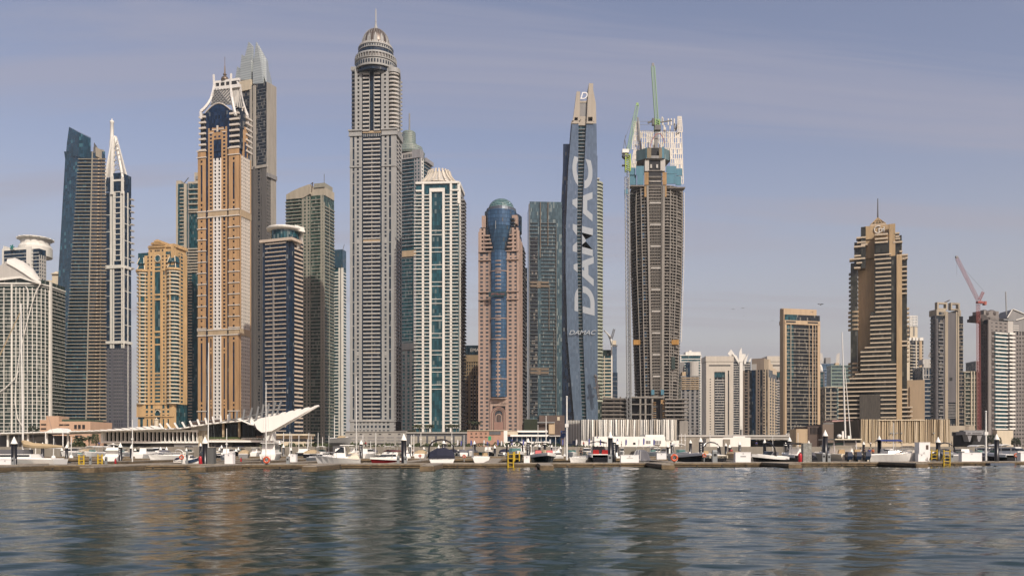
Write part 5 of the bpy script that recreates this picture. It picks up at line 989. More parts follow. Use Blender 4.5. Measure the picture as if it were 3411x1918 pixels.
simple('x', 'pale teal ribbon window tower with white roof band, right behind the unfinished tower', 2266, 2336, 1184, 1350, white, gteal, 4.1, 'B', h=1.4, extra=ex)
def ex(t):
    c = t.p(2308,1200,10); t.ms('roof_drum', lgrey, MB().cyl(c.x, 10, t.z(1262), t.z(1202), 6.2, 20)); t.bx('roof_block', tan_, t.u(2272), t.u(2290), 0, 12, t.z(1255), t.z(1238)); t.bx('roof_block', mgrey, t.u(2266), t.u(2283), 4, 14, t.z(1255), t.z(1205)); t.bx('glass_prow', gblue, t.u(2286), t.u(2298), -.8, 4, t.z(1300), t.z(1208))
    for k in range(6): t.fbox('upper_balcony', tan_, 'F', t.u(2270), t.u(2328), t.z(1296-k*7.2), t.z(1293-k*7.2), 1.2)
simple('x', 'brown grid apartment tower with a round grey drum on top, right of the site podium', 2268, 2330, 1255, 900, mgrey, gdark, 3.5, 'W', n=4, h=1.1, extra=ex)
gate = paint('gate_cream', (.56,.51,.43), .7, .08)
def gatebld(label, xl, xr, Y, top):
    t = Tower('office_tower', label, xl, xr, None, Y, 'R', 0, 34); U, Z = t.u, t.z; w = xr-xl; zt = Z(top); f = lambda q: t.W*q
    t.core(gdark, .5, t.W-.5, 1, 30, 0, Z(top+45)); t.bx('top_block', gate, -.6, t.W+.6, -1.2, 30, Z(top+18), zt); t.bx('frame_beam', gate, 0, t.W, -.6, 30, Z(top+48), Z(top+19)); t.bx('frame_slot', darkin, f(.1), f(.9), -.75, -.5, Z(top+33), Z(top+29))
    t.bx('frame_pier', gate, 0, f(.3), -.6, 30, 0, Z(top+48)); t.bx('frame_pier', gate, f(.70), f(.8), -.6, 30, 0, Z(top+48)); t.bx('frame_pier', gate, f(.85), t.W, -.6, 30, 0, Z(top+48)); t.bx('slot_glass', darkin, f(.79), f(.86), -.3, 0.9, 0, Z(top+70)); t.bx('header', gate, f(.3), f(.7), -.4, 3, Z(top+52), Z(top+46)); t.bx('head_glazing', gteal, f(.3), f(.7), -.1, 1.1, Z(top+70), Z(top+55))
    k = 0
    while k*3.9 < Z(top+70)-2: t.bx('spandrel', lgrey, f(.33), f(.68), .3, 1.3, k*3.9, k*3.9+1.3); t.bx('slit_window', darkin, f(.13), f(.17), -.75, -.55, k*3.9+1, k*3.9+2.6); k += 1
    t.done()
gatebld('cream gate shaped office tower with a dark slatted centre, left of the pair', 2352, 2442, 1250, 1186); gatebld('cream gate shaped office tower mostly hidden between the brown cluster and the tan tower', 2556, 2630, 1260, 1186)
t = Tower('residential_tower', 'grey tower with pointed white leaf crown, behind the cream gate shaped tower', 2420, 2500, None, 1400, 'R', 0, 26); U, Z = t.u, t.z; zt = Z(1205); t.core(gdark, z1=zt); m = dict(P=lgrey, B=lgrey, K=lgrey)
t.fac('F', 0, zt, 3.9, [('B',U(2443),U(2462),{'h':1.3}),('P',0,U(2443)),('P',U(2462),U(2465)),('P',U(2470),U(2475)),('B',U(2480),U(2498),{'h':1.3}),('P',U(2476),U(2480))], m); t.bx('blade', white, U(2463), U(2473), -1.5, 3, Z(1430), Z(1190))
def leaf(pts, y): q = [t.p(a,b,y) for a,b in pts]; t.ms('crown_leaf', white, MB().loft([q,[v+Vector((0,1.6,0)) for v in q]]))
leaf([(2461,1205),(2462,1175),(2469,1156),(2472,1175),(2472,1205)], -2); leaf([(2436,1190),(2424,1178),(2435,1163),(2446,1178),(2448,1196)], 0); leaf([(2440,1178),(2454,1184),(2461,1200),(2461,1212),(2454,1200)], -2.5); leaf([(2478,1212),(2480,1198),(2494,1176),(2488,1196),(2484,1212)], -2.5); leaf([(2494,1205),(2496,1198),(2503,1190),(2500,1205)], 0); leaf([(2436,1205),(2440,1190),(2458,1186),(2456,1205)], 2); t.bx('roof_block', white, U(2470), U(2486), 4, 14, zt, Z(1178)); t.done()
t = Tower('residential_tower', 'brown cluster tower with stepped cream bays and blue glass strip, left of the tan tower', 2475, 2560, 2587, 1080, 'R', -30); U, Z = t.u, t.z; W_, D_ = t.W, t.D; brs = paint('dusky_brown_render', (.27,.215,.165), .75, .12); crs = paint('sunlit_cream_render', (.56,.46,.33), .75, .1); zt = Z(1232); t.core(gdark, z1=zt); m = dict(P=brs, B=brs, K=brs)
t.fac('F', 0, zt, 3.9, [('P',0,U(2481)),('K',U(2482),U(2491),{'h':1.5}),('P',U(2491),U(2496)),('P',U(2505),U(2508),{'m':crs}),('P',U(2518),U(2524)),('K',U(2524),U(2529),{'h':1.7}),('P',U(2529),U(2532)),('P',U(2540),U(2543)),('K',U(2543),U(2548),{'h':1.7,'m':crs}),('P',U(2548),U(2552),{'m':crs}),('P',U(2557),W_,{'m':crs})], m); t.bx('glass_strip', gblue, U(2505), U(2517), -.9, 0, 0, Z(1230))
t.fac('R', 0, zt-10, 3.9, [('P',0,D_*.1),('K',D_*.12,D_*.3,{'h':1.6}),('P',D_*.32,D_*.4),('K',D_*.45,D_*.62,{'h':1.6}),('P',D_*.64,D_*.74),('K',D_*.78,D_,{'h':1.6})], dict(P=crs,B=crs,K=crs)); t.bx('attic', brs, U(2504), U(2545), 0, 14, zt, Z(1194)); t.bx('attic', crs, U(2526), U(2560), .5, 12, zt, Z(1198)); t.bx('attic', crs, U(2545), W_, 2, D_*.5, zt, Z(1210)); t.bx('roof_drum', lgrey, U(2504), U(2520), -1, 6, zt, Z(1212)); t.bx('attic', crs, W_-4, W_+.2, D_*.5, D_, zt-4, Z(1222)); t.done()
# ---- tan tower with a dark gridded front
t = Tower('office_tower', 'tan framed tower with dark gridded balcony front, standing alone right of centre', 2600, 2614, 2731, 830, 'L', 14); U, Z = t.u, t.z; W_, D_ = t.W, t.D; gtan = paint('tan_frame', (.52,.385,.245), .75, .1); m = dict(P=gtan, B=gtan, K=beige); zt = Z(1078)
t.core(gdark, .6, W_-.6, 1.2, D_, 0, zt); t.bx('glazing', gteal, U(2620), U(2645), .8, 1.3, Z(1270), Z(1085)); t.bx('top_wall', gtan, -.6, W_-1, 4, D_, Z(1052), Z(1027)); t.bx('top_glazing', gteal, U(2616), U(2655), 0, 10, Z(1068), Z(1049)); t.bx('top_glazing', gdark, U(2655), W_, 0, 10, Z(1068), Z(1049)); t.bx('attic', gtan, 0, W_+.2, -.3, 10, zt-1, Z(1068)); 
for a, b in ((2618,2650),(2690,2724)): t.fbox('attic_slot', darkin, 'F', U(a), U(b), Z(1076), Z(1071), .45)
t.bx('frame_pier', gtan, 0, U(2620), -.3, 4, 0, zt); t.bx('frame_pier', gtan, U(2723), W_+.2, -.3, 6, 0, zt)
t.fac('F', 4, zt-2, 3.58, [('B',U(2620),U(2723),{'h':.5,'out':.2,'m':beige}),('K',U(2652),U(2690),{'h':.6,'out':1.0})], m)
for px, w in ((2634,.7),(2707,1.0),(2716,.5),(2695,.5)): t.fbox('pier', gtan if px > 2640 else beige, 'F', U(px)-w/2, U(px)+w/2, 0, zt-1, .4)
t.bx('side_wall', gtan, -.8, 0, .5, D_, 0, Z(1030)); t.done()
# ---- hazy office blocks far behind
def ex(t): t.bx('roof_block', mgrey, t.u(2752), t.u(2768), 2, 14, t.z(1215), t.z(1190)); t.ms('roof_fin', lgrey, MB().loft([[t.p(2736,1212,8),t.p(2746,1212,8),t.p(2746,1212,30),t.p(2736,1212,30)],[t.p(2729,1178,8),t.p(2738,1174,8),t.p(2738,1174,30),t.p(2729,1178,30)]]))
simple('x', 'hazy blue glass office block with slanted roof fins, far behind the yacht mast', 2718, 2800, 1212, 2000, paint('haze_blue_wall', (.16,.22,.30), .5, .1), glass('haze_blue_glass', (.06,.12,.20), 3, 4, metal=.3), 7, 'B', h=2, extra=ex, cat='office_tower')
def ex(t): t.ms('roof_fin', lgrey, MB().loft([[t.p(2783,1215,8),t.p(2797,1215,8),t.p(2797,1215,30),t.p(2783,1215,30)],[t.p(2787,1180,8),t.p(2797,1174,8),t.p(2797,1174,30),t.p(2787,1180,30)]])); t.bx('roof_block', tan_, t.u(2784), t.u(2796), 2, 10, t.z(1222), t.z(1208))
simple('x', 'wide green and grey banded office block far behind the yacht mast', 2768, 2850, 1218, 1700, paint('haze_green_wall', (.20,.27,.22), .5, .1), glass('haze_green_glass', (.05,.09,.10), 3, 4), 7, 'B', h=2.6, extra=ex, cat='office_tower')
def ex(t): t.ms('roof_shell', white, MB().ball((t.W*.5,8,t.z(1232)), t.W*.5, 8, 9, 12, 6))
simple('x', 'low teal tower with a white domed roof behind the tan tower', 2728, 2746, 1240, 1100, dgrey, gteal, 4, 'B', h=.8, extra=ex)
simple('x', 'low beige balcony block between the tan tower and the golden hotel', 2748, 2788, 1290, 1000, beige, gdark, 4.4, 'K', h=1.3)
# ---- golden terraced hotel
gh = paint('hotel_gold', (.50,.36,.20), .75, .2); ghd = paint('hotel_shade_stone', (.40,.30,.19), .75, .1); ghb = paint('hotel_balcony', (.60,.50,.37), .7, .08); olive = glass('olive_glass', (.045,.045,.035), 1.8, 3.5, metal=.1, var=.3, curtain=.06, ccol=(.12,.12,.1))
t = Tower('hotel_tower', 'golden terraced hotel tower with pyramid roof, mast and stepped balcony bands', 2832, 2986, None, 690, 'R', -21, 34)
U, Z = t.u, t.z; m = dict(P=gh, B=ghb, K=ghb); fpx = 14.55
yr = 9.0; t.bx('shaft', gh, U(2913), U(2980), 0, 30, 0, Z(782)); t.bx('shaft', gh, U(2880,yr), U(2980,yr-3), yr-3, 30, Z(790), t.z(752,None,yr-3)); t.bx('shaft', gh, U(2858,yr), U(2935,yr), yr, 30, 0, t.z(788,None,yr)); t.bx('shaft', gh, U(2880,yr), U(2935,yr), yr-2, yr, t.z(860,None,yr), t.z(785,None,yr)); t.bx('recess_glazing', olive, U(2913), U(2985), -.8, 0, 0, Z(808)); t.bx('recess_glazing', olive, U(2916), U(2958), -2.0, 0, Z(845), Z(808)); t.bx('dark_strip', olive, U(2970), U(2985), -1.0, .2, Z(1210), Z(858))
t.bx('pier', gh, U(2986), U(3004), -2.2, 10, 0, Z(858)); t.bx('pier', gh, U(2962), U(2982), -.9, 4, Z(858), Z(752)); t.bx('shaft', gh, U(2982), U(3005), 2, 24, Z(862), Z(822))
# right glazed bay and balconies
t.bx('bay_glazing', olive, U(3004), U(3022), 2, 26, 0, Z(855)); t.bx('bay_glazing', olive, U(2982), U(3004), 1, 20, Z(850), Z(790))
for k in range(7): t.bx('balcony', ghb, U(3003), U(3022), -.5, 6, Z(898+k*14.5), Z(894+k*14.5))
for py in (1143,1157,1302,1317,1331,1346,1360,1374,1389): t.bx('balcony', ghb, U(3004), U(3024) if py < 1350 else U(3040), -1, 8, Z(py), Z(py-4.5))
for a, b, py in ((2980,2996,784),(2982,2998,803),(2975,3006,814),(2996,3006,845),(2987,3024,858),(3004,3024,868),(3000,3016,870),(2982,2996,795)): t.bx('balcony', ghb, U(a), U(b), -1.2, 8, Z(py+2), Z(py-3))
k = 0
while 1030+k*14.5 < 1215: t.bx('side_balcony', ghb, U(3020), U(3032), 8, 16, Z(1030+k*14.5), Z(1025+k*14.5)); k += 1
# centre column of balconies widening downward in steps
def ledge(py): 
    for lim, x in ((868,2912),(1050,2916),(1150,2898),(1163,2880),(1178,2866),(1240,2866),(1255,2848),(1270,2829),(1284,2815),(1500,2791)):
        if py < lim: return x
py = 786
for q in (786,800,812): t.bx('balcony', ghb, U(2914), U(2957), -3.2, 0, Z(q+2), Z(q-3))
py = 852
while py < 1410:
    right = 2968 if py < 1215 else 2988
    if 1318 < py: t.bx('balcony', ghb, U(ledge(py)), U(2863), -2.0, 2, Z(py+1.6), Z(py-2.3)); t.bx('balcony', ghb, U(2933), U(right+6), -2.0, 2, Z(py+1.6), Z(py-2.3))
    else: t.bx('balcony', ghb, U(ledge(py)), U(right), -2.0, 2, Z(py+1.6), Z(py-2.3))
    py += fpx
for px0, p0 in ((2898,1040),(2866,1165),(2848,1245),(2829,1260),(2815,1274),(2793,1290)): t.bx('recess_glazing', olive, U(px0)+.3, U(2915), -.7, yr, 0, Z(p0))
t.bx('dark_mural', paint('dark_mural_stone', (.075,.065,.05), .7, .35, scale=.5), U(2863), U(2931), -3.6, -.5, 0, Z(1316))
rnd.seed(5)
# left bays: rounded balconies, dark glass
t.bx('bay_glazing', olive, U(2834), U(2856), 4, 24, 0, Z(868)); t.bx('bay_glazing', olive, U(2846), U(2874), 3, 20, Z(868), Z(800)); t.bx('bay_glazing', olive, U(2868), U(2884), 1, 20, Z(890), Z(752))
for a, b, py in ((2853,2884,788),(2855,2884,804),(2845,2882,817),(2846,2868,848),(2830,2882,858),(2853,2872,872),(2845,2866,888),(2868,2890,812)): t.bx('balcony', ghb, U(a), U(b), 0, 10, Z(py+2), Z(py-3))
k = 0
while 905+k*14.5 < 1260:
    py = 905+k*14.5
    if not 1105 < py < 1205: t.curved('left_balcony', ghd if py > 1030 else mgrey, U(2849), 9, 5.0+(py > 1030)*.5, 150, 300, Z(py), 1.5)  # grey and darker stone carry the shade on these left balconies
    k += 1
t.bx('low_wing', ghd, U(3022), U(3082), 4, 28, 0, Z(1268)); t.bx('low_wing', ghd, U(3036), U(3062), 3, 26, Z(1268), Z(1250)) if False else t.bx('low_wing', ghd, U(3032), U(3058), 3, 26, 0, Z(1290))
Zr = lambda py: t.z(py, U(2924), 8); t.bx('roof_base', ghb, U(2898,7), U(2952,7), 7, 22, Zr(754), Zr(747)); hw = (U(2950)-U(2898))/2
cx, cy = U(2924,14), 14; apx_ = (cx, cy, Zr(720)); py_ = MB()
base = [(cx-hw,7,Zr(748)),(cx+hw,7,Zr(748)),(cx+hw,21,Zr(748)),(cx-hw,21,Zr(748))]; t.ms('pyramid_glazing', gdark, MB().loft([[Vector(b).lerp(Vector((cx,cy,Zr(735))),.14) for b in base],[(cx+a*.3,cy+b*.3,Zr(724)) for a,b in ((-1,-1),(1,-1),(1,1),(-1,1))]]))
for i in range(4):
    a, b = Vector(base[i]), Vector(base[(i+1)%4]); ap = Vector((cx,cy,Zr(719)))
    for f in (0,.25,.5,.75): py_.beam(a.lerp(b,f), ap, .45)
    for f in (.1,.35,.6): py_.beam(a.lerp(ap,f), b.lerp(ap,f), .4)
t.ms('pyramid_frame', gh, py_); t.ms('mast', dgrey, MB().lathe([(.7,Zr(722)),(.5,Zr(690)),(.35,Zr(655))], 8, cx, cy))
em = MB(); q = t.p(2931,764,yr-3.6); em.tube([(q.x-1.4+2.9*math.cos(a*.3+.9), q.y, q.z+2.9*math.sin(a*.3+.9)) for a in range(17)], .42, 6); em.box(q.x-1.0,q.x-.3,q.y-.3,q.y+.2,q.z-3,q.z+1.2).box(q.x+1.2,q.x+1.9,q.y-.3,q.y+.2,q.z-2,q.z+.6).box(q.x+2.8,q.x+3.5,q.y-.3,q.y+.2,q.z-3,q.z+2).box(q.x-.3,q.x+1.2,q.y-.3,q.y+.2,q.z+.3,q.z+.9).box(q.x+1.9,q.x+2.8,q.y-.3,q.y+.2,q.z-.3,q.z+.3)
t.ms('emblem', paint('white_emblem', (.8,.78,.72), .5, .05), em); t.done()
# ---- white tower behind the hotel
t = Tower('residential_tower', 'cream and glass tower with an open white grid crown, behind the golden hotel', 3010, 3076, None, 1050, 'R', 0, 24); U, Z = t.u, t.z; t.core(gdark, z1=Z(1130)); m = dict(P=cream, B=white, K=white)
t.fac('F', 0, Z(1135), 3.9, [('P',0,U(3030)),('K',U(3031),U(3041),{'h':1.2,'m':cream}),('B',U(3041),U(3060),{'h':.9}),('P',U(3050),U(3054)),('P',U(3062),U(3071),{'m':tan_}),('B',U(3071),t.W,{'h':.9})], m)
for a, b in ((3028,3035),(3040,3048),(3050,3058),(3062,3075)): t.bx('parapet', white, U(a), U(b), -.8, 3, Z(1134), Z(1124))
t.bx('penthouse', cream, U(3034), U(3059), 2, 16, Z(1130), Z(1087)); t.bx('penthouse_slot', mgrey, U(3045), U(3049), 1.6, 2.4, Z(1118), Z(1085)); g_ = MB(); h_ = MB()
for i in range(6): x = lerp(U(3034),U(3058),i/5); g_.box(x-.35,x+.35,2,3,Z(1090),Z(1050)); h_.box(x-.35,x+.35,14,15,Z(1090),Z(1050))
for i in range(5): z_ = lerp(Z(1088),Z(1051),i/4); g_.box(U(3034),U(3058.5),2.1,2.9,z_-.4,z_+.4); h_.box(U(3034),U(3058.5),14.1,14.9,z_-.4,z_+.4)
t.ms('crown_grid', white, g_); t.ms('crown_grid', white, h_); t.done()
def ex(t): t.bx('roof_block', lgrey, t.u(3080), t.u(3112), 4, 16, t.z(1212), t.z(1195)); t.ms('roof_vane', mgrey, MB().loft([[t.p(3090,1188,6),t.p(3110,1192,6),t.p(3108,1150,6)],[t.p(3090,1188,12),t.p(3110,1192,12),t.p(3108,1150,12)]])); t.bx('upper_frame', lgrey, t.u(3076), t.u(3112), -.8, 2, t.z(1225), t.z(1212)); t.fac('F', t.z(1258), t.z(1225), 4, [('N',0,t.W,{'n':4,'w':.4})], dict(P=lgrey))
simple('x', 'pale grey glass tower with white balcony rungs, left of the twin frame tower', 3074, 3113, 1225, 950, lgrey, gblue, 4.6, 'B', h=1.0, extra=ex)
# ---- grey tower with twin square frames on top
t = Tower('residential_tower', 'dark grey tower topped by two open square stone frames', 3100, 3118, 3208, 800, 'L', 12); U, Z = t.u, t.z; W_, D_ = t.W, t.D; zt = Z(1052); dst = paint('shaded_grey_cladding', (.105,.10,.105), .65, .12); fst = paint('frame_stone', (.40,.345,.26), .75, .12); t.core(gdark, z1=zt); m = dict(P=dst, B=dst, K=mgrey)  # dark cladding colour includes the shade on the tower's face
t.fac('F', 0, zt-3, 3.5, [('P',0,U(3122)),('K',U(3124),U(3140),{'h':1.1}),('W',U(3118),U(3124),{'n':1}),('P',U(3141),U(3147)),('P',U(3188),U(3192)),('K',U(3193),W_,{'h':.8,'m':fst,'out':1.0})], m); t.bx('centre_panel', dst, U(3155), U(3182), -.9, .2, Z(1340), Z(1042)); t.bx('centre_window', darkin, U(3160), U(3170), -1.0, -.85, Z(1268), Z(1257)); t.bx('head_glazing', gdark, U(3155), U(3182), -.7, .3, Z(1050), Z(1040))
for a, b, w in ((3146,3151,fst),(3152,3155,fst),(3182,3186,fst),(3188,3192,fst)): t.fbox('pier', w, 'F', U(a), U(b), 0, Z(1038), 1.2)
for k in range(10): t.fbox('louvre', mgrey, 'F', U(3155), U(3182), Z(1392-k*5), Z(1390-k*5), 1.1)
def frame(x0, x1, y0, y1, p0, p1, w): t.bx('roof_frame', fst, x0, x0+w, y0, y1, Z(p0), Z(p1)); t.bx('roof_frame', fst, x1-w, x1, y0, y1, Z(p0), Z(p1)); t.bx('roof_frame', fst, x0+w, x1-w, y0, y1, Z(p1)-w, Z(p1)); t.bx('roof_frame', fst, x0+w, x1-w, y0, y1, Z(p0), Z(p0)+w*.8)
frame(U(3121), U(3155), -.5, 3, 1032, 1008, 1.6); frame(U(3166), U(3196), -.5, 3, 1032, 1008, 1.6); t.bx('roof_base', fst, U(3119), U(3150), -.4, 10, Z(1052), Z(1032)); t.bx('roof_base', fst, U(3190), U(3200), -.4, 10, Z(1052), Z(1032)); t.bx('opening', gdark, U(3126), U(3142), -.5, -.3, Z(1050), Z(1040))
t.fac('L', 0, zt, 3.5, [('P',0,D_*.4),('K',D_*.45,D_*.95,{'h':1.1})], m); t.bx('podium', fst, U(3170), W_+8, -6, 10, 0, Z(1418)); t.ms('roof_crane', dgrey, MB().beam(t.p(3145,1008,5), t.p(3163,1000,5), 1.0)); t.bx('podium_opening', darkin, U(3172), U(3190), -6.2, -5.8, Z(1470), Z(1440)); t.bx('podium_opening', darkin, U(3194), U(3206), -6.2, -5.8, Z(1470), Z(1440)); t.done()
# ---- low green and beige tower
def ex(t):
    for px, w in ((3234,1.2),(3243,1.0),(3252,1.2)): t.fbox('fin', cream, 'F', t.u(px)-w/2, t.u(px)+w/2, 0, t.z(1236), 1.6)
    t.bx('glass_strip', ggreen, t.u(3236), t.u(3251), -.9, .2, 0, t.z(1238))
simple('x', 'low beige and green glass tower with cream vertical fins, left of the red crane', 3212, 3266, 1240, 930, beige, ggreen, 4.3, 'K', h=1.3, extra=ex)
simple('x', 'slim grey block edge behind the red tower crane', 3250, 3285, 1205, 1100, mgrey, gdark, 4, 'W', n=3, h=1.4)
# ---- dark unfinished tower, right
t = Tower('unfinished_tower', 'dark brown unfinished tower with teal balcony bay and cluttered roof, beside the red crane', 3262, 3290, 3373, 800, 'L', 24); U, Z = t.u, t.z; W_, D_ = t.W, t.D; zt = Z(1068); dbr = paint('dark_brown_render', (.085,.07,.065), .8, .2); t.core(gdark, z1=zt); m = dict(P=dbr, B=dbr, K=dbr); mg3 = paint('taupe_render', (.22,.20,.185), .75, .12)
t.fac('L', 0, Z(1082), 3.5, [('W',0,D_,{'n':4,'w':.35,'h':1.8})], m); t.bx('pier', mg3, 0, U(3300), -.8, .3, 0, zt); t.bx('pier', dbr, U(3300), U(3311), -.3, .3, 0, Z(1100)); 
k = 0
while 1428-k*12.7 > 1106: t.fbox('balcony', white, 'F', U(3311), U(3353), Z(1428-k*12.7+2), Z(1428-k*12.7-2), 1.6); t.fbox('side_balcony', white, 'F', U(3357), W_+1.4, Z(1428-k*12.7+1.5), Z(1428-k*12.7-4.5), 1.9); t.fbox('landing', dbr if k % 2 else mg3, 'F', U(3301), U(3309), Z(1428-k*12.7+2), Z(1428-k*12.7-4), 1.0); k += 1
t.bx('bay_glazing', gteal, U(3312), U(3352), -.4, .1, 0, Z(1106)); t.bx('attic', mg3, U(3292), U(3356), -.5, 10, Z(1106), Z(1070)); t.bx('attic', lgrey, U(3356), W_, -.6, 8, Z(1106), Z(1066))
for px in (3297,3314,3328,3344):
    for py in (1078,1090,1102): t.fbox('window', darkin, 'F', U(px), U(px+7), Z(py+1.5), Z(py-2.5), .6)
for x0, x1, p, rr in ((3278,3300,1050,1),(3290,3312,1036,0),(3312,3340,1034,0),(3300,3345,1056,1),(3272,3285,1062,1)): t.bx('roof_structure', dbr if rr else mg3, U(x0), U(x1), 4, 16, zt-1, Z(p))
for cx_, p in ((3302,1044),(3326,1042)): t.ms('roof_arch', dbr, MB().ball((U(cx_),8,Z(p)), 4.6, 5, 4.0, 10, 6))
t.bx('roof_slab', steel, U(3340), U(3380), -1, 8, Z(1066), Z(1061)); t.bx('podium', cream, U(3308), U(3362), -4, 8, 0, Z(1433)); t.done()
o = P(3258,1400,790); rc = thing('tower_crane', 'faded red luffing tower crane standing beside the dark unfinished tower', 'crane', (o.x,o.y,GZ)); L6 = lambda px, py, Y=790: P(px,py,Y)-rc.location
lattice(MB(), L6(3262,1490), L6(3258,1012), 2.3, 45, .11).build('mast', redp, rc); lattice(MB(), L6(3258,1000), L6(3187,860), 2.2, 18, .10).build('jib', redp, rc); lattice(MB(), L6(3262,1000), L6(3275,972), 1.8, 5, .12).build('a_frame', redp, rc)
MB().box(L6(3254,0).x, L6(3268,0).x, -2, 2, L6(0,1010).z, L6(0,1003).z).box(L6(3268,0).x, L6(3284,0).x, -1.5, 1.5, L6(0,1011).z, L6(0,1004).z).build('slew_deck', redp, rc); MB().box(L6(3276,0).x, L6(3283,0).x, -1.8, 1.8, L6(0,1016).z, L6(0,1004).z).build('counterweight', redm, rc); MB().beam(L6(3276,968), L6(3216,900), .12).beam(L6(3187,862), L6(3187,918), .1).build('cable', dgrey, rc); MB().box(L6(3183,0).x, L6(3190,0).x, -1, 1, L6(0,860).z, L6(0,853).z).build('jib_head', mgrey, rc)
# ---- grey block at the right edge
t = Tower('residential_tower', 'grey tower with gabled steel roof and square windows at the right edge', 3352, 3440, None, 900, 'R', 0, 30); U, Z = t.u, t.z; zt = Z(1104); t.core(gdark, z1=zt, y0=.2); m = dict(P=mg3)
t.fac('F', 0, zt, 4.1, [('W',U(3374),t.W,{'n':7,'w':.5,'h':2.6}),('P',0,U(3374))], m)
q = [t.p(a,b,-.6) for a,b in ((3362,1104),(3362,1075),(3358,1055),(3374,1030),(3410,1044),(3440,1056),(3440,1104))]; t.ms('gable', mgrey, MB().loft([q,[v+Vector((0,24,0)) for v in q]])); t.ms('gable_trim', white, MB().beam(t.p(3355,1058,-1.2), t.p(3372,1030,-1.2), .9).beam(t.p(3384,1066,-1.2), t.p(3440,1050,-1.2), 1.0).beam(t.p(3374,1029,-1.2), t.p(3440,1056,-1.2), .7))
for k in range(3): t.fbox('rail', white, 'F', U(3374), U(3392), Z(1100-k*7), Z(1098-k*7), .9)
t.ms('mast', steel, MB().beam(t.p(3353,1060,5), t.p(3350,972,5), .9)); t.done()
# ------------------------------------------------------------------ low buildings along the waterfront
class Low:
    def __init__(s, name, label, cat, px, Y, z=GZ, group=None): s.Y = Y; s.o = thing(name, label, cat, (PX(px,Y), Y, z), 0, group); s.z0 = z
    def p(s, px, py, dy=0.0): return P(px, py, s.Y+dy)-s.o.location
    def x(s, px, dy=0): return PX(px, s.Y+dy)-s.o.location.x
    def z(s, py, dy=0): return PZ(py, s.Y+dy)-s.z0
    def bx(s, kind, mat, x0, x1, p0, p1, y0=0, y1=6, parent=None):     # px range, py range (bottom, top), depth range
        return MB().box(s.x(x0,y0), s.x(x1,y0), y0, y1, 0 if p0 is None else s.z(p0,y0), s.z(p1,y0)).build(kind, mat, parent or s.o)
    def ext(s, kind, mat, pts, y0, y1): q = [s.p(a,b,y0) for a,b in pts]; return MB().loft([q,[v+Vector((0,y1-y0,0)) for v in q]]).build(kind, mat, s.o)
    def beam(s, kind, mat, a, b, w, ya=0, yb=None): return MB().beam(s.p(*a, ya), s.p(*b, ya if yb is None else yb), w).build(kind, mat, s.o)
wht = paint('pavilion_white', (.93,.91,.85), .55, .06); smk = glass('smoked_glass', (.008,.010,.010), 1.4, 3, metal=.05, curtain=0); mesh_ = paint('grey_mesh_screen', (.11,.11,.115), .8, .25)
# pavilion with a long slatted canopy and a winged roof
b = Low('pavilion', 'long white pavilion with slatted canopy and a winged roof rising at its right end', 'pavilion', 500, 270)
b.bx('glazing', smk, 340, 655, 1470, 1436, .8, 16); b.bx('base_beam', wht, 336, 660, 1475, 1469, -.3, 16); b.bx('head_beam', wht, 336, 660, 1438, 1431, -.3, 16); b.bx('end_frame', wht, 336, 345, 1475, 1431, -.5, 1)
for i in range(24): b.bx('mullion', wht, 348+i*13.3, 350.0+i*13.3, 1470, 1437, -.5, .9)
b.bx('lower_storey', mesh_, 345, 690, None, 1476, 1.5, 14); b.bx('lower_opening', darkin, 352, 500, 1505, 1480, 1.2, 1.6); b.bx('lower_wall', mgrey, 580, 660, None, 1476, .4, 3)
b.bx('stone_wall', paint('rubble_stone', (.50,.43,.31), .85, .4, scale=1.2), 660, 694, None, 1427, .4, 8); b.bx('hall_glazing', smk, 694, 850, 1457, 1408, .6, 14); b.bx('hall_slab', wht, 690, 900, 1472, 1466, -1.2, 14); b.bx('hall_edge', sand, 694, 860, 1466, 1462, -1.0, 4); b.bx('hall_lower', mesh_, 690, 880, None, 1473, 2, 12); b.bx('hall_lower_window', darkin, 775, 850, 1500, 1474, 1.6, 2.2)
for px in (743,796): b.bx('column', tan_, px-3, px+3, 1466, 1398, -.6, .2)
b.bx('wall', lgrey, 636, 694, 1433, 1414, 0, 12); b.bx('hedge', paint('planter_green', (.07,.10,.03), .9, .4, scale=2), 695, 800, 1461, 1455, -.8, .2)
# canopy slab and slats
cv = [(-20,1444),(120,1440),(340,1434),(480,1430),(600,1424),(650,1416),(700,1408),(780,1401),(850,1394)]
for a, c_ in zip(cv, cv[1:]): b.ext('canopy', wht, [a, c_, (c_[0],c_[1]+3.5), (a[0],a[1]+4)], -3, 12)
def cy_(px): return edge([(q[0],q[1]) for q in cv], px) if False else next((lerp(a[1],c_[1],(px-a[0])/(c_[0]-a[0])) for a, c_ in zip(cv,cv[1:]) if px <= c_[0]), 1394)
for i in range(33):
    px = -10+i*24.0; y0 = cy_(min(px,849)); f = max(0,(px-380)/420)
    if px < 520: b.ext('canopy_slat', wht, [(px,y0+1),(px+26,y0-.5),(px-4+ (px>330)*-8,y0-3-(px>330)*(px-330)*.045),(px-12+ (px>330)*-8,y0-3-(px>330)*(px-330)*.045)], -4.5, -1.5)
    elif px < 780: b.beam('canopy_fin', wht, (px+3,y0+2), (px-11+13*max(0,(px-560)/200),y0-17-max(0,(px-640)*.05)), .45, -4)
for (tx,ty),(bx_,by) in zip(((765,1374),(790,1370),(815,1362),(840,1357),(862,1352),(878,1346),(897,1342),(918,1338),(938,1332)),((765,1400),(788,1400),(809,1402),(827,1415),(848,1422),(866,1427),(880,1430),(893,1432),(903,1434))): b.beam('mast_strut', steel, (bx_,by), (tx,ty), .5, -5)
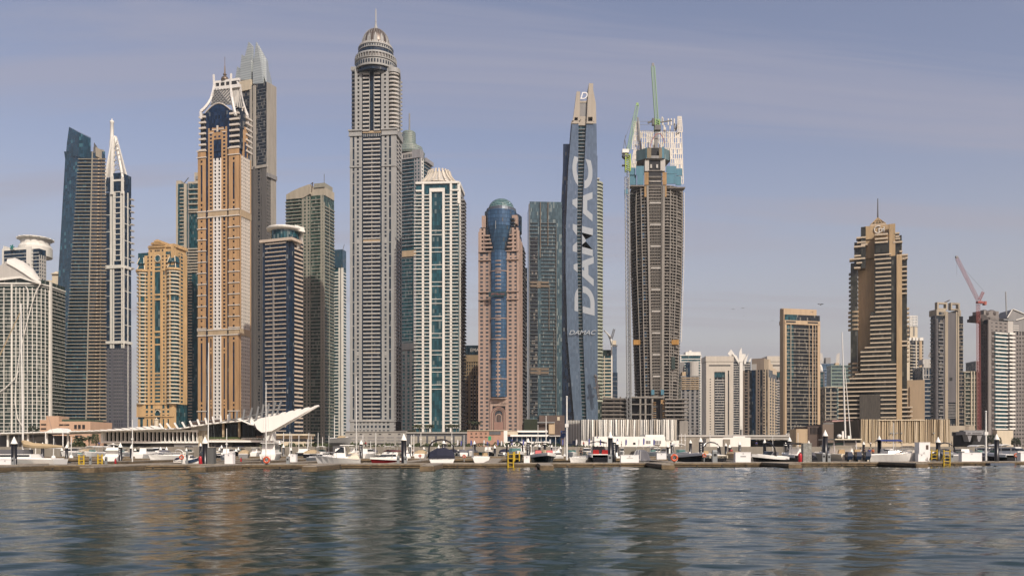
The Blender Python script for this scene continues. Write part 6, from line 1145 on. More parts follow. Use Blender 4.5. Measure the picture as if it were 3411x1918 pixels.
b.beam('tie_rail', steel, (735,1405), (830,1386), .22, -5.2); b.beam('tie_rail', steel, (830,1386), (925,1360), .22, -5.2); b.beam('tie_rail', steel, (640,1404), (735,1396), .25, -3)
b.ext('upper_band', brown, [(640,1413),(720,1403),(790,1397),(790,1392),(720,1397),(640,1407)], 1, 4)
# winged roof: overlapping tapering plates
for i, (tx, ty) in enumerate(((800,1392),(836,1388),(868,1383),(900,1379),(925,1374),(950,1371),(975,1366),(1000,1360),(1028,1355),(1060,1348))):
    bx0, by0 = lerp(842,905,i/9), lerp(1413,1436,i/9)
    b.ext('roof_wing', wht, [(bx0-9,by0+1),(bx0+6,by0+3),(tx+1,ty+4),(tx,ty),(tx-12,ty+2.5)], -6+i*1.1, -4.6+i*1.1)
b.ext('wing_soffit', wht, [(845,1405),(868,1392),(900,1386),(950,1377),(1000,1365),(1052,1353),(905,1435),(872,1440),(856,1428)], -6.3, -5.7); b.bx('pylon', wht, 878, 905, None, 1430, 3, 8); b.bx('fascia', darkin, 850, 872, 1450, 1432, 1, 4)
for px in (25,92,155,225): b.bx('post', wht, px-2.5, px+2.5, None, 1440, -2.5, -2)
b.bx('screen_wall', mesh_, -30, 158, None, 1446, 1, 4); b.bx('screen_wall', mesh_, 160, 212, None, 1450, 0, 4); 
for px in (60,120): b.ext('screen_shade', mgrey, [(px-30,1458),(px+30,1452),(px+28,1468),(px-32,1474)], .9, 1.0)
b2 = Low('tent', 'white pitched tent roof in front of the peach parking block', 'tent', 180, 262); q = [b2.p(a,c_) for a,c_ in ((148,1441),(212,1441),(200,1428),(192,1425),(165,1430))]; MB().loft([q,[v+Vector((0,6,0)) for v in q]]).build('canopy', wht, b2.o); b2.bx('post', wht, 150, 152, None, 1441, 0, .3); b2.bx('post', wht, 208, 210, None, 1441, 0, .3)
# peach parking block
peach = paint('peach_render', (.56,.37,.25), .8, .08); b = Low('parking_block', 'peach car park block with a square stair tower, below the tapering glass tower', 'car park', 220, 430)
b.bx('wall', peach, 133, 160, None, 1398, 2, 16); b.bx('stair_tower', peach, 154, 196, None, 1385, 0, 10); b.bx('wall', peach, 194, 301, None, 1403, .6, 24); b.bx('roof_planter', paint('dark_green_roof', (.05,.09,.06), .8, .2), 196, 290, 1403, 1396, 3, 20)
for a, c_, y0 in ((136,154,1413),(136,154,1427),(194,210,1414),(212,215,1414),(217,230,1414),(194,210,1428),(217,230,1428),(250,262,1451),(264,272,1451),(248,262,1463),(270,282,1463)): b.bx('opening', darkin, a, c_, y0+2, y0-2, .3 if a > 160 else 1.7, .7 if a > 160 else 2.2)
for a in (247,260,274): b.bx('window', darkin, a, a+8, 1427, 1414, .3, .7)
# grey podium blocks beneath the towers
pod = paint('podium_grey', (.36,.345,.31), .8, .12); b = Low('podium_block', 'grey garage podium with louvred openings below the domed tower', 'podium', 1250, 560); b.bx('wall', pod, 1150, 1358, None, 1438, 0, 40); b.bx('wall', pod, 1356, 1362, None, 1445, 0, 6)
for k in range(6):
    for py in (1456,1466,1477): b.bx('opening', darkin if py > 1470 else mgrey, 1160+k*32, 1184+k*32, py+2.2, py-1.8, -.15, .1)
for k in range(6): b.bx('vent', darkin, 1166+k*32, 1174+k*32, 1447, 1444, -.15, .1)
b.bx('parapet', pod, 1148, 1360, 1438, 1435, -.6, 3)
b = Low('podium_block', 'slate podium with tall pale window bays below the white and teal tower', 'podium', 1450, 520); b.bx('wall', paint('slate_podium', (.085,.09,.10), .7, .15), 1355, 1560, None, 1440, 0, 40); b.bx('roof_edge', pod, 1352, 1560, 1443, 1438, -.8, 2)
for k in range(6): b.bx('window_bay', paint('pale_shopfront', (.40,.37,.30), .6, .25, scale=.6), 1367+k*29.5, 1390+k*29.5, 1482, 1452, -.2, .1); b.bx('transom', mgrey, 1367+k*29.5, 1390+k*29.5, 1468, 1466.5, -.35, -.2)  # bays look lit through their pale colour alone
b = Low('shop_block', 'low pink brick shop block with a dark fascia sign, in front of the pink hotel', 'shop', 1600, 470); b.bx('wall', paint('pink_brick', (.46,.27,.19), .8, .12), 1556, 1700, None, 1434, 0, 30); b.bx('roof_edge', cream, 1556, 1705, 1434, 1432, -.5, 2); b.bx('shop_sign', dgrey, 1630, 1668, 1447, 1436, -.3, .1)
for k in range(4): b.bx('window', brown, 1568+k*16, 1573+k*16, 1446, 1441, -.15, .1); b.bx('window', brown, 1567+k*16, 1576+k*16, 1457, 1453, -.15, .1)
b = Low('restaurant', 'white and blue glazed two storey terrace building, left of the louvred hall', 'restaurant', 1770, 420); b.bx('lower_glazing', gblue, 1680, 1868, None, 1452, 1, 18); b.bx('terrace_slab', wht, 1700, 1830, 1453, 1447, -.5, 18); b.bx('terrace_slab', lgrey, 1826, 1866, 1453, 1449, -.5, 18); b.bx('upper_glazing', gblue, 1725, 1822, 1447, 1438, 3, 14); b.bx('roof_slab', wht, 1722, 1824, 1439, 1433, 1.5, 16); b.bx('wall', cream, 1680, 1725, 1447, 1436, 1, 14); b.bx('base_wall', wht, 1680, 1835, None, 1470, -.5, 1); b.bx('stair_block', wht, 1678, 1690, None, 1434, -1, 8)
for k in range(8): b.bx('mullion', wht, 1706+k*16, 1707.2+k*16, 1470, 1453, .8, 1)
b = Low('sign_board', 'blue advertising board on posts beside the louvred white hall', 'sign', 1878, 380); b.bx('panel', paint('blue_board', (.012,.06,.22), .5, .1), 1868, 1889, 1459, 1434, 0, .5); b.bx('post', dgrey, 1872, 1874, None, 1459, .1, .4); b.bx('post', dgrey, 1884, 1886, None, 1459, .1, .4); b.bx('lettering_line', white, 1872, 1885, 1441, 1439.5, -.06, 0)
b = Low('entrance_canopy', 'dark brown canopy block at the foot of the teal glass tower', 'canopy', 1830, 560); b.bx('wall', brown, 1740, 1872, None, 1412, 0, 20); b.bx('side_wall', tan_, 1828, 1848, 1445, 1405, -2, 0); b.bx('roof', steel, 1790, 1848, 1408, 1404, -3, 10); b.bx('planting', paint('dark_planting', (.025,.035,.015), .9, .4, scale=1), 1745, 1790, None, 1396, -3, 6)
# louvred halls
def louvre_hall(label, px0, px1, top, bot, Y, base, cols, side, yaw_=0, seed=1):
    b = Low('louvred_hall', label, 'hall', (px0+px1)/2, Y); R_ = random.Random(seed)
    b.bx('wall', base, px0, px1, bot, top+1, .6, 30); px = px0; L_ = []
    while px < px1-2:
        w = R_.choice((3,3.5,4.5,6)); lean = R_.uniform(-2,2); d = R_.uniform(.1,.5); L_.append((px,w,lean,d,R_.choice(cols))); px += w+R_.choice((1.4,2.0,2.6,3.4))
    for i, (px,w,lean,d,c_) in enumerate(L_):
        x0, x1 = b.x(px), b.x(px+w); dx = lean*Y/FPX; z0, z1 = b.z(bot+R_.uniform(-1,1)), b.z(top+R_.uniform(-.6,.6)); q = [(x0+dx,-d,z0),(x1+dx,-d-.25,z0),(x1+dx,.65,z0),(x0+dx,.65,z0)]; q2 = [(x0,-d-.25,z1),(x1,-d,z1),(x1,.65,z1),(x0,.65,z1)]; MB().loft([q,q2]).build('louvre', c_, b.o)
    return b
wl1, wl2, wl3 = paint('louvre_white', (.86,.84,.77), .6, .05), paint('louvre_stone', (.50,.46,.39), .65, .08), paint('louvre_grey', (.40,.40,.38), .65, .08)
b = louvre_hall('long white louvred hall with uneven vertical fins, in front of the unfinished tower', 1936, 2256, 1397, 1466, 350, dgrey, (wl1,wl1,wl2,wl3), 0, 0, 3)
mb = MB(); 
for k in range(13): x0 = b.x(1893)+k*.0; f = k/13; a = P(lerp(1895,1934,f), 1466, lerp(372,351,f))-b.o.location; c_ = P(lerp(1895,1934,f), 1399, lerp(372,351,f))-b.o.location; MB().beam(a+Vector((-.25,0,-1.5)), c_+Vector((-.25,0,0)), .22, .5).build('louvre', (wl1,wl2,wl3)[k%3], b.o)
q = [P(1894,1470,374)-b.o.location, P(1936,1470,351.2)-b.o.location, P(1936,1399,351.2)-b.o.location, P(1894,1401,374)-b.o.location]; MB().loft([q,[v+Vector((.5,4,0)) for v in q]]).build('side_wall', mgrey, b.o)
b.bx('base_wall', wl1, 1936, 2262, None, 1466, -.2, 26); b.bx('door', paint('navy_door', (.02,.05,.12), .5, .1), 1906, 1925, None, 1467, 6, 6.6)
b = Low('site_cabin', 'white flat roofed annex with small windows standing against the louvred hall', 'building', 2090, 335); b.bx('wall', wht, 1980, 2216, None, 1453, 0, 8); b.bx('upper_wall', wht, 2150, 2212, 1453, 1447, .4, 7); 
for a, w in ((2052,14),(2085,10),(2132,16),(2172,10)): b.bx('roof_unit', mgrey, a, a+w, 1452.5, 1449, 3, 5)
for a, w in ((2152,8),(2161,6),(2181,6),(2188,6),(2196,6)): b.bx('window', mgrey, a, a+w, 1477, 1467, -.1, .1)
b.bx('window', darkin, 2109, 2117, 1480, 1473, -.1, .1); b.bx('awning', dgrey, 2182, 2200, 1481, 1479, -1, 0)
for k, a in enumerate((1990,)): b.ext('emblem', paint('blue_emblem', (.04,.07,.22), .5), [(a-3,1458),(a+3,1458),(a,1452)], -.1, -.05)
hl1, hl2, hl3 = paint('louvre_tan', (.52,.42,.275), .65, .08), paint('louvre_brown', (.36,.28,.18), .7, .1), paint('louvre_sand', (.58,.49,.35), .65, .06)
b = louvre_hall('tan louvred hall with uneven vertical fins, in front of the golden hotel', 2868, 3160, 1396, 1474, 345, paint('louvre_back', (.10,.08,.055), .8, .2), (hl1,hl1,hl2,hl3), 0, 0, 8)
q = [P(2826,1478,385)-b.o.location, P(2868,1478,345.8)-b.o.location, P(2862,1396,345.8)-b.o.location, P(2822,1404,385)-b.o.location]; MB().loft([q,[v+Vector((.6,4,0)) for v in q]]).build('side_wall', brown, b.o); b.bx('base_wall', hl3, 2850, 3160, None, 1474, -.2, 26); b.bx('roof_edge', hl3, 2925, 3080, 1400, 1396.5, -.8, 3)
for a in (2965,2974,2985,3000,3108): b.bx('lettering_mark', steel, a, a+6, 1444, 1440, -.9, -.7)
# terraces, dark low blocks
b = Low('terrace_block', 'dark brown terrace block with roof planting, right end of the road bridge', 'building', 2760, 430); b.bx('wall', brown, 2690, 2742, None, 1419, 0, 20); b.bx('wall', paint('brown_stone', (.17,.13,.10), .8, .12), 2740, 2832, None, 1412, -3, 20); b.bx('awning', paint('pink_awning', (.50,.30,.27), .7, .1), 2772, 2862, 1404, 1399, -1, 10); b.bx('railing', dgrey, 2742, 2815, 1412, 1408, -3, -2.6); b.bx('lower_wall', tan_, 2652, 2692, None, 1428, 0, 10); b.bx('opening', darkin, 2822, 2832, 1447, 1437, -3.3, -2.9)
for k in range(9): b.bx('fin', darkin, 2700+k*4.5, 2701.5+k*4.5, 1445, 1422, -.3, 0)
b = Low('entrance_gate', 'grey station entrance on splayed legs with a lettered fascia, right of the tan hall', 'building', 3246, 400); grs = paint('grey_station_panel', (.27,.27,.28), .6, .1); b.bx('fascia', grs, 3217, 3276, 1447, 1436, -1, 8); b.ext('leg', grs, [(3222,1447),(3238,1447),(3232,1470),(3228,1470)], -.5, 4); b.ext('leg', grs, [(3254,1447),(3272,1447),(3264,1470),(3258,1470)], -.5, 4); b.bx('roof_clutter', steel, 3210, 3280, 1436, 1432, 2, 6); b.bx('back_wall', darkin, 3200, 3280, None, 1440, 5, 12)
for a, w in ((3224,10),(3240,30)): b.bx('lettering_line', dgrey, a, a+w, 1444, 1440.5, -1.1, -1)
b = Low('low_block', 'plain brown block with two dark windows between the tan hall and the station entrance', 'building', 3185, 460); b.bx('wall', fst, 3164, 3206, None, 1417, 0, 14); b.bx('window', darkin, 3171, 3185, 1451, 1438, -.1, .2); b.bx('window', darkin, 3188, 3202, 1451, 1438, -.1, .2)
b = Low('beige_block', 'low beige flat roofed block behind the moored masts, right of the winged pavilion', 'building', 960, 400); b.bx('wall', cream, 900, 1024, None, 1470, 0, 14); b.bx('upper_wall', tan_, 900, 1024, 1461, 1444, 1, 14); b.bx('roof', cream, 896, 1026, 1450, 1444, -.6, 14); b.bx('opening', darkin, 905, 1018, 1468, 1461, .5, 1.2); b.bx('shed', wht, 893, 930, None, 1466, -6, -1)
# hoarding, bridge
b = Low('hoarding', 'pale concrete hoarding wall standing in front of the bridge', 'wall', 2430, 330); b.bx('panel', wl1, 2366, 2410, None, 1458, 0, 1); b.bx('panel', wl1, 2410, 2500, None, 1456, .3, 1.3); b.bx('panel', wht, 2442, 2482, 1458, 1452, 5, 6); b.bx('panel', quaym, 2410, 2432, None, 1462, -.4, .2)
b = Low('road_bridge', 'pale concrete road bridge spanning low behind the moored boats', 'bridge', 2600, 500); b.bx('deck', lgrey, 2262, 2880, 1454, 1448, 0, 14); b.ext('girder', paint('bridge_girder', (.40,.385,.35), .75, .1), [(2300,1454),(2880,1454),(2880,1470),(2820,1474),(2700,1470),(2600,1463),(2480,1462),(2340,1458)], .6, 13); b.bx('abutment', quaym, 2262, 2340, None, 1454, .4, 14); b.bx('underside', darkin, 2500, 2700, None, 1466, 13, 14); b.bx('pier', quaym, 2836, 2880, None, 1470, 1, 12)
for k in range(13): b.bx('lamp_post', steel, 2300+k*42, 2301+k*42, 1448, 1432 if k % 2 else 1418, 2, 2.2)
v_ = Low('parked_van', 'white van crossing the bridge deck above the moored boats', 'van', 2634, 503, PZ(1448,503)); v_.bx('body', wht, 2620, 2646, 1447.5, 1443.5, 0, 2); v_.bx('cab', wht, 2646, 2652, 1447.5, 1445.5, 0, 2); v_.bx('window', darkin, 2624, 2644, 1446, 1444.6, -.05, 0)
for a in (2624,2645): MB().lathe([(.35,0),(.35,.2)], 10).build('wheel', black, v_.o, loc=(v_.x(a), -.1, .35)).rotation_euler = (math.radians(90),0,0)
# ------------------------------------------------------------------ planting
leafm = paint('leaf_green', (.055,.075,.022), .85, .45, scale=.9); leafd = paint('leaf_dark', (.03,.042,.016), .85, .45, scale=.9); trunkm = paint('palm_trunk', (.14,.11,.075), .9, .2); frond = paint('palm_frond', (.05,.065,.025), .8, .4, scale=.8)
def bush_mesh(w, h, d, n, seed, s=.5):
    R_ = random.Random(seed); mb = MB()
    for _ in range(n):
        a, e, r_ = R_.uniform(0,6.28), R_.uniform(0,1), R_.uniform(.45,1)**.5; c_ = Vector((w/2*r_*math.cos(a)*(1-.4*e), d/2*r_*math.sin(a), h*(.1+.85*e)*(1-.25*r_*R_.random())))
        u_ = Vector((R_.uniform(-1,1),R_.uniform(-1,1),R_.uniform(-.6,1))).normalized(); v_ = u_.orthogonal().normalized(); s1 = s*R_.uniform(.5,1.2); mb.add([c_-u_*s1-v_*s1*.5,c_+u_*s1-v_*s1*.5,c_+u_*s1+v_*s1*.5,c_-u_*s1+v_*s1*.5],[(0,1,2,3)])
    return mb
def tree(label, px, base, top, w, Y, seed, mat=None, group='trees along the promenade', cat='tree'):
    z0 = PZ(base,Y); h = PZ(top,Y)-z0; o = thing('tree', label, cat, (PX(px,Y), Y, z0), 0, group); ww = w*Y/FPX
    cw = bush_mesh(ww, h*.72, ww, 260, seed, ww*.09); mb = MB(); mb.v = [(x,y,z+h*.28) for x,y,z in cw.v]; mb.f = cw.f; mb.build('crown', mat or leafm, o); tk = MB().tube([(0,0,0),(.05*h,0,h*.3),(.02*h,.03*h,h*.75)], [h*.05,h*.04,h*.015], 6).tube([(.05*h,0,h*.3),(-ww*.2,0,h*.6)], [h*.03,h*.01], 5).tube([(.05*h,0,h*.3),(ww*.22,.1,h*.62)], [h*.03,h*.01], 5); tk.build('trunk', trunkm, o); return o
def palm(label, px, base, top, Y, seed, group='date palms', sc=1.0):
    z0 = PZ(base,Y); h = (PZ(top,Y)-z0)*.8; o = thing('palm_tree', label, 'palm tree', (PX(px,Y), Y, z0), 0, group); R_ = random.Random(seed)
    MB().tube([(0,0,0),(.1,0,h*.5),(.05,.1,h)], [.28,.22,.2], 7).build('trunk', trunkm, o); mb = MB()
    for i in range(26):
        a = R_.uniform(0,6.28); e = R_.uniform(-.25,1.1); ln = sc*R_.uniform(2.2,3.1); p0 = Vector((.05,.1,h)); dr = Vector((math.cos(a),math.sin(a),0)); pts = [p0+dr*ln*f*math.cos(e*.6)+Vector((0,0,ln*(f*math.sin(e)-.62*f*f))) for f in (0,.25,.5,.75,1)]; sd = dr.cross(Vector((0,0,1)))
        for q0, q1, w0, w1 in zip(pts, pts[1:], (.1,.32,.42,.3), (.32,.42,.3,.05)): mb.add([q0-sd*w0-Vector((0,0,w0*.5)),q0,q1,q1-sd*w1-Vector((0,0,w1*.5))],[(0,1,2,3)]); mb.add([q0+sd*w0-Vector((0,0,w0*.5)),q0,q1,q1+sd*w1-Vector((0,0,w1*.5))],[(0,3,2,1)])
    mb.build('crown', frond, o); return o
palm('date palm in front of the peach car park, left of the pair', 262, 1492, 1452, 300, 1); palm('date palm in front of the peach car park, right of the pair', 296, 1495, 1450, 300, 2)
for i, (px, nm) in enumerate(((1384,'outermost left'),(1398,'second from left'),(1424,'third from left'),(1436,'at the teal strip, left side'),(1492,'fifth from left'),(1505,'centre right'),(1520,'outermost right'))): palm('palm on the podium roof under the white tower, '+nm, px, 1440, 1411, 525, 10+i)
for i, (px, tp) in enumerate(((1568,1396),(1584,1398),(1594,1400))): palm(('dark palm left of the pink hotel, leftmost of three','dark palm left of the pink hotel, middle of three','dark palm left of the pink hotel, nearest the hotel wall')[i], px, 1438, tp, 600, 20+i)
for i, (px, w, tp, nm) in enumerate(((262,46,1470,'broad green tree below the palms beside the pavilion'),(318,26,1440,'small tree between the peach car park and the pavilion end'),(112,40,1415,'dark bare looking tree at the foot of the white rounded tower'),(712,20,1462,'small bush like tree on the glazed hall terrace'))): tree(nm, px, 1495, tp, w, 262 if i == 0 else 330, 30+i, leafm if i != 2 else leafd)
for i, (px, w, tp) in enumerate(((905,30,1478),(935,24,1476),(972,28,1474),(1000,22,1480),(1052,24,1480),(1082,20,1479),(1115,22,1482))): tree('small green promenade tree right of the pavilion, number %s from the pavilion' % ('one two three four five six seven'.split()[i]), px, 1497, tp, w, 300, 40+i)
for i, (px, w, tp) in enumerate(((1392,30,1474),(1424,30,1477),(1452,26,1475),(1500,20,1478),(1560,22,1477),(1668,24,1470))): tree('low green tree before the podium shopfronts, %s counted from the left' % ('first second third fourth fifth sixth'.split()[i]), px, 1497, tp, w, 330, 50+i)
for i, (px, w, tp, Y) in enumerate(((3300,34,1442,520),(3325,24,1452,500),(3384,30,1455,480))): tree('dark green tree at the foot of the right hand towers, %s' % ('leftmost of three','middle of three','rightmost of three')[i], px, 1494, tp, w, Y, 60+i, leafd)
for i, (px, w, tp, Y) in enumerate(((1770,44,1398,600),(1372,40,1432,540),(1545,40,1432,540))): tree('dark bushy tree %s' % ('at the dark foot of the teal glass tower','at the left end of the slate podium roof','at the right end of the slate podium roof')[i], px, 1450 if i else 1440, tp, w, Y, 70+i, leafd)
hed = bush_mesh(110, 1.6, 3, 900, 5, .35); hd = hed.build('hedge', leafm); hd.location = (PX(1430,240), 240, GZ); tag(hd, 'long low green hedge along the promenade, behind the moored boats', 'hedge')
# ------------------------------------------------------------------ feather flags, poles
pur = paint('violet_flag', (.08,.09,.30), .7, .15); flw = paint('white_flag', (.66,.66,.66), .7, .1)
proto = {}
def flag(i, px, tp, col_):
    Y = 232; z0 = GZ; h = PZ(tp,Y)-z0; o = thing('feather_flag', 'x', 'flag', (PX(px,Y), Y, z0), 0, 'feather flags along the promenade'); MB().tube([(0,0,0),(0,0,h*.8),(.12,0,h)], [.04,.03,.02], 5).build('pole', steel, o)
    q = [(.03,0,h*.3),(.36,0,h*.34),(.46,.0,h*.72),(.38,0,h*.93),(.2,0,h),(.03,0,h*.9)]; MB().loft([[Vector(v)+Vector((0,-.03,0)) for v in q],[Vector(v)+Vector((0,.03,0)) for v in q]]).build('banner', col_, o); return o
fl = ((1437,1464,1),(1476,1468,1),(1522,1464,1),(1534,1467,0),(1567,1465,0),(1578,1468,1),(1610,1464,1),(1621,1470,0),(1656,1463,0),(1668,1467,1),(1703,1462,0),(1741,1463,0),(1830,1462,1),(1872,1462,0),(1918,1462,1),(1960,1460,0),(1998,1463,0),(2054,1460,0),(2083,1462,0),(2126,1462,1),(2142,1458,0),(2176,1462,0)); cn = {0:0,1:0}; tot = {k: sum(1 for f_ in fl if f_[2] == k) for k in (0,1)}
ORD = 'first second third fourth fifth sixth seventh eighth ninth tenth eleventh twelfth thirteenth fourteenth fifteenth sixteenth seventeenth eighteenth nineteenth twentieth'.split()
_o = ORD[:9]
ORD += ['twenty-'+q for q in _o]+['thirtieth']+['thirty-'+q for q in _o]+['fortieth']+['forty-'+q for q in _o]+['fiftieth']+['fifty-'+q for q in _o]
for i, (px, tp, k) in enumerate(fl):
    o = flag(i, px, tp, flw if k else pur); o['label'] = '%s feather flag on the promenade, %s of its colour from the left' % (('violet','white')[k], ORD[cn[k]]); cn[k] += 1
o = Low('hanging_sign', 'small green sign panel on a pole before the pink brick shops', 'sign', 1631, 300); o.bx('panel', paint('sign_green', (.02,.30,.14), .5, .05), 1626, 1636, 1466, 1452, 0, .1); o.bx('pole', steel, 1630.6, 1631.4, None, 1466, .02, .1)
for i, (px, tp, Y, w, nm) in enumerate(((1888,1321,120,.32,'tall thick white flagpole rising before the slanting glass tower'),(1819,1386,240,.3,'white pole before the blue terrace building, taller of two'),(1792,1415,240,.2,'grey pole before the blue terrace building, shorter of two'),(441,1399,104,.16,'white pole before the long glazed pavilion box'),(755,1428,100,.13,'slim white pole above the white dock box before the glazed hall'),(1402,1440,220,.2,'white lamp mast left of the navy covered boat'),(1505,1438,200,.2,'white lamp mast right of the navy covered boat'),(3284,1370,112,.30,'tall white pole at the right end of the front dock'),(2365,1436,260,.25,'thin white pole before the cream gate tower, left of the hoarding'),(2270,1445,260,.25,'white flag mast right of the louvred hall, left of the pair'),(2282,1445,260,.25,'white flag mast right of the louvred hall, right of the pair'),(2658,1442,130,.12,'slim white pole above the red extinguisher before the bridge'),(2574,1452,130,.12,'slim white pole above the dark arch boat'))):
    o = thing('pole', nm, 'pole', (PX(px,Y), Y, .5 if Y < 140 else GZ)); h = PZ(tp,Y)-o.location.z; MB().cyl(0,0,0,h,w/2,8,w*.3).build('shaft', offw, o); MB().ball((0,0,h), w*.5, w*.5, w*.4, 8, 4).build('cap', offw, o); MB().box(-w*.8,w*.8,-w*.5,w*.5,h*.52,h*.52+w*1.5).build('bracket', offw, o)
# ------------------------------------------------------------------ floating docks
wood = paint('weathered_deck', (.33,.29,.23), .85, .3, scale=.7, streak=False); fas = paint('timber_fascia', (.20,.145,.08), .8, .4, scale=.5, streak=False); dkw = paint('shaded_underdeck_timber', (.035,.028,.02), .7, .3)  # near-black floats and brackets: shade under the deck put into the colour
DZ = .52
def dockY(px): k = (px-CPX)/FPX; return 92.46/(1-.2096*k)
def dpt(px): y = dockY(px); return (PX(px,y), y)
x0, y0 = dpt(-300); x1, y1 = dpt(3720); dl = math.hypot(x1-x0, y1-y0); dang = math.atan2(y1-y0, x1-x0)
o = thing('floating_dock', 'long weathered timber pontoon running along the whole front of the marina', 'dock', (x0,y0,0), dang)
MB().box(0,dl,0,2.6,DZ-.1,DZ).build('deck', wood, o); MB().box(0,dl,.02,.10,DZ-.27,DZ-.11).build('fascia', fas, o); MB().box(0,dl,.9,2.3,-.4,DZ-.12).build('float', dkw, o); MB().box(0,dl,.1,.2,.06,.16).build('lower_rail', fas, o)
for i in range(0, int(dl/3.1)): MB().box(i*3.1,i*3.1+.16,.03,.3,-.3,DZ-.12).build('bracket', dkw, o)
tips = (-130,265,635,1008,1400,1800,2205,2628,3052); names = 'cut by the left edge,below the yellow frames,below the grey cabinet,below the white workboat,below the navy covered boat,below the red seated boat,below the orange lifebuoy,below the red extinguisher,below the tall white dock hut'.split(',')
for px, nm in zip(tips, names):
    yb = dockY(px); yt = yb-10.5; w = 1.25; X_ = PX(px, yt); o = thing('dock_finger', 'narrow timber dock finger pointing at the viewer, '+nm, 'dock', (X_, yt, 0), 0, 'dock fingers'); ln = 11.2
    MB().box(0,w,0,ln,DZ-.1,DZ-.005).build('deck', wood, o); MB().box(-.03,w+.03,-.06,0,DZ-.34,DZ-.12).box(-.08,0,0,ln-1,DZ-.34,DZ-.12).box(w,w+.08,0,ln-1,DZ-.34,DZ-.12).build('fascia', fas, o); MB().box(.1,w-.1,.1,ln-1,-.4,DZ-.13).build('float', dkw, o); MB().box(-.05,w+.05,-.1,0,.0,.17).box(w,w+.06,0,ln-1,.02,.16).build('lower_rail', fas, o)
for (pa, pb, Y, nm) in ((60,3400,138,'middle row of pontoon behind the front boats'),(-50,3500,176,'rear pontoon before the quay wall')):
    o = thing('floating_dock', nm, 'dock', (PX(pa,Y),Y,0), 0.03); ln = PX(pb,Y)-PX(pa,Y); MB().box(0,ln,0,2.4,DZ-.1,DZ).build('deck', wood, o); MB().box(0,ln,-.06,.02,DZ-.42,DZ-.08).build('fascia', fas, o); MB().box(0,ln,.3,2.2,-.3,DZ-.12).build('float', dkw, o)
for i, (px, nm) in enumerate(((225,'left of the yellow frames'),(590,'left of the red extinguisher'),(760,'behind the white dock box'),(985,'left of the white workboat'),(1350,'behind the red hulled boat'),(1640,'right of the black canopy boat'),(2215,'behind the orange lifebuoy'),(2440,'behind the beige covered boat'),(2720,'behind the grey pedestal'),(3080,'behind the tall white hut'))):
    yb = dockY(px)+2.6; o = thing('dock_walkway', 'timber walkway leading back between the moored boats, '+nm, 'dock', (PX(px,yb+10), yb, 0), 0, 'walkways between the berths'); MB().box(-.8,.8,0,138-yb,DZ-.1,DZ-.006).build('deck', wood, o); MB().box(-.86,-.8,0,138-yb,DZ-.4,DZ-.12).box(.8,.86,0,138-yb,DZ-.4,DZ-.12).build('fascia', fas, o); MB().box(-.7,.7,0,138-yb,-.3,DZ-.14).build('float', dkw, o)
# ------------------------------------------------------------------ mooring piles
pil = paint('pile_black', (.010,.010,.011), .32, .2); conew = paint('pile_cone_white', (.94,.92,.84), .5, .06); plate = paint('pile_plate', (.85,.85,.82), .5, .1)
def pile_kids():
    o = thing('mooring_pile', 'x', 'pile', (0,0,0), 0, 'black mooring piles with white cone caps'); sh = MB().cyl(0,0,-3,2.55,.275,16).build('shaft', pil, o, True); cp = MB().lathe([(.335,2.55),(.335,2.62),(.30,2.66),(.02,3.32)], 16).build('cone_cap', conew, o, True); b_ = [MB().box(-.09,.09,-.3,-.262,z_,z_+.09).build('number_plate', plate, o) for z_ in (2.2,1.95,1.7,1.45)]; return o, [sh, cp], b_
po, pk, pb_ = pile_kids()
PILES = ((47,1453,18,0),(142,1472,10,0),(206,1490,7,0),(222,1479,9,0),(379,1482,7,0),(401,1473,12,1),(438,1479,10,0),(450,1490,7,0),(535,1487,8,0),(555,1487,8,1),(621,1491,7,0),(668,1474,8,0),(683,1452,18,0),(731,1489,7,0),(738,1481,8,1),(786,1492,6,0),(794,1488,7,1),(886,1475,8,0),(912,1488,7,0),(931,1466,10,1),(944,1479,8,1),(969,1489,7,1),(1203,1464,11,1),(1345,1443,18,0),(1365,1477,8,1),(1412,1487,7,0),(1461,1481,7,0),(1478,1462,11,1),(1526,1495,6,0),(1580,1466,10,0),(1648,1481,8,0),(1759,1458,11,1),(1797,1477,8,0),(1815,1467,9,0),(1838,1479,7,0),(1867,1484,7,1),(2033,1436,18,0),(2046,1458,11,1),(2056,1466,10,0),(2224,1476,9,0),(2239,1471,9,1),(2300,1463,9,0),(2334,1455,12,1),(2393,1480,6,0),(2418,1474,8,0),(2430,1479,8,0),(2464,1469,9,1),(2547,1461,10,0),(2617,1472,8,0),(2630,1453,12,1),(2694,1466,9,0),(2749,1431,20,0),(2877,1469,8,0),(2929,1450,12,0),(3125,1454,14,0),(3320,1444,17,0))
for i, (px, tp, w, pl) in enumerate(PILES):
    Y = .55*FPX/w; Y = max(Y, dockY(px)+1.0) if w > 14 else Y; Y = min(Y, 205); z_ = PZ(tp,Y)-3.32
    sz = 'thick near' if w > 13 else 'mid sized' if w > 9 else 'small far'
    lab = '%s black mooring pile with white cone%s, %s from the left' % (sz, ' and number plates' if pl else '', ORD[i])
    if i == 0: 
        r_ = po; r_.location = (PX(px,Y),Y,z_); r_['label'] = lab
        for q in pb_: bpy.data.objects.remove(q) if False else setattr(q, 'parent', q.parent)
    else: r_ = dup(po, [(c_,[]) for c_ in pk+(pb_ if pl else [])], (PX(px,Y),Y,z_), 0, lab)
for q in pb_: bpy.data.objects.remove(q)
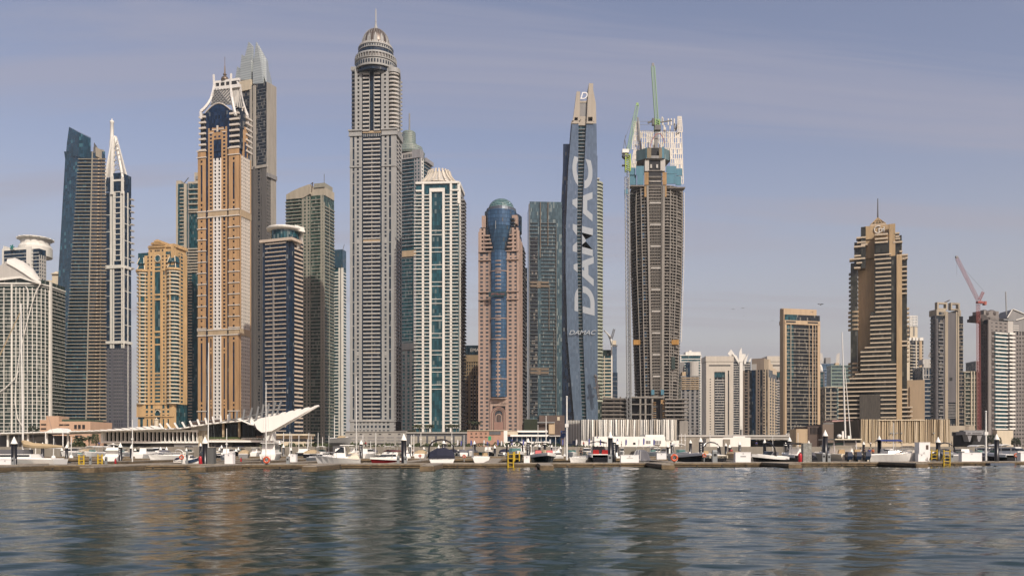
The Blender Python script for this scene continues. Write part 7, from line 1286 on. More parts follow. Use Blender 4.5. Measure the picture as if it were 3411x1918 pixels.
# ------------------------------------------------------------------ boats
gel = paint('gelcoat_white', (.97,.95,.89), .28, .05); gelc = paint('gelcoat_cream', (.82,.74,.58), .3, .06); redh = paint('red_hull', (.16,.012,.015), .3, .1); blkh = paint('black_hull', (.012,.014,.018), .25, .15); navyc = paint('navy_canvas', (.010,.013,.035), .8, .25); gryc = paint('grey_canvas', (.15,.15,.165), .85, .15); beic = paint('beige_canvas', (.48,.37,.22), .85, .12); blkc = paint('black_canvas', (.014,.014,.015), .85, .2); tint = paint('tinted_window', (.02,.026,.03), .1, .2); clear = paint('green_windscreen', (.10,.22,.20), .1, .3); redv = paint('red_vinyl', (.45,.02,.02), .5, .1); chrome = paint('steel_rail', (.55,.55,.55), .3, .05, metal=.6); navyh = paint('navy_outboard', (.03,.05,.085), .2, .1); tan_s = paint('tan_seat', (.5,.36,.2), .7, .1); gryh = paint('grey_hull', (.26,.26,.25), .35, .1)
def hull(Lg, Bm, H, sheer=.35, flare=.8, stern=.92, deep=.35, n=9):
    rings = []
    for i in range(n):
        t_ = i/(n-1); w = Bm/2*(stern+(1-stern)*min(1,t_/.35))*(1-max(0,(t_-.45)/.55)**2.3*.97); h = H+sheer*t_*t_; x = -Lg/2+Lg*t_; rake = .12*Lg*t_**3
        k = -deep*(1-max(0,(t_-.7)/.3)**2); c_ = w*flare*(1-.25*t_)
        rings.append([(x+rake,-w,h),(x+rake*.4,-c_,h*.30),(x,-.02,k),(x,.02,k),(x+rake*.4,c_,h*.30),(x+rake,w,h)])
    return MB().loft(rings)
def deckz(t_, H, sheer): return H+sheer*t_*t_
def blk(mb, x0, x1, w0, w1, z0, z1, rf=0.0, rr=0.0, tp=.85):    # cabin block: raked front rf, rear rr, tapered top
    return mb.loft([[(x0,-w0/2,z0),(x1,-w1/2,z0),(x1,w1/2,z0),(x0,w0/2,z0)],[(x0+rr,-w0/2*tp,z1),(x1-rf,-w1/2*tp,z1),(x1-rf,w1/2*tp,z1),(x0+rr,w0/2*tp,z1)]])
def arch(mb, x, w, z0, z1, r_=.05, lean=.3, n=8): return mb.tube([(x+lean*math.sin(math.pi*i/n), -w/2*math.cos(math.pi*i/n), z0+(z1-z0)*math.sin(math.pi*i/n)**.45) for i in range(n+1)], r_, 6)
def canopy(mb, x0, x1, w, z, th=.07, crown=.18):
    rg = []
    for x in (x0, (x0+x1)/2, x1):
        up = [(x, -w/2+w*j/6, z+crown*math.sin(math.pi*j/6)) for j in range(7)]; rg.append(up+[(a,b_,c_-th) for a,b_,c_ in reversed(up)])
    return mb.loft(rg)
def outboard(parent, y, Lg, mat, z=.55, s=1.0): o = MB().loft([[(-Lg/2-.55*s,y-.2*s,z),(-Lg/2-.02,y-.2*s,z),(-Lg/2-.02,y+.2*s,z),(-Lg/2-.55*s,y+.2*s,z)],[(-Lg/2-.72*s,y-.26*s,z+.35*s),(-Lg/2,y-.26*s,z+.35*s),(-Lg/2,y+.26*s,z+.35*s),(-Lg/2-.72*s,y+.26*s,z+.35*s)],[(-Lg/2-.66*s,y-.2*s,z+.75*s),(-Lg/2-.1,y-.2*s,z+.75*s),(-Lg/2-.1,y+.2*s,z+.75*s),(-Lg/2-.66*s,y+.2*s,z+.75*s)]]).build('outboard', mat, parent); MB().box(-Lg/2-.4*s,-Lg/2-.12,y-.07,y+.07,-.5,z).build('leg', blkh, o); return o
def boat(label, px0, px1, Y, face='bow', jit=0, Lg=8.0, H=1.15, hm=None, kind='motor_boat', cat='boat', **k):
    """face: which end looks at the viewer, or 'left'/'right' for a boat lying side on"""
    wpx = (px1-px0)*Y/FPX
    if face in ('bow','stern'): Bm = wpx/(math.cos(math.radians(jit))+ .55*Lg/3.2*abs(math.sin(math.radians(jit)))*.6); yaw = (-90 if face == 'bow' else 90)+jit; yc = Y+Lg/2
    else: Lg = wpx*.95; Bm = k.get('Bm', min(4.2, Lg*.32)); yaw = (0 if face == 'right' else 180)+jit; yc = Y+Bm/2
    o = thing(kind, label, cat, (PX((px0+px1)/2, Y+ (1.5 if face in ('bow','stern') else Bm/2)), yc, 0), math.radians(yaw)); hm = hm or gel; sh = k.get('sheer', .35); S = k.get
    hull(Lg, Bm, H, sh).build('hull', hm, o, False)
    if S('band'): # coloured topsides above a white or dark bottom
        hull(Lg*1.004, Bm*1.012, H+.015, sh, .93).build('topside', S('band'), o) if False else None
        rg = []
        for i in range(9):
            t_ = i/8; w = Bm/2*(.92+.08*min(1,t_/.35))*(1-max(0,(t_-.45)/.55)**2.3*.97)+.03; h = H+sh*t_*t_; x = -Lg/2+Lg*t_+.12*Lg*t_**3; rg.append([(x,-w,h-.30),(x,-w-.02,h+.06),(x,w+.02,h+.06),(x,w,h-.30)])
        MB().loft(rg).build('topside', S('band'), o)
    zd = H+.05; MB().loft([[(-Lg*.47,-Bm*.40,H),(Lg*.1,-Bm*.44,H+sh*.3),(Lg*.44,-Bm*.08,H+sh*.86),(Lg*.44,Bm*.08,H+sh*.86),(Lg*.1,Bm*.44,H+sh*.3),(-Lg*.47,Bm*.40,H)],[(-Lg*.47,-Bm*.38,H+.1),(Lg*.1,-Bm*.42,H+sh*.3+.12),(Lg*.43,-Bm*.06,H+sh*.86+.1),(Lg*.43,Bm*.06,H+sh*.86+.1),(Lg*.1,Bm*.42,H+sh*.3+.12),(-Lg*.47,Bm*.38,H+.1)]]).build('deck', S('deckm', gel), o)
    if S('cabin'):
        x0, x1, h = S('cabin'); x0 *= Lg; x1 *= Lg; c_ = blk(MB(), x0, x1, Bm*.78, Bm*.62, H+.1, H+.1+h, h*.9, .1).build('cabin', S('cabm', gel), o)
        blk(MB(), x0+.15, x1-h*.25+.05, Bm*.755, Bm*.61, H+.1+h*.42, H+.1+h*.86, h*.55, .05, .92).build('window_band', tint, c_)
        if S('hard'): z_ = H+.1+h; MB().box(x0-.9,x1-h*.7,-Bm*.38,Bm*.38,z_,z_+.09).build('hardtop', gel, o)
    if S('fly'):
        z_ = H+.1+S('cabin')[2]+.1; blk(MB(), S('cabin')[0]*Lg-.3, Lg*.02, Bm*.7, Bm*.55, z_, z_+.55, .5, 0).build('flybridge', gel, o); fb = MB(); arch(fb, -Lg*.22, Bm*.68, z_+.1, z_+1.25, .06, -.3); fb.build('radar_arch', gel, o); MB().ball((-Lg*.24,0,z_+1.35), .28, .28, .2).build('radome', gel, o); canopy(MB(), -Lg*.25, Lg*.02, Bm*.66, z_+1.3).build('bimini', S('canm', gryc), o)
    if S('screen'):
        xs = S('screen')*Lg; MB().loft([[(xs,-Bm*.36,H+.1),(xs+.5,-Bm*.2,H+.1),(xs+.5,Bm*.2,H+.1),(xs,Bm*.36,H+.1),(xs-.06,Bm*.34,H+.1),(xs+.42,Bm*.18,H+.1),(xs+.42,-Bm*.18,H+.1),(xs-.06,-Bm*.34,H+.1)],[(xs-.45,-Bm*.33,H+.7),(xs-.02,-Bm*.18,H+.7),(xs-.02,Bm*.18,H+.7),(xs-.45,Bm*.33,H+.7),(xs-.5,Bm*.31,H+.7),(xs-.08,Bm*.16,H+.7),(xs-.08,-Bm*.16,H+.7),(xs-.5,-Bm*.31,H+.7)]]).build('windscreen', S('scm', clear), o); MB().tube([(xs-.47,-Bm*.34,H+.72),(xs-.04,-Bm*.185,H+.72),(xs-.04,Bm*.185,H+.72),(xs-.47,Bm*.34,H+.72)], .03, 5).build('screen_frame', chrome, o)
    if S('bimini'):
        x0, x1, z_ = S('bimini'); x0 *= Lg; x1 *= Lg; canopy(MB(), x0, x1, Bm*.84, z_, .08, .2).build('bimini', S('canm', blkc), o)
        for x in (x0+.1, x1-.1):
            for s_ in (-1,1): MB().beam((x,s_*Bm*.40,H), (x,s_*Bm*.40,z_+.05), .06).build('bimini_pole', chrome, o)
    if S('tower'): fr = MB(); arch(fr, S('tower')[0]*Lg, Bm*.95, H, S('tower')[1], .11, .5); fr.build('wake_tower', S('towm', blkh), o)
    if S('cover'):
        x0, x1, h = S('cover'); x0 *= Lg; x1 *= Lg; rg = []
        for t_, f in ((0,.30),(.12,.85),(.4,1.0),(.62,.82),(.85,.4),(1,.16)):
            x = x0+(x1-x0)*t_; w = Bm*.47*(1-max(0,(x/Lg-.0)/.5)**2*.8); rg.append([(x,-w,H-.1),(x,-w*.92,H+h*f*.65),(x,-w*.35,H+h*f),(x,w*.35,H+h*f*.98),(x,w*.92,H+h*f*.62),(x,w,H-.1)])
        MB().loft(rg).build('cover', S('covm', navyc), o)
    if S('seats'):
        for y in (-Bm*.24, Bm*.24): MB().loft([[(x_,y-.42,H+.1),(x_+.4,y-.42,H+.1),(x_+.4,y+.42,H+.1),(x_,y+.42,H+.1)] if z_ == 0 else [(x_-.1,y-.36,H+.1+z_),(x_+.15,y-.36,H+.1+z_),(x_+.15,y+.36,H+.1+z_),(x_-.1,y+.36,H+.1+z_)] for x_, z_ in ((S('seatx',0)*Lg,0),(S('seatx',0)*Lg,.55))]).build('seat', S('seats'), o)
    if S('rail'):
        rl = MB(); zt = H+.1+.55; pts = []
        for t_ in (.55,.65,.75,.85,.93,.97): w = Bm/2*(1-max(0,(t_-.45)/.55)**2.3*.97)*.93; x = -Lg/2+Lg*t_+.1*Lg*t_**3; z_ = H+sh*t_*t_; pts.append((x,w,z_)); rl.beam((x,w,z_),(x,w,z_+.55),.035); rl.beam((x,-w,z_),(x,-w,z_+.55),.035)
        rl.tube([(x,w,z_+.55) for x,w,z_ in pts]+[(x,-w,z_+.55) for x,w,z_ in reversed(pts)], .022, 5); rl.build('bow_rail', chrome, o)
    for y in S('engines', ()): outboard(o, y, Lg, S('engm', navyh), S('engz',.55), S('engs',1.0))
    if S('mast'):
        xm_, hm_, rk = S('mast'); xm_ *= Lg; mo = MB().tube([(xm_,0,H),(xm_+rk,0,H+hm_)], [.11,.07], 8).build('mast', gelc if S('wood') else offw, o); st = MB(); 
        for a_ in ((Lg*.52,0),(-Lg*.48,0),(xm_-.4,Bm*.45),(xm_-.4,-Bm*.45)): st.beam((a_[0],a_[1],H+.3), (xm_+rk*.97,0,H+hm_*.97), .022)
        st.beam((xm_+rk*.6,-.9,H+hm_*.62),(xm_+rk*.6,.9,H+hm_*.62),.05); st.build('rigging', steel, mo)
        if S('boom'): MB().tube([(xm_,0,H+1.3),(xm_-S('boom'),0,H+1.2)], .07, 6).build('boom', offw, o); MB().tube([(xm_+.1,0,H+2.0),(xm_-.25,0,H+1.65),(xm_-S('boom')*.25,0,H+1.5),(xm_-S('boom')*.6,0,H+1.42),(xm_-S('boom'),0,H+1.38)], [.14,.42,.3,.26,.1], 8).build('sail_cover', S('sailm', beic), o)
    if face in ('bow','stern') and abs(jit) > 14:
        wd = Bm*math.cos(math.radians(jit))+Lg*1.05*abs(math.sin(math.radians(jit))); s_ = max(.62, min(1, wpx/wd)); o.scale = (s_,s_,s_)
    return o
B_ = boat
o = B_('white sailing yacht with beige sail cover and furled jib at the far left', -160, 212, 90, 'left', 2, H=.95, kind='sailing_yacht', mast=(-.145,17.0,.25), boom=4.2, sheer=.25, cabin=(-.28,.12,.45), sailm=beic)
MB().box(-5.9,-.5,-1.9,-1.82,.52,.6).build('stripe', navyh, o); MB().tube([(5.9,0,1.5),(-1.45,0,17.2)], [.09,.05], 6).build('furled_jib', beic, o); MB().box(-2.2,2.2,-1.0,1.0,1.0,2.0).build('spray_hood', gryc, o)
B_('white flybridge cruiser behind the yellow frames', 285, 398, 128, 'stern', 18, 11, 1.3, cabin=(-.3,.3,1.2), fly=1, canm=gelc, hard=1)
B_('white sports cruiser with dark side windows left of the red extinguisher', 478, 592, 132, 'bow', -34, 10, 1.55, cabin=(-.25,.28,.75), screen=.02, scm=tint, tower=(-.3,3.2), towm=gel, rail=1)
B_('tiny white tender with blue cover on the dock edge', 583, 622, 97, 'right', 0, H=.75, cover=(-.45,.3,.35), covm=navyc, Bm=1.3); B_('white jet boat with blue and black trim beside the red extinguisher', 624, 662, 96.5, 'right', 0, H=.7, cabin=(-.3,.2,.55), Bm=1.4, band=navyh)
B_('small white cabin boat behind the pair of white topped piles', 706, 790, 128, 'bow', 30, 7, 1.2, cabin=(-.2,.25,.8), cover=(-.5,-.15,.9), covm=gryc)
B_('white sloop with tall bare mast beside the orange lifebuoy on the left', 822, 892, 98, 'bow', 18, 10, 1.15, kind='sailing_yacht', mast=(.05,15.3,-.15), cabin=(-.25,.25,.4), rail=1)
B_('white motor cruiser with square windows behind the bare masted sloop', 852, 918, 122, 'stern', 8, 10, 1.3, cabin=(-.42,.3,1.5), hard=1, screen=.2)
B_('grey hulled sloop with mast behind the grey dock cabinet', 640, 700, 150, 'bow', 12, 10, 1.2, kind='sailing_yacht', mast=(.0,20.5,-.6), cabin=(-.25,.25,.4), hm=gryh)
B_('white day cruiser with a red tender left of the white workboat', 1000, 1085, 118, 'bow', 35, 8, 1.25, cabin=(-.3,.3,.9), rail=1)
B_('white workboat with boxy wheelhouse and cluttered deck', 1062, 1204, 97, 'left', 8, H=.95, cabin=(-.15,.2,1.4), hard=1, rail=1, Bm=3.2, cover=(-.48,-.2,.7), covm=gelc)
o = B_('grey hulled sloop standing high on a cradle behind the white workboat', 1098, 1166, 205, 'right', 0, H=1.6, kind='sailing_yacht', hm=gryh, mast=(-.28,5.6,0), cover=(-.1,.45,.7), covm=beic, Bm=2.6); o.location.z = 3.1; MB().box(-1.6,1.2,-.6,.6,-3.0,-.3).build('cradle', dgrey, o)
B_('white sloop with the tallest bare mast in front of the domed tower', 1150, 1196, 140, 'bow', 15, 10, 1.3, kind='sailing_yacht', mast=(.1,22.0,-.1), cabin=(-.2,.25,.5))
B_('red hulled boat with white upper works and red hardtop', 1228, 1334, 98, 'bow', -30, 9, 1.35, redh, band=gel, cabin=(-.15,.22,.95), rail=1, bimini=(-.35,.02,2.9), canm=paint('maroon_top', (.14,.02,.02), .6, .1), screen=.05)
o = B_('speedboat under a dark navy cover with black arch, on the front dock', 1412, 1514, 97, 'stern', 6, 8.5, .95, cover=(-.5,.25,1.25), covm=navyc, tower=(-.05,3.2), rail=1)
B_('small open boat with a flat black canopy and red life ring', 1566, 1632, 116, 'stern', 4, 6.5, .9, bimini=(-.3,.25,2.7), seats=tan_s, screen=.1)
B_('white boat with green windscreen and curved black bimini behind the yellow ladder', 1684, 1748, 101, 'bow', 4, 7.5, 1.45, band=gel, hm=blkh, screen=.05, tower=(-.1,3.0), scm=clear, rail=0)
B_('black and white bowrider with two bright red seats facing the viewer', 1770, 1856, 99, 'bow', 5, 7, 1.25, blkh, band=gel, seats=redv, seatx=.02, bimini=(-.35,-.05,2.65), deckm=gel)
B_('white cruiser with grey fitted cover right of the tall white flagpole', 1896, 1986, 106, 'bow', -34, 8, 1.35, cover=(-.5,.05,.75), covm=gryc, cabin=(-.05,.25,.4))
B_('black hulled boat stern on with a dark hardtop and two red lamps', 1966, 2028, 108, 'stern', 0, 9, 1.3, blkh, band=gel, seats=redv, seatx=-.47, cabin=(-.2,.2,1.0), cabm=blkh, bimini=(-.3,.15,2.9))  # red vinyl seat blocks stand in for the two red lamps
o = B_('tall boat shrouded in grey tarpaulin tent, right of the white dock box', 2100, 2188, 104, 'bow', -20, 9, 1.0, cabin=(-.2,.2,.5)); rg = []
MB().loft([[(-4.2,-1.5,.9),(4.0,-1.1,.9),(4.0,1.1,.9),(-4.2,1.5,.9)],[(-4.0,-.9,2.7),(2.2,-.65,2.85),(2.2,.65,2.85),(-4.0,.9,2.7)],[(-3.8,-.3,3.1),(1.6,-.25,3.2),(1.6,.25,3.2),(-3.8,.3,3.1)]]).build('tarpaulin', gryc, o)
for y in (-.5,.1,.6): MB().tube([(4.02,y*1.4,.9),(2.28,y,2.8),(1.6,y*.4,3.22)], .03, 5).build('lashing', white, o)
B_('pair-berthed white launch behind the large orange lifebuoy', 2248, 2300, 125, 'bow', 8, 7, 1.25, screen=.1, band=gel, bimini=(-.3,0,2.7), canm=gel)
B_('sharp bowed black and white runabout right of the large orange lifebuoy', 2285, 2322, 112, 'bow', 14, 7, 1.2, blkh, band=gel, screen=.0, scm=tint)
B_('black hulled boat with a thin black arch behind the grey dock cone', 2346, 2414, 112, 'stern', 3, 8, 1.15, blkh, band=gelc, tower=(-.1,3.0), seats=tan_s)
B_('large boat under a rounded beige cover left of the bridge', 2442, 2528, 112, 'bow', 24, 9, 1.3, gelc, cover=(-.5,.4,1.55), covm=beic)
B_('dark sports boat with black wake arch and grey seats on the front dock', 2508, 2620, 103, 'left', 12, H=1.05, hm=blkh, band=gel, tower=(-.05,2.85), seats=gryc, seatx=-.15, Bm=2.6, screen=.12, scm=tint)
B_('white boat with black roof behind the red extinguisher on the right', 2632, 2690, 116, 'stern', 0, 7.5, 1.15, blkh, band=gel, bimini=(-.3,.2,2.75), cabin=(-.1,.2,.9))
B_('grey canvas covered boat tucked left of the triple outboard yacht', 2704, 2762, 120, 'bow', 20, 8, 1.2, gryh, cover=(-.4,.3,1.4), covm=gryc, screen=.2)
o = B_('cream sport fishing yacht with three dark blue outboards and tall white outriggers', 2768, 2888, 106, 'stern', 3, 11, 1.35, gelc, cabin=(-.12,.2,1.0), hard=1, seats=tan_s, seatx=-.34, engines=(-1.15,0,1.15), engz=.7, engs=1.35, deckm=gelc, scm=clear, screen=.06)
MB().box(-3.4,1.8,-1.75,1.75,3.25,3.38).build('hardtop', gelc, o); [MB().beam((x,s_*1.5,1.3),(x*.9,s_*1.45,3.3),.09).build('hardtop_pole', chrome, o) for x in (-2.6,1.2) for s_ in (-1,1)]; MB().ball((-1.2,.2,3.75),.32,.32,.26).box(-2.0,-1.7,-.9,-.6,3.38,3.8).box(-1.4,-1.2,-.3,-.1,3.38,4.4).build('radar_gear', gel, o)
MB().loft([[(1.3,-1.45,1.5),(1.35,1.45,1.5),(1.3,1.45,2.9),(1.25,-1.45,2.9)],[(1.4,-1.4,1.5),(1.45,1.4,1.5),(1.4,1.4,2.9),(1.35,-1.4,2.9)]]).build('windscreen', clear, o)
M_ = P(2815,1458,109)-o.location; iv = Matrix.Rotation(-o.rotation_euler.z,4,'Z')
for (a, c_, w) in (((2816,1458),(2805,1106),.2),((2834,1460),(2814,1222),.13)): mb = MB(); q0, q1 = iv@(P(*a,109)-o.location), iv@(P(*c_,109)-o.location); mb.tube([q0,q1],[w*.6,w*.3],8); mb.build('outrigger', offw, o)
B_('long white cuddy cabin boat with dark stripe on the front dock', 2890, 3040, 106, 'right', -10, H=1.3, cabin=(-.1,.25,.45), screen=-.02, scm=tint, rail=1, Bm=3.0)
B_('passenger boat with a flat blue canopy behind the long white cuddy boat', 2918, 3012, 126, 'right', 0, H=1.2, bimini=(-.45,.35,3.3), canm=paint('blue_awning', (.015,.04,.20), .6, .1), cabin=(-.3,.2,.8), Bm=2.6)
B_('dark grey covered launch between the blue canopy boat and the white hut', 3004, 3062, 122, 'bow', 22, 7, 1.3, gryh, cover=(-.45,.4,.95), covm=gryc)
B_('grey boat with a broad black bimini arch behind the yellow ladder on the right', 3128, 3198, 118, 'stern', 5, 7, 1.15, gryh, tower=(-.15,2.95), seats=tan_s, cover=(-.3,.3,.6), covm=gryc, screen=.1)
for i, (a, c_, Y, nm) in enumerate(((3196,3240,128,'grey inflatable boat behind the long white dock box, left of the pair'),(3240,3296,130,'grey inflatable boat behind the long white dock box, right of the pair'))): B_(nm, a, c_, Y, 'stern', 0, 6, .95, gryh, cover=(-.4,.45,.55), covm=gryc, screen=.1)
B_('black hulled boat right of the thick pile at the right end', 3330, 3372, 125, 'stern', 0, 7, 1.15, blkh, band=gel, bimini=(-.3,.2,2.6), canm=gel)
for i, (a, c_, Y, nm) in enumerate(((3290,3330,165,'left of the right end pile'),(3345,3392,150,'behind the black hulled boat at the right edge'),(3380,3430,135,'cut by the right edge'))): B_('white cabin launch with clear side windows, '+nm, a, c_, Y, 'bow', 10, 8, 1.25, cabin=(-.3,.25,1.0), rail=1)
# small craft on the rear pontoon
rnd.seed(21); ci = 0
for px in list(range(230,2300,46))+list(range(2960,3400,60)):
    if rnd.random() < .86:
        Y = rnd.choice((146,150,156,184,190)); w = rnd.uniform(30,46); hm_ = rnd.choice((gel,gel,gel,gelc,blkh,gryh)); cv_ = rnd.random(); ci += 1; cvm = rnd.choice((gryc,beic,gelc)); nmc = {gel.name:'white',gelc.name:'cream',blkh.name:'black',gryh.name:'grey'}[hm_.name]
        kw = dict(cover=(-.45,.35,.8), covm=cvm) if cv_ < .35 else dict(cabin=(-.3,.25,rnd.uniform(.7,1.1)), rail=0) if cv_ < .75 else dict(bimini=(-.3,.2,2.6), canm=rnd.choice((gel,blkc)), screen=.1)
        B_('small %s hulled boat with %s on rear berths, %s from left' % (nmc, 'a fitted cover' if cv_ < .35 else 'a low cabin' if cv_ < .75 else 'a canopy', ORD[ci-1]), px, px+w, Y, rnd.choice(('bow','stern')), rnd.uniform(-25,25), 7.5, 1.15, hm_, **kw); bpy.context.scene.collection.objects[-1]
ci = 0
for px in list(range(210,2330,56))+list(range(2890,3410,62)):
    if rnd.random() < .8 and ci < 44:
        Y = rnd.choice((194,198,203)); w = rnd.uniform(24,40); hm_ = rnd.choice((gel,gel,gelc,blkh)); cv_ = rnd.random(); ci += 1; kw = dict(cover=(-.45,.35,.9), covm=rnd.choice((gryc,beic,navyc))) if cv_ < .3 else dict(cabin=(-.3,.25,rnd.uniform(.8,1.3)), hard=rnd.random() < .5) if cv_ < .7 else dict(bimini=(-.3,.2,2.6), canm=rnd.choice((gel,blkc,navyc)), screen=.1)
        B_('tiny far %s boat with %s moored at the quay wall, %s from left' % ({gel.name:'white',gelc.name:'cream',blkh.name:'black'}[hm_.name], 'a fitted cover' if cv_ < .3 else 'a cabin' if cv_ < .7 else 'a canopy', ORD[ci-1]), px+rnd.uniform(-9,9), px+w, Y, rnd.choice(('bow','stern')), rnd.uniform(-9,9), 7.5, 1.2, hm_, **kw)
mi = 0
for px, tp, bt, Y in ((100,1470,1520,140),(118,1472,1520,140),(178,1458,1515,150),(237,1455,1505,160),(944,1440,1490,200),(965,1438,1490,195),(971,1446,1490,205),(995,1450,1490,205),(1024,1462,1490,205),(1028,1440,1490,210),(1036,1452,1490,210),(1059,1441,1490,208),(1074,1455,1490,208),(1095,1450,1490,208),(1186,1457,1495,190),(1208,1448,1495,190),(1234,1468,1495,190),(1251,1441,1495,195),(1370,1448,1490,200),(1378,1446,1490,200),(1545,1448,1490,200),(1770,1456,1505,190),(1850,1455,1500,190),(1881,1455,1500,190),(2976,1408,1475,150)):
    o = thing('yacht_mast', 'bare stowed yacht mast standing on the rear berths, %s from the left' % ORD[mi], 'mast', (PX(px,Y),Y,.6), 0, 'bare masts along the rear berths'); mi += 1; h = PZ(tp,Y)-.6; MB().tube([(0,0,0),(.05,0,h)], [.10,.07], 6).build('spar', offw, o); MB().beam((-.5,0,h*.7),(.5,0,h*.7),.05).beam((0,0,h),(0,0,h+.4),.03).build('spreader', steel, o); MB().lathe([(.4,-.2),(.35,.1),(.2,.3)],8).build('foot', gel, o)
# ------------------------------------------------------------------ dock furniture
yel = paint('safety_yellow', (.62,.42,.02), .5, .1); orr = paint('lifebuoy_orange', (.62,.10,.03), .5, .1); exr = paint('extinguisher_red', (.48,.02,.03), .3, .1); boxw = paint('dock_box_white', (.93,.92,.90), .4, .05); cabg = paint('cabinet_grey', (.13,.135,.13), .6, .12); ped = paint('pedestal_grey', (.26,.28,.28), .5, .1)
def at(px, dy=.6): y = dockY(px)+dy; return PX(px,y), y
def ladder(label, px, w, tp, bt, dy, n): 
    x, y = at(px,dy); o = thing('dock_ladder', label, 'ladder', (x,y,0)); z0, z1 = PZ(bt,y), PZ(tp,y); hw = w*y/FPX/2
    MB().tube([(-hw,0,z0),(-hw,0,z1)], .07, 8).build('rail', yel, o); MB().tube([(hw,0,z0),(hw,0,z1)], .07, 8).build('rail', yel, o)
    for i in range(n): MB().beam((-hw,0,lerp(z0,z1,(i+.5)/n)), (hw,0,lerp(z0,z1,(i+.5)/n)), .07).build('rung', yel, o)
    MB().beam((-hw,.0,z1*.7),(-hw,.7,DZ),.06).build('stay', yel, o)
ladder('yellow ladder frame on the dock, leftmost of all', 271, 16, 1515, 1550, .2, 3); ladder('yellow ladder frame standing just right of the leftmost one', 333, 14, 1512, 1545, 1.2, 3); ladder('tall yellow ladder reaching into the water before the green windscreen boat', 1701, 18, 1505, 1561, -.15, 4); ladder('yellow ladder in two posts behind the tall one at centre', 1722, 16, 1504, 1535, 1.6, 2); ladder('yellow ladder with orange foot right of the white hut', 3112, 18, 1496, 1531, 1.0, 3); ladder('tall yellow ladder reaching into the water right of the white hut', 3154, 20, 1497, 1552, -.15, 5)
def dbox(label, x0, x1, tp, bt, mat, name='dock_box', cat='dock box', dy=.8, dep=.8, txt=None, win=False):
    x, y = at((x0+x1)/2,dy); o = thing(name, label, cat, (x,y,DZ)); w = (x1-x0)*y/FPX/2; h = PZ(tp,y)-DZ; MB().box(-w,w,0,dep,0,h-.05).build('body', mat, o); MB().box(-w-.03,w+.03,-.03,dep+.03,h-.05,h).build('lid', mat, o)
    if name == 'dock_box': MB().box(-.05,.05,-.04,0,h-.25,h-.12).build('latch', chrome, o)
    if win: MB().box(w*.25,w*.7,-.03,0,h*.62,h*.85).build('window', brown, o); MB().box(-w*.15,-w*.05,-.05,0,h*.4,h*.48).build('handle', chrome, o)
    if txt: MB().box(-w*.36,w*.36,-.012,0,h*.52,h*.60).build('faded_lettering', dgrey if txt == 'DOCK' else lgrey, o)
    return o
dbox('upright white dock box left of the bare masted sloop', 748, 775, 1509, 1545, boxw); dbox('tall grey cabinet beside the thick pile on the left', 682, 711, 1490, 1545, cabg, 'cabinet', 'cabinet'); dbox('small upright white dock box right of the yellow ladder at centre', 1745, 1765, 1517, 1539, boxw); dbox('wide white dock box before the grey tarpaulin boat', 2068, 2128, 1514, 1538, boxw, txt='marina'); dbox('cream dock box with dark lettering before the beige covered boat', 2450, 2501, 1505, 1533, boxw, txt='DOCK'); dbox('tall white dock hut with a small brown window', 3062, 3098, 1472, 1526, boxw, 'dock_hut', 'hut', 2.4, 1.2, None, True); dbox('low white dock box in front of the tall white hut', 3059, 3082, 1510, 1533, boxw); dbox('long white dock box right of the tall yellow ladder', 3204, 3271, 1506, 1530, boxw); dbox('white dock box cut by the right edge', 3400, 3430, 1506, 1530, boxw); dbox('silver wrapped cabinet beside the red extinguisher on the right', 2676, 2704, 1475, 1533, paint('wrapped_silver', (.34,.345,.31), .35, .35, scale=1.5, streak=False), 'cabinet', 'cabinet'); dbox('small white dock box behind the sloop on the left', 966, 985, 1512, 1530, boxw, dy=12); dbox('two tone white crate on the rear walkway behind the grey tarpaulin boat', 2188, 2220, 1508, 1520, boxw, dy=30); dbox('white box standing on the dock by the left sailing yacht', -2, 36, 1528, 1548, boxw, txt=None)
def pedest(label, px, w, tp, col_=None): x, y = at(px,.5); o = thing('service_pedestal', label, 'pedestal', (x,y,DZ), 0, 'service pedestals along the dock'); w = w*y/FPX/2; h = PZ(tp,y)-DZ; MB().box(-w,w,0,w*1.6,0,h*.86).build('column', col_ or ped, o); MB().loft([[(-w*1.08,-.03,h*.86),(w*1.08,-.03,h*.86),(w*1.08,w*1.7,h*.86),(-w*1.08,w*1.7,h*.86)],[(-w*.7,w*.3,h),(w*.7,w*.3,h),(w*.7,w*1.4,h),(-w*.7,w*1.4,h)]]).build('cap', col_ or ped, o); MB().box(-w*.6,w*.6,-.02,0,h*.5,h*.7).build('socket_panel', black, o)
for px, w, tp, nm in ((42,9,1523,'at the foot of the leftmost thick pile'),(300,7,1520,'between the two left yellow frames'),(352,7,1520,'right of the two left yellow frames'),(958,10,1520,'right of the left orange lifebuoy'),(622,6,1500,'left of the thick pile on the left'),(1326,9,1518,'left of the thick pile near the red hulled boat'),(1350,9,1518,'right of the thick pile near the red hulled boat'),(2032,14,1513,'at the foot of the thick pile left of centre right'),(2382,16,1498,'grey tapered one left of the cream dock box'),(2745,10,1507,'at the foot of the thickest pile'),(2762,10,1510,'just right of the thickest pile'),(3146,8,1513,'behind the right yellow ladder'),(3172,9,1508,'left of the long white dock box')): pedest('grey service pedestal '+nm, px, w, tp)
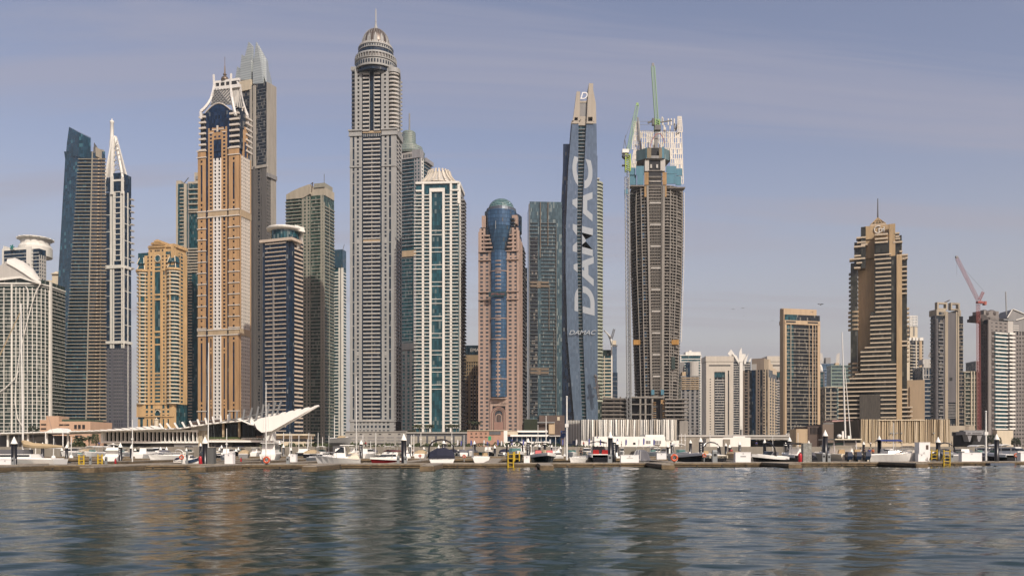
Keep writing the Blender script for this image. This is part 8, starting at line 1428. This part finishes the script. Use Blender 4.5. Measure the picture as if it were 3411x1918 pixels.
def ringb(label, px, py, dpx, dy=-.1, base=True):
    x, y = at(px,dy); o = thing('lifebuoy', label, 'lifebuoy', (x,y,PZ(py,y)), 0, 'orange lifebuoys'); r_ = dpx*y/FPX/2; mb = MB(); n_ = 20; rg = []
    for i in range(n_): a = 2*math.pi*i/n_; rg.append([((r_*.72+r_*.28*math.cos(j*math.pi/4))*math.cos(a), r_*.28*math.sin(j*math.pi/4), (r_*.72+r_*.28*math.cos(j*math.pi/4))*math.sin(a)) for j in range(8)])
    mb.loft(rg+[rg[0]], False); mb.build('ring', orr, o, True); 
    for a in (45,135,225,315): c_ = math.cos(math.radians(a)); s_ = math.sin(math.radians(a)); MB().beam((r_*.42*c_,0,r_*.42*s_),(r_*1.02*c_,0,r_*1.02*s_),r_*.2,r_*.62).build('band', white, o)
    MB().box(-.05,.05,.05,.12,-max(r_,PZ(py,y)-DZ),r_*.3).build('stand', ped, o)
ringb('large orange lifebuoy on the dock beside the bare masted sloop', 888, 1531, 25); ringb('large orange lifebuoy on the dock left of the black runabout', 2246, 1524, 26); ringb('small orange lifebuoy behind the tiny tender', 605, 1522, 17, 6); ringb('small orange lifebuoy left of the black hulled arch boat', 2346, 1516, 14, 6); ringb('small orange lifebuoy left of the black canopy boat', 1546, 1519, 12, 10); ringb('small orange lifebuoy left of the navy covered boat', 1399, 1517, 10, 18); ringb('small orange lifebuoy near the right edge', 3384, 1515, 14, 3)
def ext_(label, px, tp, bt, dy): x, y = at(px,dy); o = thing('fire_extinguisher', label, 'fire extinguisher', (x,y,DZ), 0, 'red fire extinguishers on the dock'); h = max(.5,(bt-tp)*y/FPX); r_ = h*.2; MB().lathe([(r_*.9,0),(r_,.05),(r_,h*.72),(r_*.75,h*.84),(r_*.3,h*.9)],14).build('cylinder', exr, o, True); MB().cyl(0,0,h*.88,h,r_*.28,8).beam((0,0,h*.97),(r_*.9,-.05,h*1.02),.05).build('valve', black, o); MB().tube([(r_*.2,-.05,h*.95),(r_*1.15,-.1,h*.7),(r_*1.15,-.1,h*.3)], .03, 6).build('hose', black, o)
ext_('large red wheeled extinguisher left of the tall grey cabinet', 668, 1514, 1544, .3); ext_('large red wheeled extinguisher left of the silver wrapped cabinet', 2665, 1500, 1533, .4); ext_('small red extinguisher by the pile left of the pavilion box', 385, 1513, 1531, 4); ext_('small red extinguisher behind the white dock box on the left', 803, 1510, 1524, 16)
o = thing('floating_cubes', 'blue grey modular float cubes moored at the right end of the dock', 'float', (*at(3340,-1.4),0)); [MB().box(i*.5-1.5,i*.5-1.02,j*.5,j*.5+.48,-.05,.32).build('cube', paint('cube_blue_grey', (.10,.13,.18), .5, .1), o) for i in range(6) for j in range(2)]
# ------------------------------------------------------------------ people on the docks
skin = paint('skin', (.36,.21,.14), .6, .08); hair = paint('dark_hair', (.02,.016,.013), .7, .1)
def skinned(verts, edges, radii, name, mat, parent, sub=1):
    me = bpy.data.meshes.new(name); me.from_pydata(verts, edges, []); o = bpy.data.objects.new(name, me); C.objects.link(o); md = o.modifiers.new('skin','SKIN'); sk = me.skin_vertices[0].data if me.skin_vertices else None
    if sk is None:
        bpy.context.view_layer.objects.active = o; bpy.ops.mesh.customdata_skin_add() if hasattr(bpy.ops.mesh,'customdata_skin_add') else None; sk = me.skin_vertices[0].data
    for i, r_ in enumerate(radii): sk[i].radius = (r_,r_); sk[i].use_root = (i == 0)
    o.modifiers.new('sub','SUBSURF').levels = sub; dg = bpy.context.evaluated_depsgraph_get(); m2 = bpy.data.meshes.new_from_object(o.evaluated_get(dg)); bpy.data.objects.remove(o); m2.materials.clear(); m2.materials.append(mat); m2.polygons.foreach_set('use_smooth', [True]*len(m2.polygons))
    r_ = bpy.data.objects.new(name, m2); C.objects.link(r_); r_.parent = parent; return r_
BV = [(0,0,.95),(0,0,1.15),(0,0,1.36),(0,-.01,1.46),(0,-.02,1.54),(0,-.02,1.66),(.19,0,1.40),(.25,.02,1.12),(.24,-.08,.88),(.24,-.11,.80),(-.19,0,1.40),(-.26,.03,1.12),(-.26,-.05,.87),(-.26,-.07,.79),(.10,0,.90),(.11,-.02,.50),(.11,.02,.09),(.12,-.12,.04),(-.10,0,.90),(-.11,.0,.50),(-.12,.04,.09),(-.13,-.10,.04)]
BE = [(0,1),(1,2),(2,3),(3,4),(4,5),(2,6),(6,7),(7,8),(8,9),(2,10),(10,11),(11,12),(12,13),(0,14),(14,15),(15,16),(16,17),(0,18),(18,19),(19,20),(20,21)]; BR = [.13,.125,.15,.06,.085,.085,.065,.048,.035,.035,.065,.048,.035,.035,.085,.06,.042,.04,.085,.06,.042,.04]
def person(label, px, bt, hpx, shirt, trous, rz=0, Y=None, hat=None, z=DZ):
    Y = Y or 1.72*FPX/hpx; o = thing('person', label, 'person', (PX(px,Y),Y,z), rz); skinned(BV, BE, BR, 'body', skin, o)
    skinned([BV[i] for i in (0,1,2,6,7,10,11)], [(0,1),(1,2),(2,3),(3,4),(2,5),(5,6)], [.145,.14,.165,.08,.06,.08,.06], 'shirt', shirt, o); skinned([BV[i] for i in (0,14,15,16,18,19,20)], [(0,1),(1,2),(2,3),(0,4),(4,5),(5,6)], [.14,.098,.073,.06,.098,.073,.06], 'trousers', trous, o); MB().ball((0,.015,1.665), .1, .11, .1, 10, 6).build('hair', hat or hair, o)
sw, sb, sd, so, sr = (paint('cloth_'+n_, c_, .85, .1) for n_, c_ in (('white',(.6,.6,.58)),('blue',(.03,.06,.25)),('dark',(.02,.022,.03)),('orange',(.5,.10,.02)),('red',(.35,.03,.03))))
person('person in white top and dark trousers walking on the rear pontoon', 1375, 1521, 29, sw, sd, 1.2, 177.2); person('person in dark clothes crouched by the grey cruiser bow', 1935, 1500, 30, sd, sd, .4, 139); person('person in an orange jacket behind the long white cuddy boat', 2908, 1515, 36, so, sd, .3, 139.5); person('person in a blue outfit left of the orange jacketed one', 2896, 1516, 36, sb, sb, -.5, 139); person('person in dark clothes standing left of the blue outfit', 2880, 1514, 34, sd, sd, .8, 139.6); person('person in white shirt at the left of the group', 2866, 1512, 34, sw, sd, .1, 140); person('person in red top by the beige covered boat', 2436, 1512, 32, sr, sd, .2, 139)
for i, (px, hp, sh_, nm) in enumerate(((236,13,sw,'left of the two date palms'),(330,13,sb,'below the end of the long pavilion'),(905,13,sd,'right of the winged roof pylon'),(1020,13,sw,'below the low beige block'),(1218,13,sr,'before the grey podium'),(1486,13,sw,'between the podium shopfront trees'),(1530,13,sd,'before the last slate podium bay'),(1585,13,sb,'before the pink brick shops'),(1700,13,sw,'at the left end of the terrace building'),(1806,13,sd,'before the terrace building'),(1944,13,sr,'at the left corner of the louvred white hall'),(2070,13,sw,'before the white annex'),(2235,13,sd,'right of the white annex'),(2520,13,sb,'right of the concrete hoarding'),(2900,13,sw,'at the left end of the tan hall'),(3170,13,sd,'right of the tan hall'))):
    person('tiny figure in %s on the promenade, %s' % ({sw.name:'white',sb.name:'blue',sd.name:'dark clothes',sr.name:'red'}[sh_.name], nm), px, 1490, 13, sh_, sd, .7*i, 226+i%3, None, GZ)
# ------------------------------------------------------------------ gulls in the air
gw = paint('gull_white', (.6,.6,.6), .7, .1); gk = paint('gull_wing_grey', (.10,.10,.11), .7, .1)
for i, (px, py, s_, rz, bank, nm) in enumerate(((2732,1014,2.1,.5,.9,'large gull banking beside the tan tower top'),(2704,1040,1.2,.3,.3,'gull gliding before the tan tower top'),(2442,1030,.8,1.2,1.0,'gull banking in the sky, left of a close pair'),(2474,1026,.8,.9,1.1,'gull banking in the sky, right of a close pair'),(2478,1052,.6,.2,.2,'small gull just below the close pair'),(2573,1068,.6,1,.6,'small lone gull left of the tan tower'),(2315,972,.7,.2,.1,'small gull far left right beside the unfinished tower'),(2772,967,.6,.1,.1,'tiny gull high between the tan tower and the hotel'),(3083,1436,.9,.2,.7,'white gull before the tan louvred hall, lower'),(3128,1441,.9,.4,.5,'white gull before the tan louvred hall, near the black pile'))):
    Y = 170; o = thing('gull', nm, 'bird', P(px,py,Y), rz, 'gulls'); o.rotation_euler = (.2,bank*.6,rz); o.scale = (s_*.42,)*3; hd = MB(); rg = [[(x,r_*math.cos(j*math.pi/4),r_*.8*math.sin(j*math.pi/4)) for j in range(8)] for x, r_ in ((-.42,.02),(-.3,.05),(-.1,.11),(.12,.11),(.26,.06),(.34,.065),(.42,.04),(.48,.012))]; hd.loft(rg).build('body', gw, o, True)
    for sg_ in (-1,1): q = [(.14,sg_*.08,.04),(.2,sg_*.45,.2),(.05,sg_*1.0,.12),(-.06,sg_*1.02,.11),(-.02,sg_*.5,.17),(-.14,sg_*.08,.03)]; MB().loft([[Vector(v) for v in q],[Vector(v)+Vector((0,0,.025)) for v in q]]).build('wing', gk, o)
# ------------------------------------------------------------------ air
hm = bpy.data.materials.new('haze_air'); hm.use_nodes = True; hn = hm.node_tree; hn.nodes.clear(); ho = hn.nodes.new('ShaderNodeOutputMaterial'); hv = hn.nodes.new('ShaderNodeVolumePrincipled')
hv.inputs['Color'].default_value = (.86,.92,1.0,1); hv.inputs['Density'].default_value = .00004; hv.inputs['Anisotropy'].default_value = .0; hn.links.new(hv.outputs[0], ho.inputs['Volume'])
hz = MB().box(-2600,2600,-120,3000,-3,470).build('haze', hm); tag(hz, kind='stuff'); tag(hz, 'thin pale haze filling the air between the towers', 'haze')
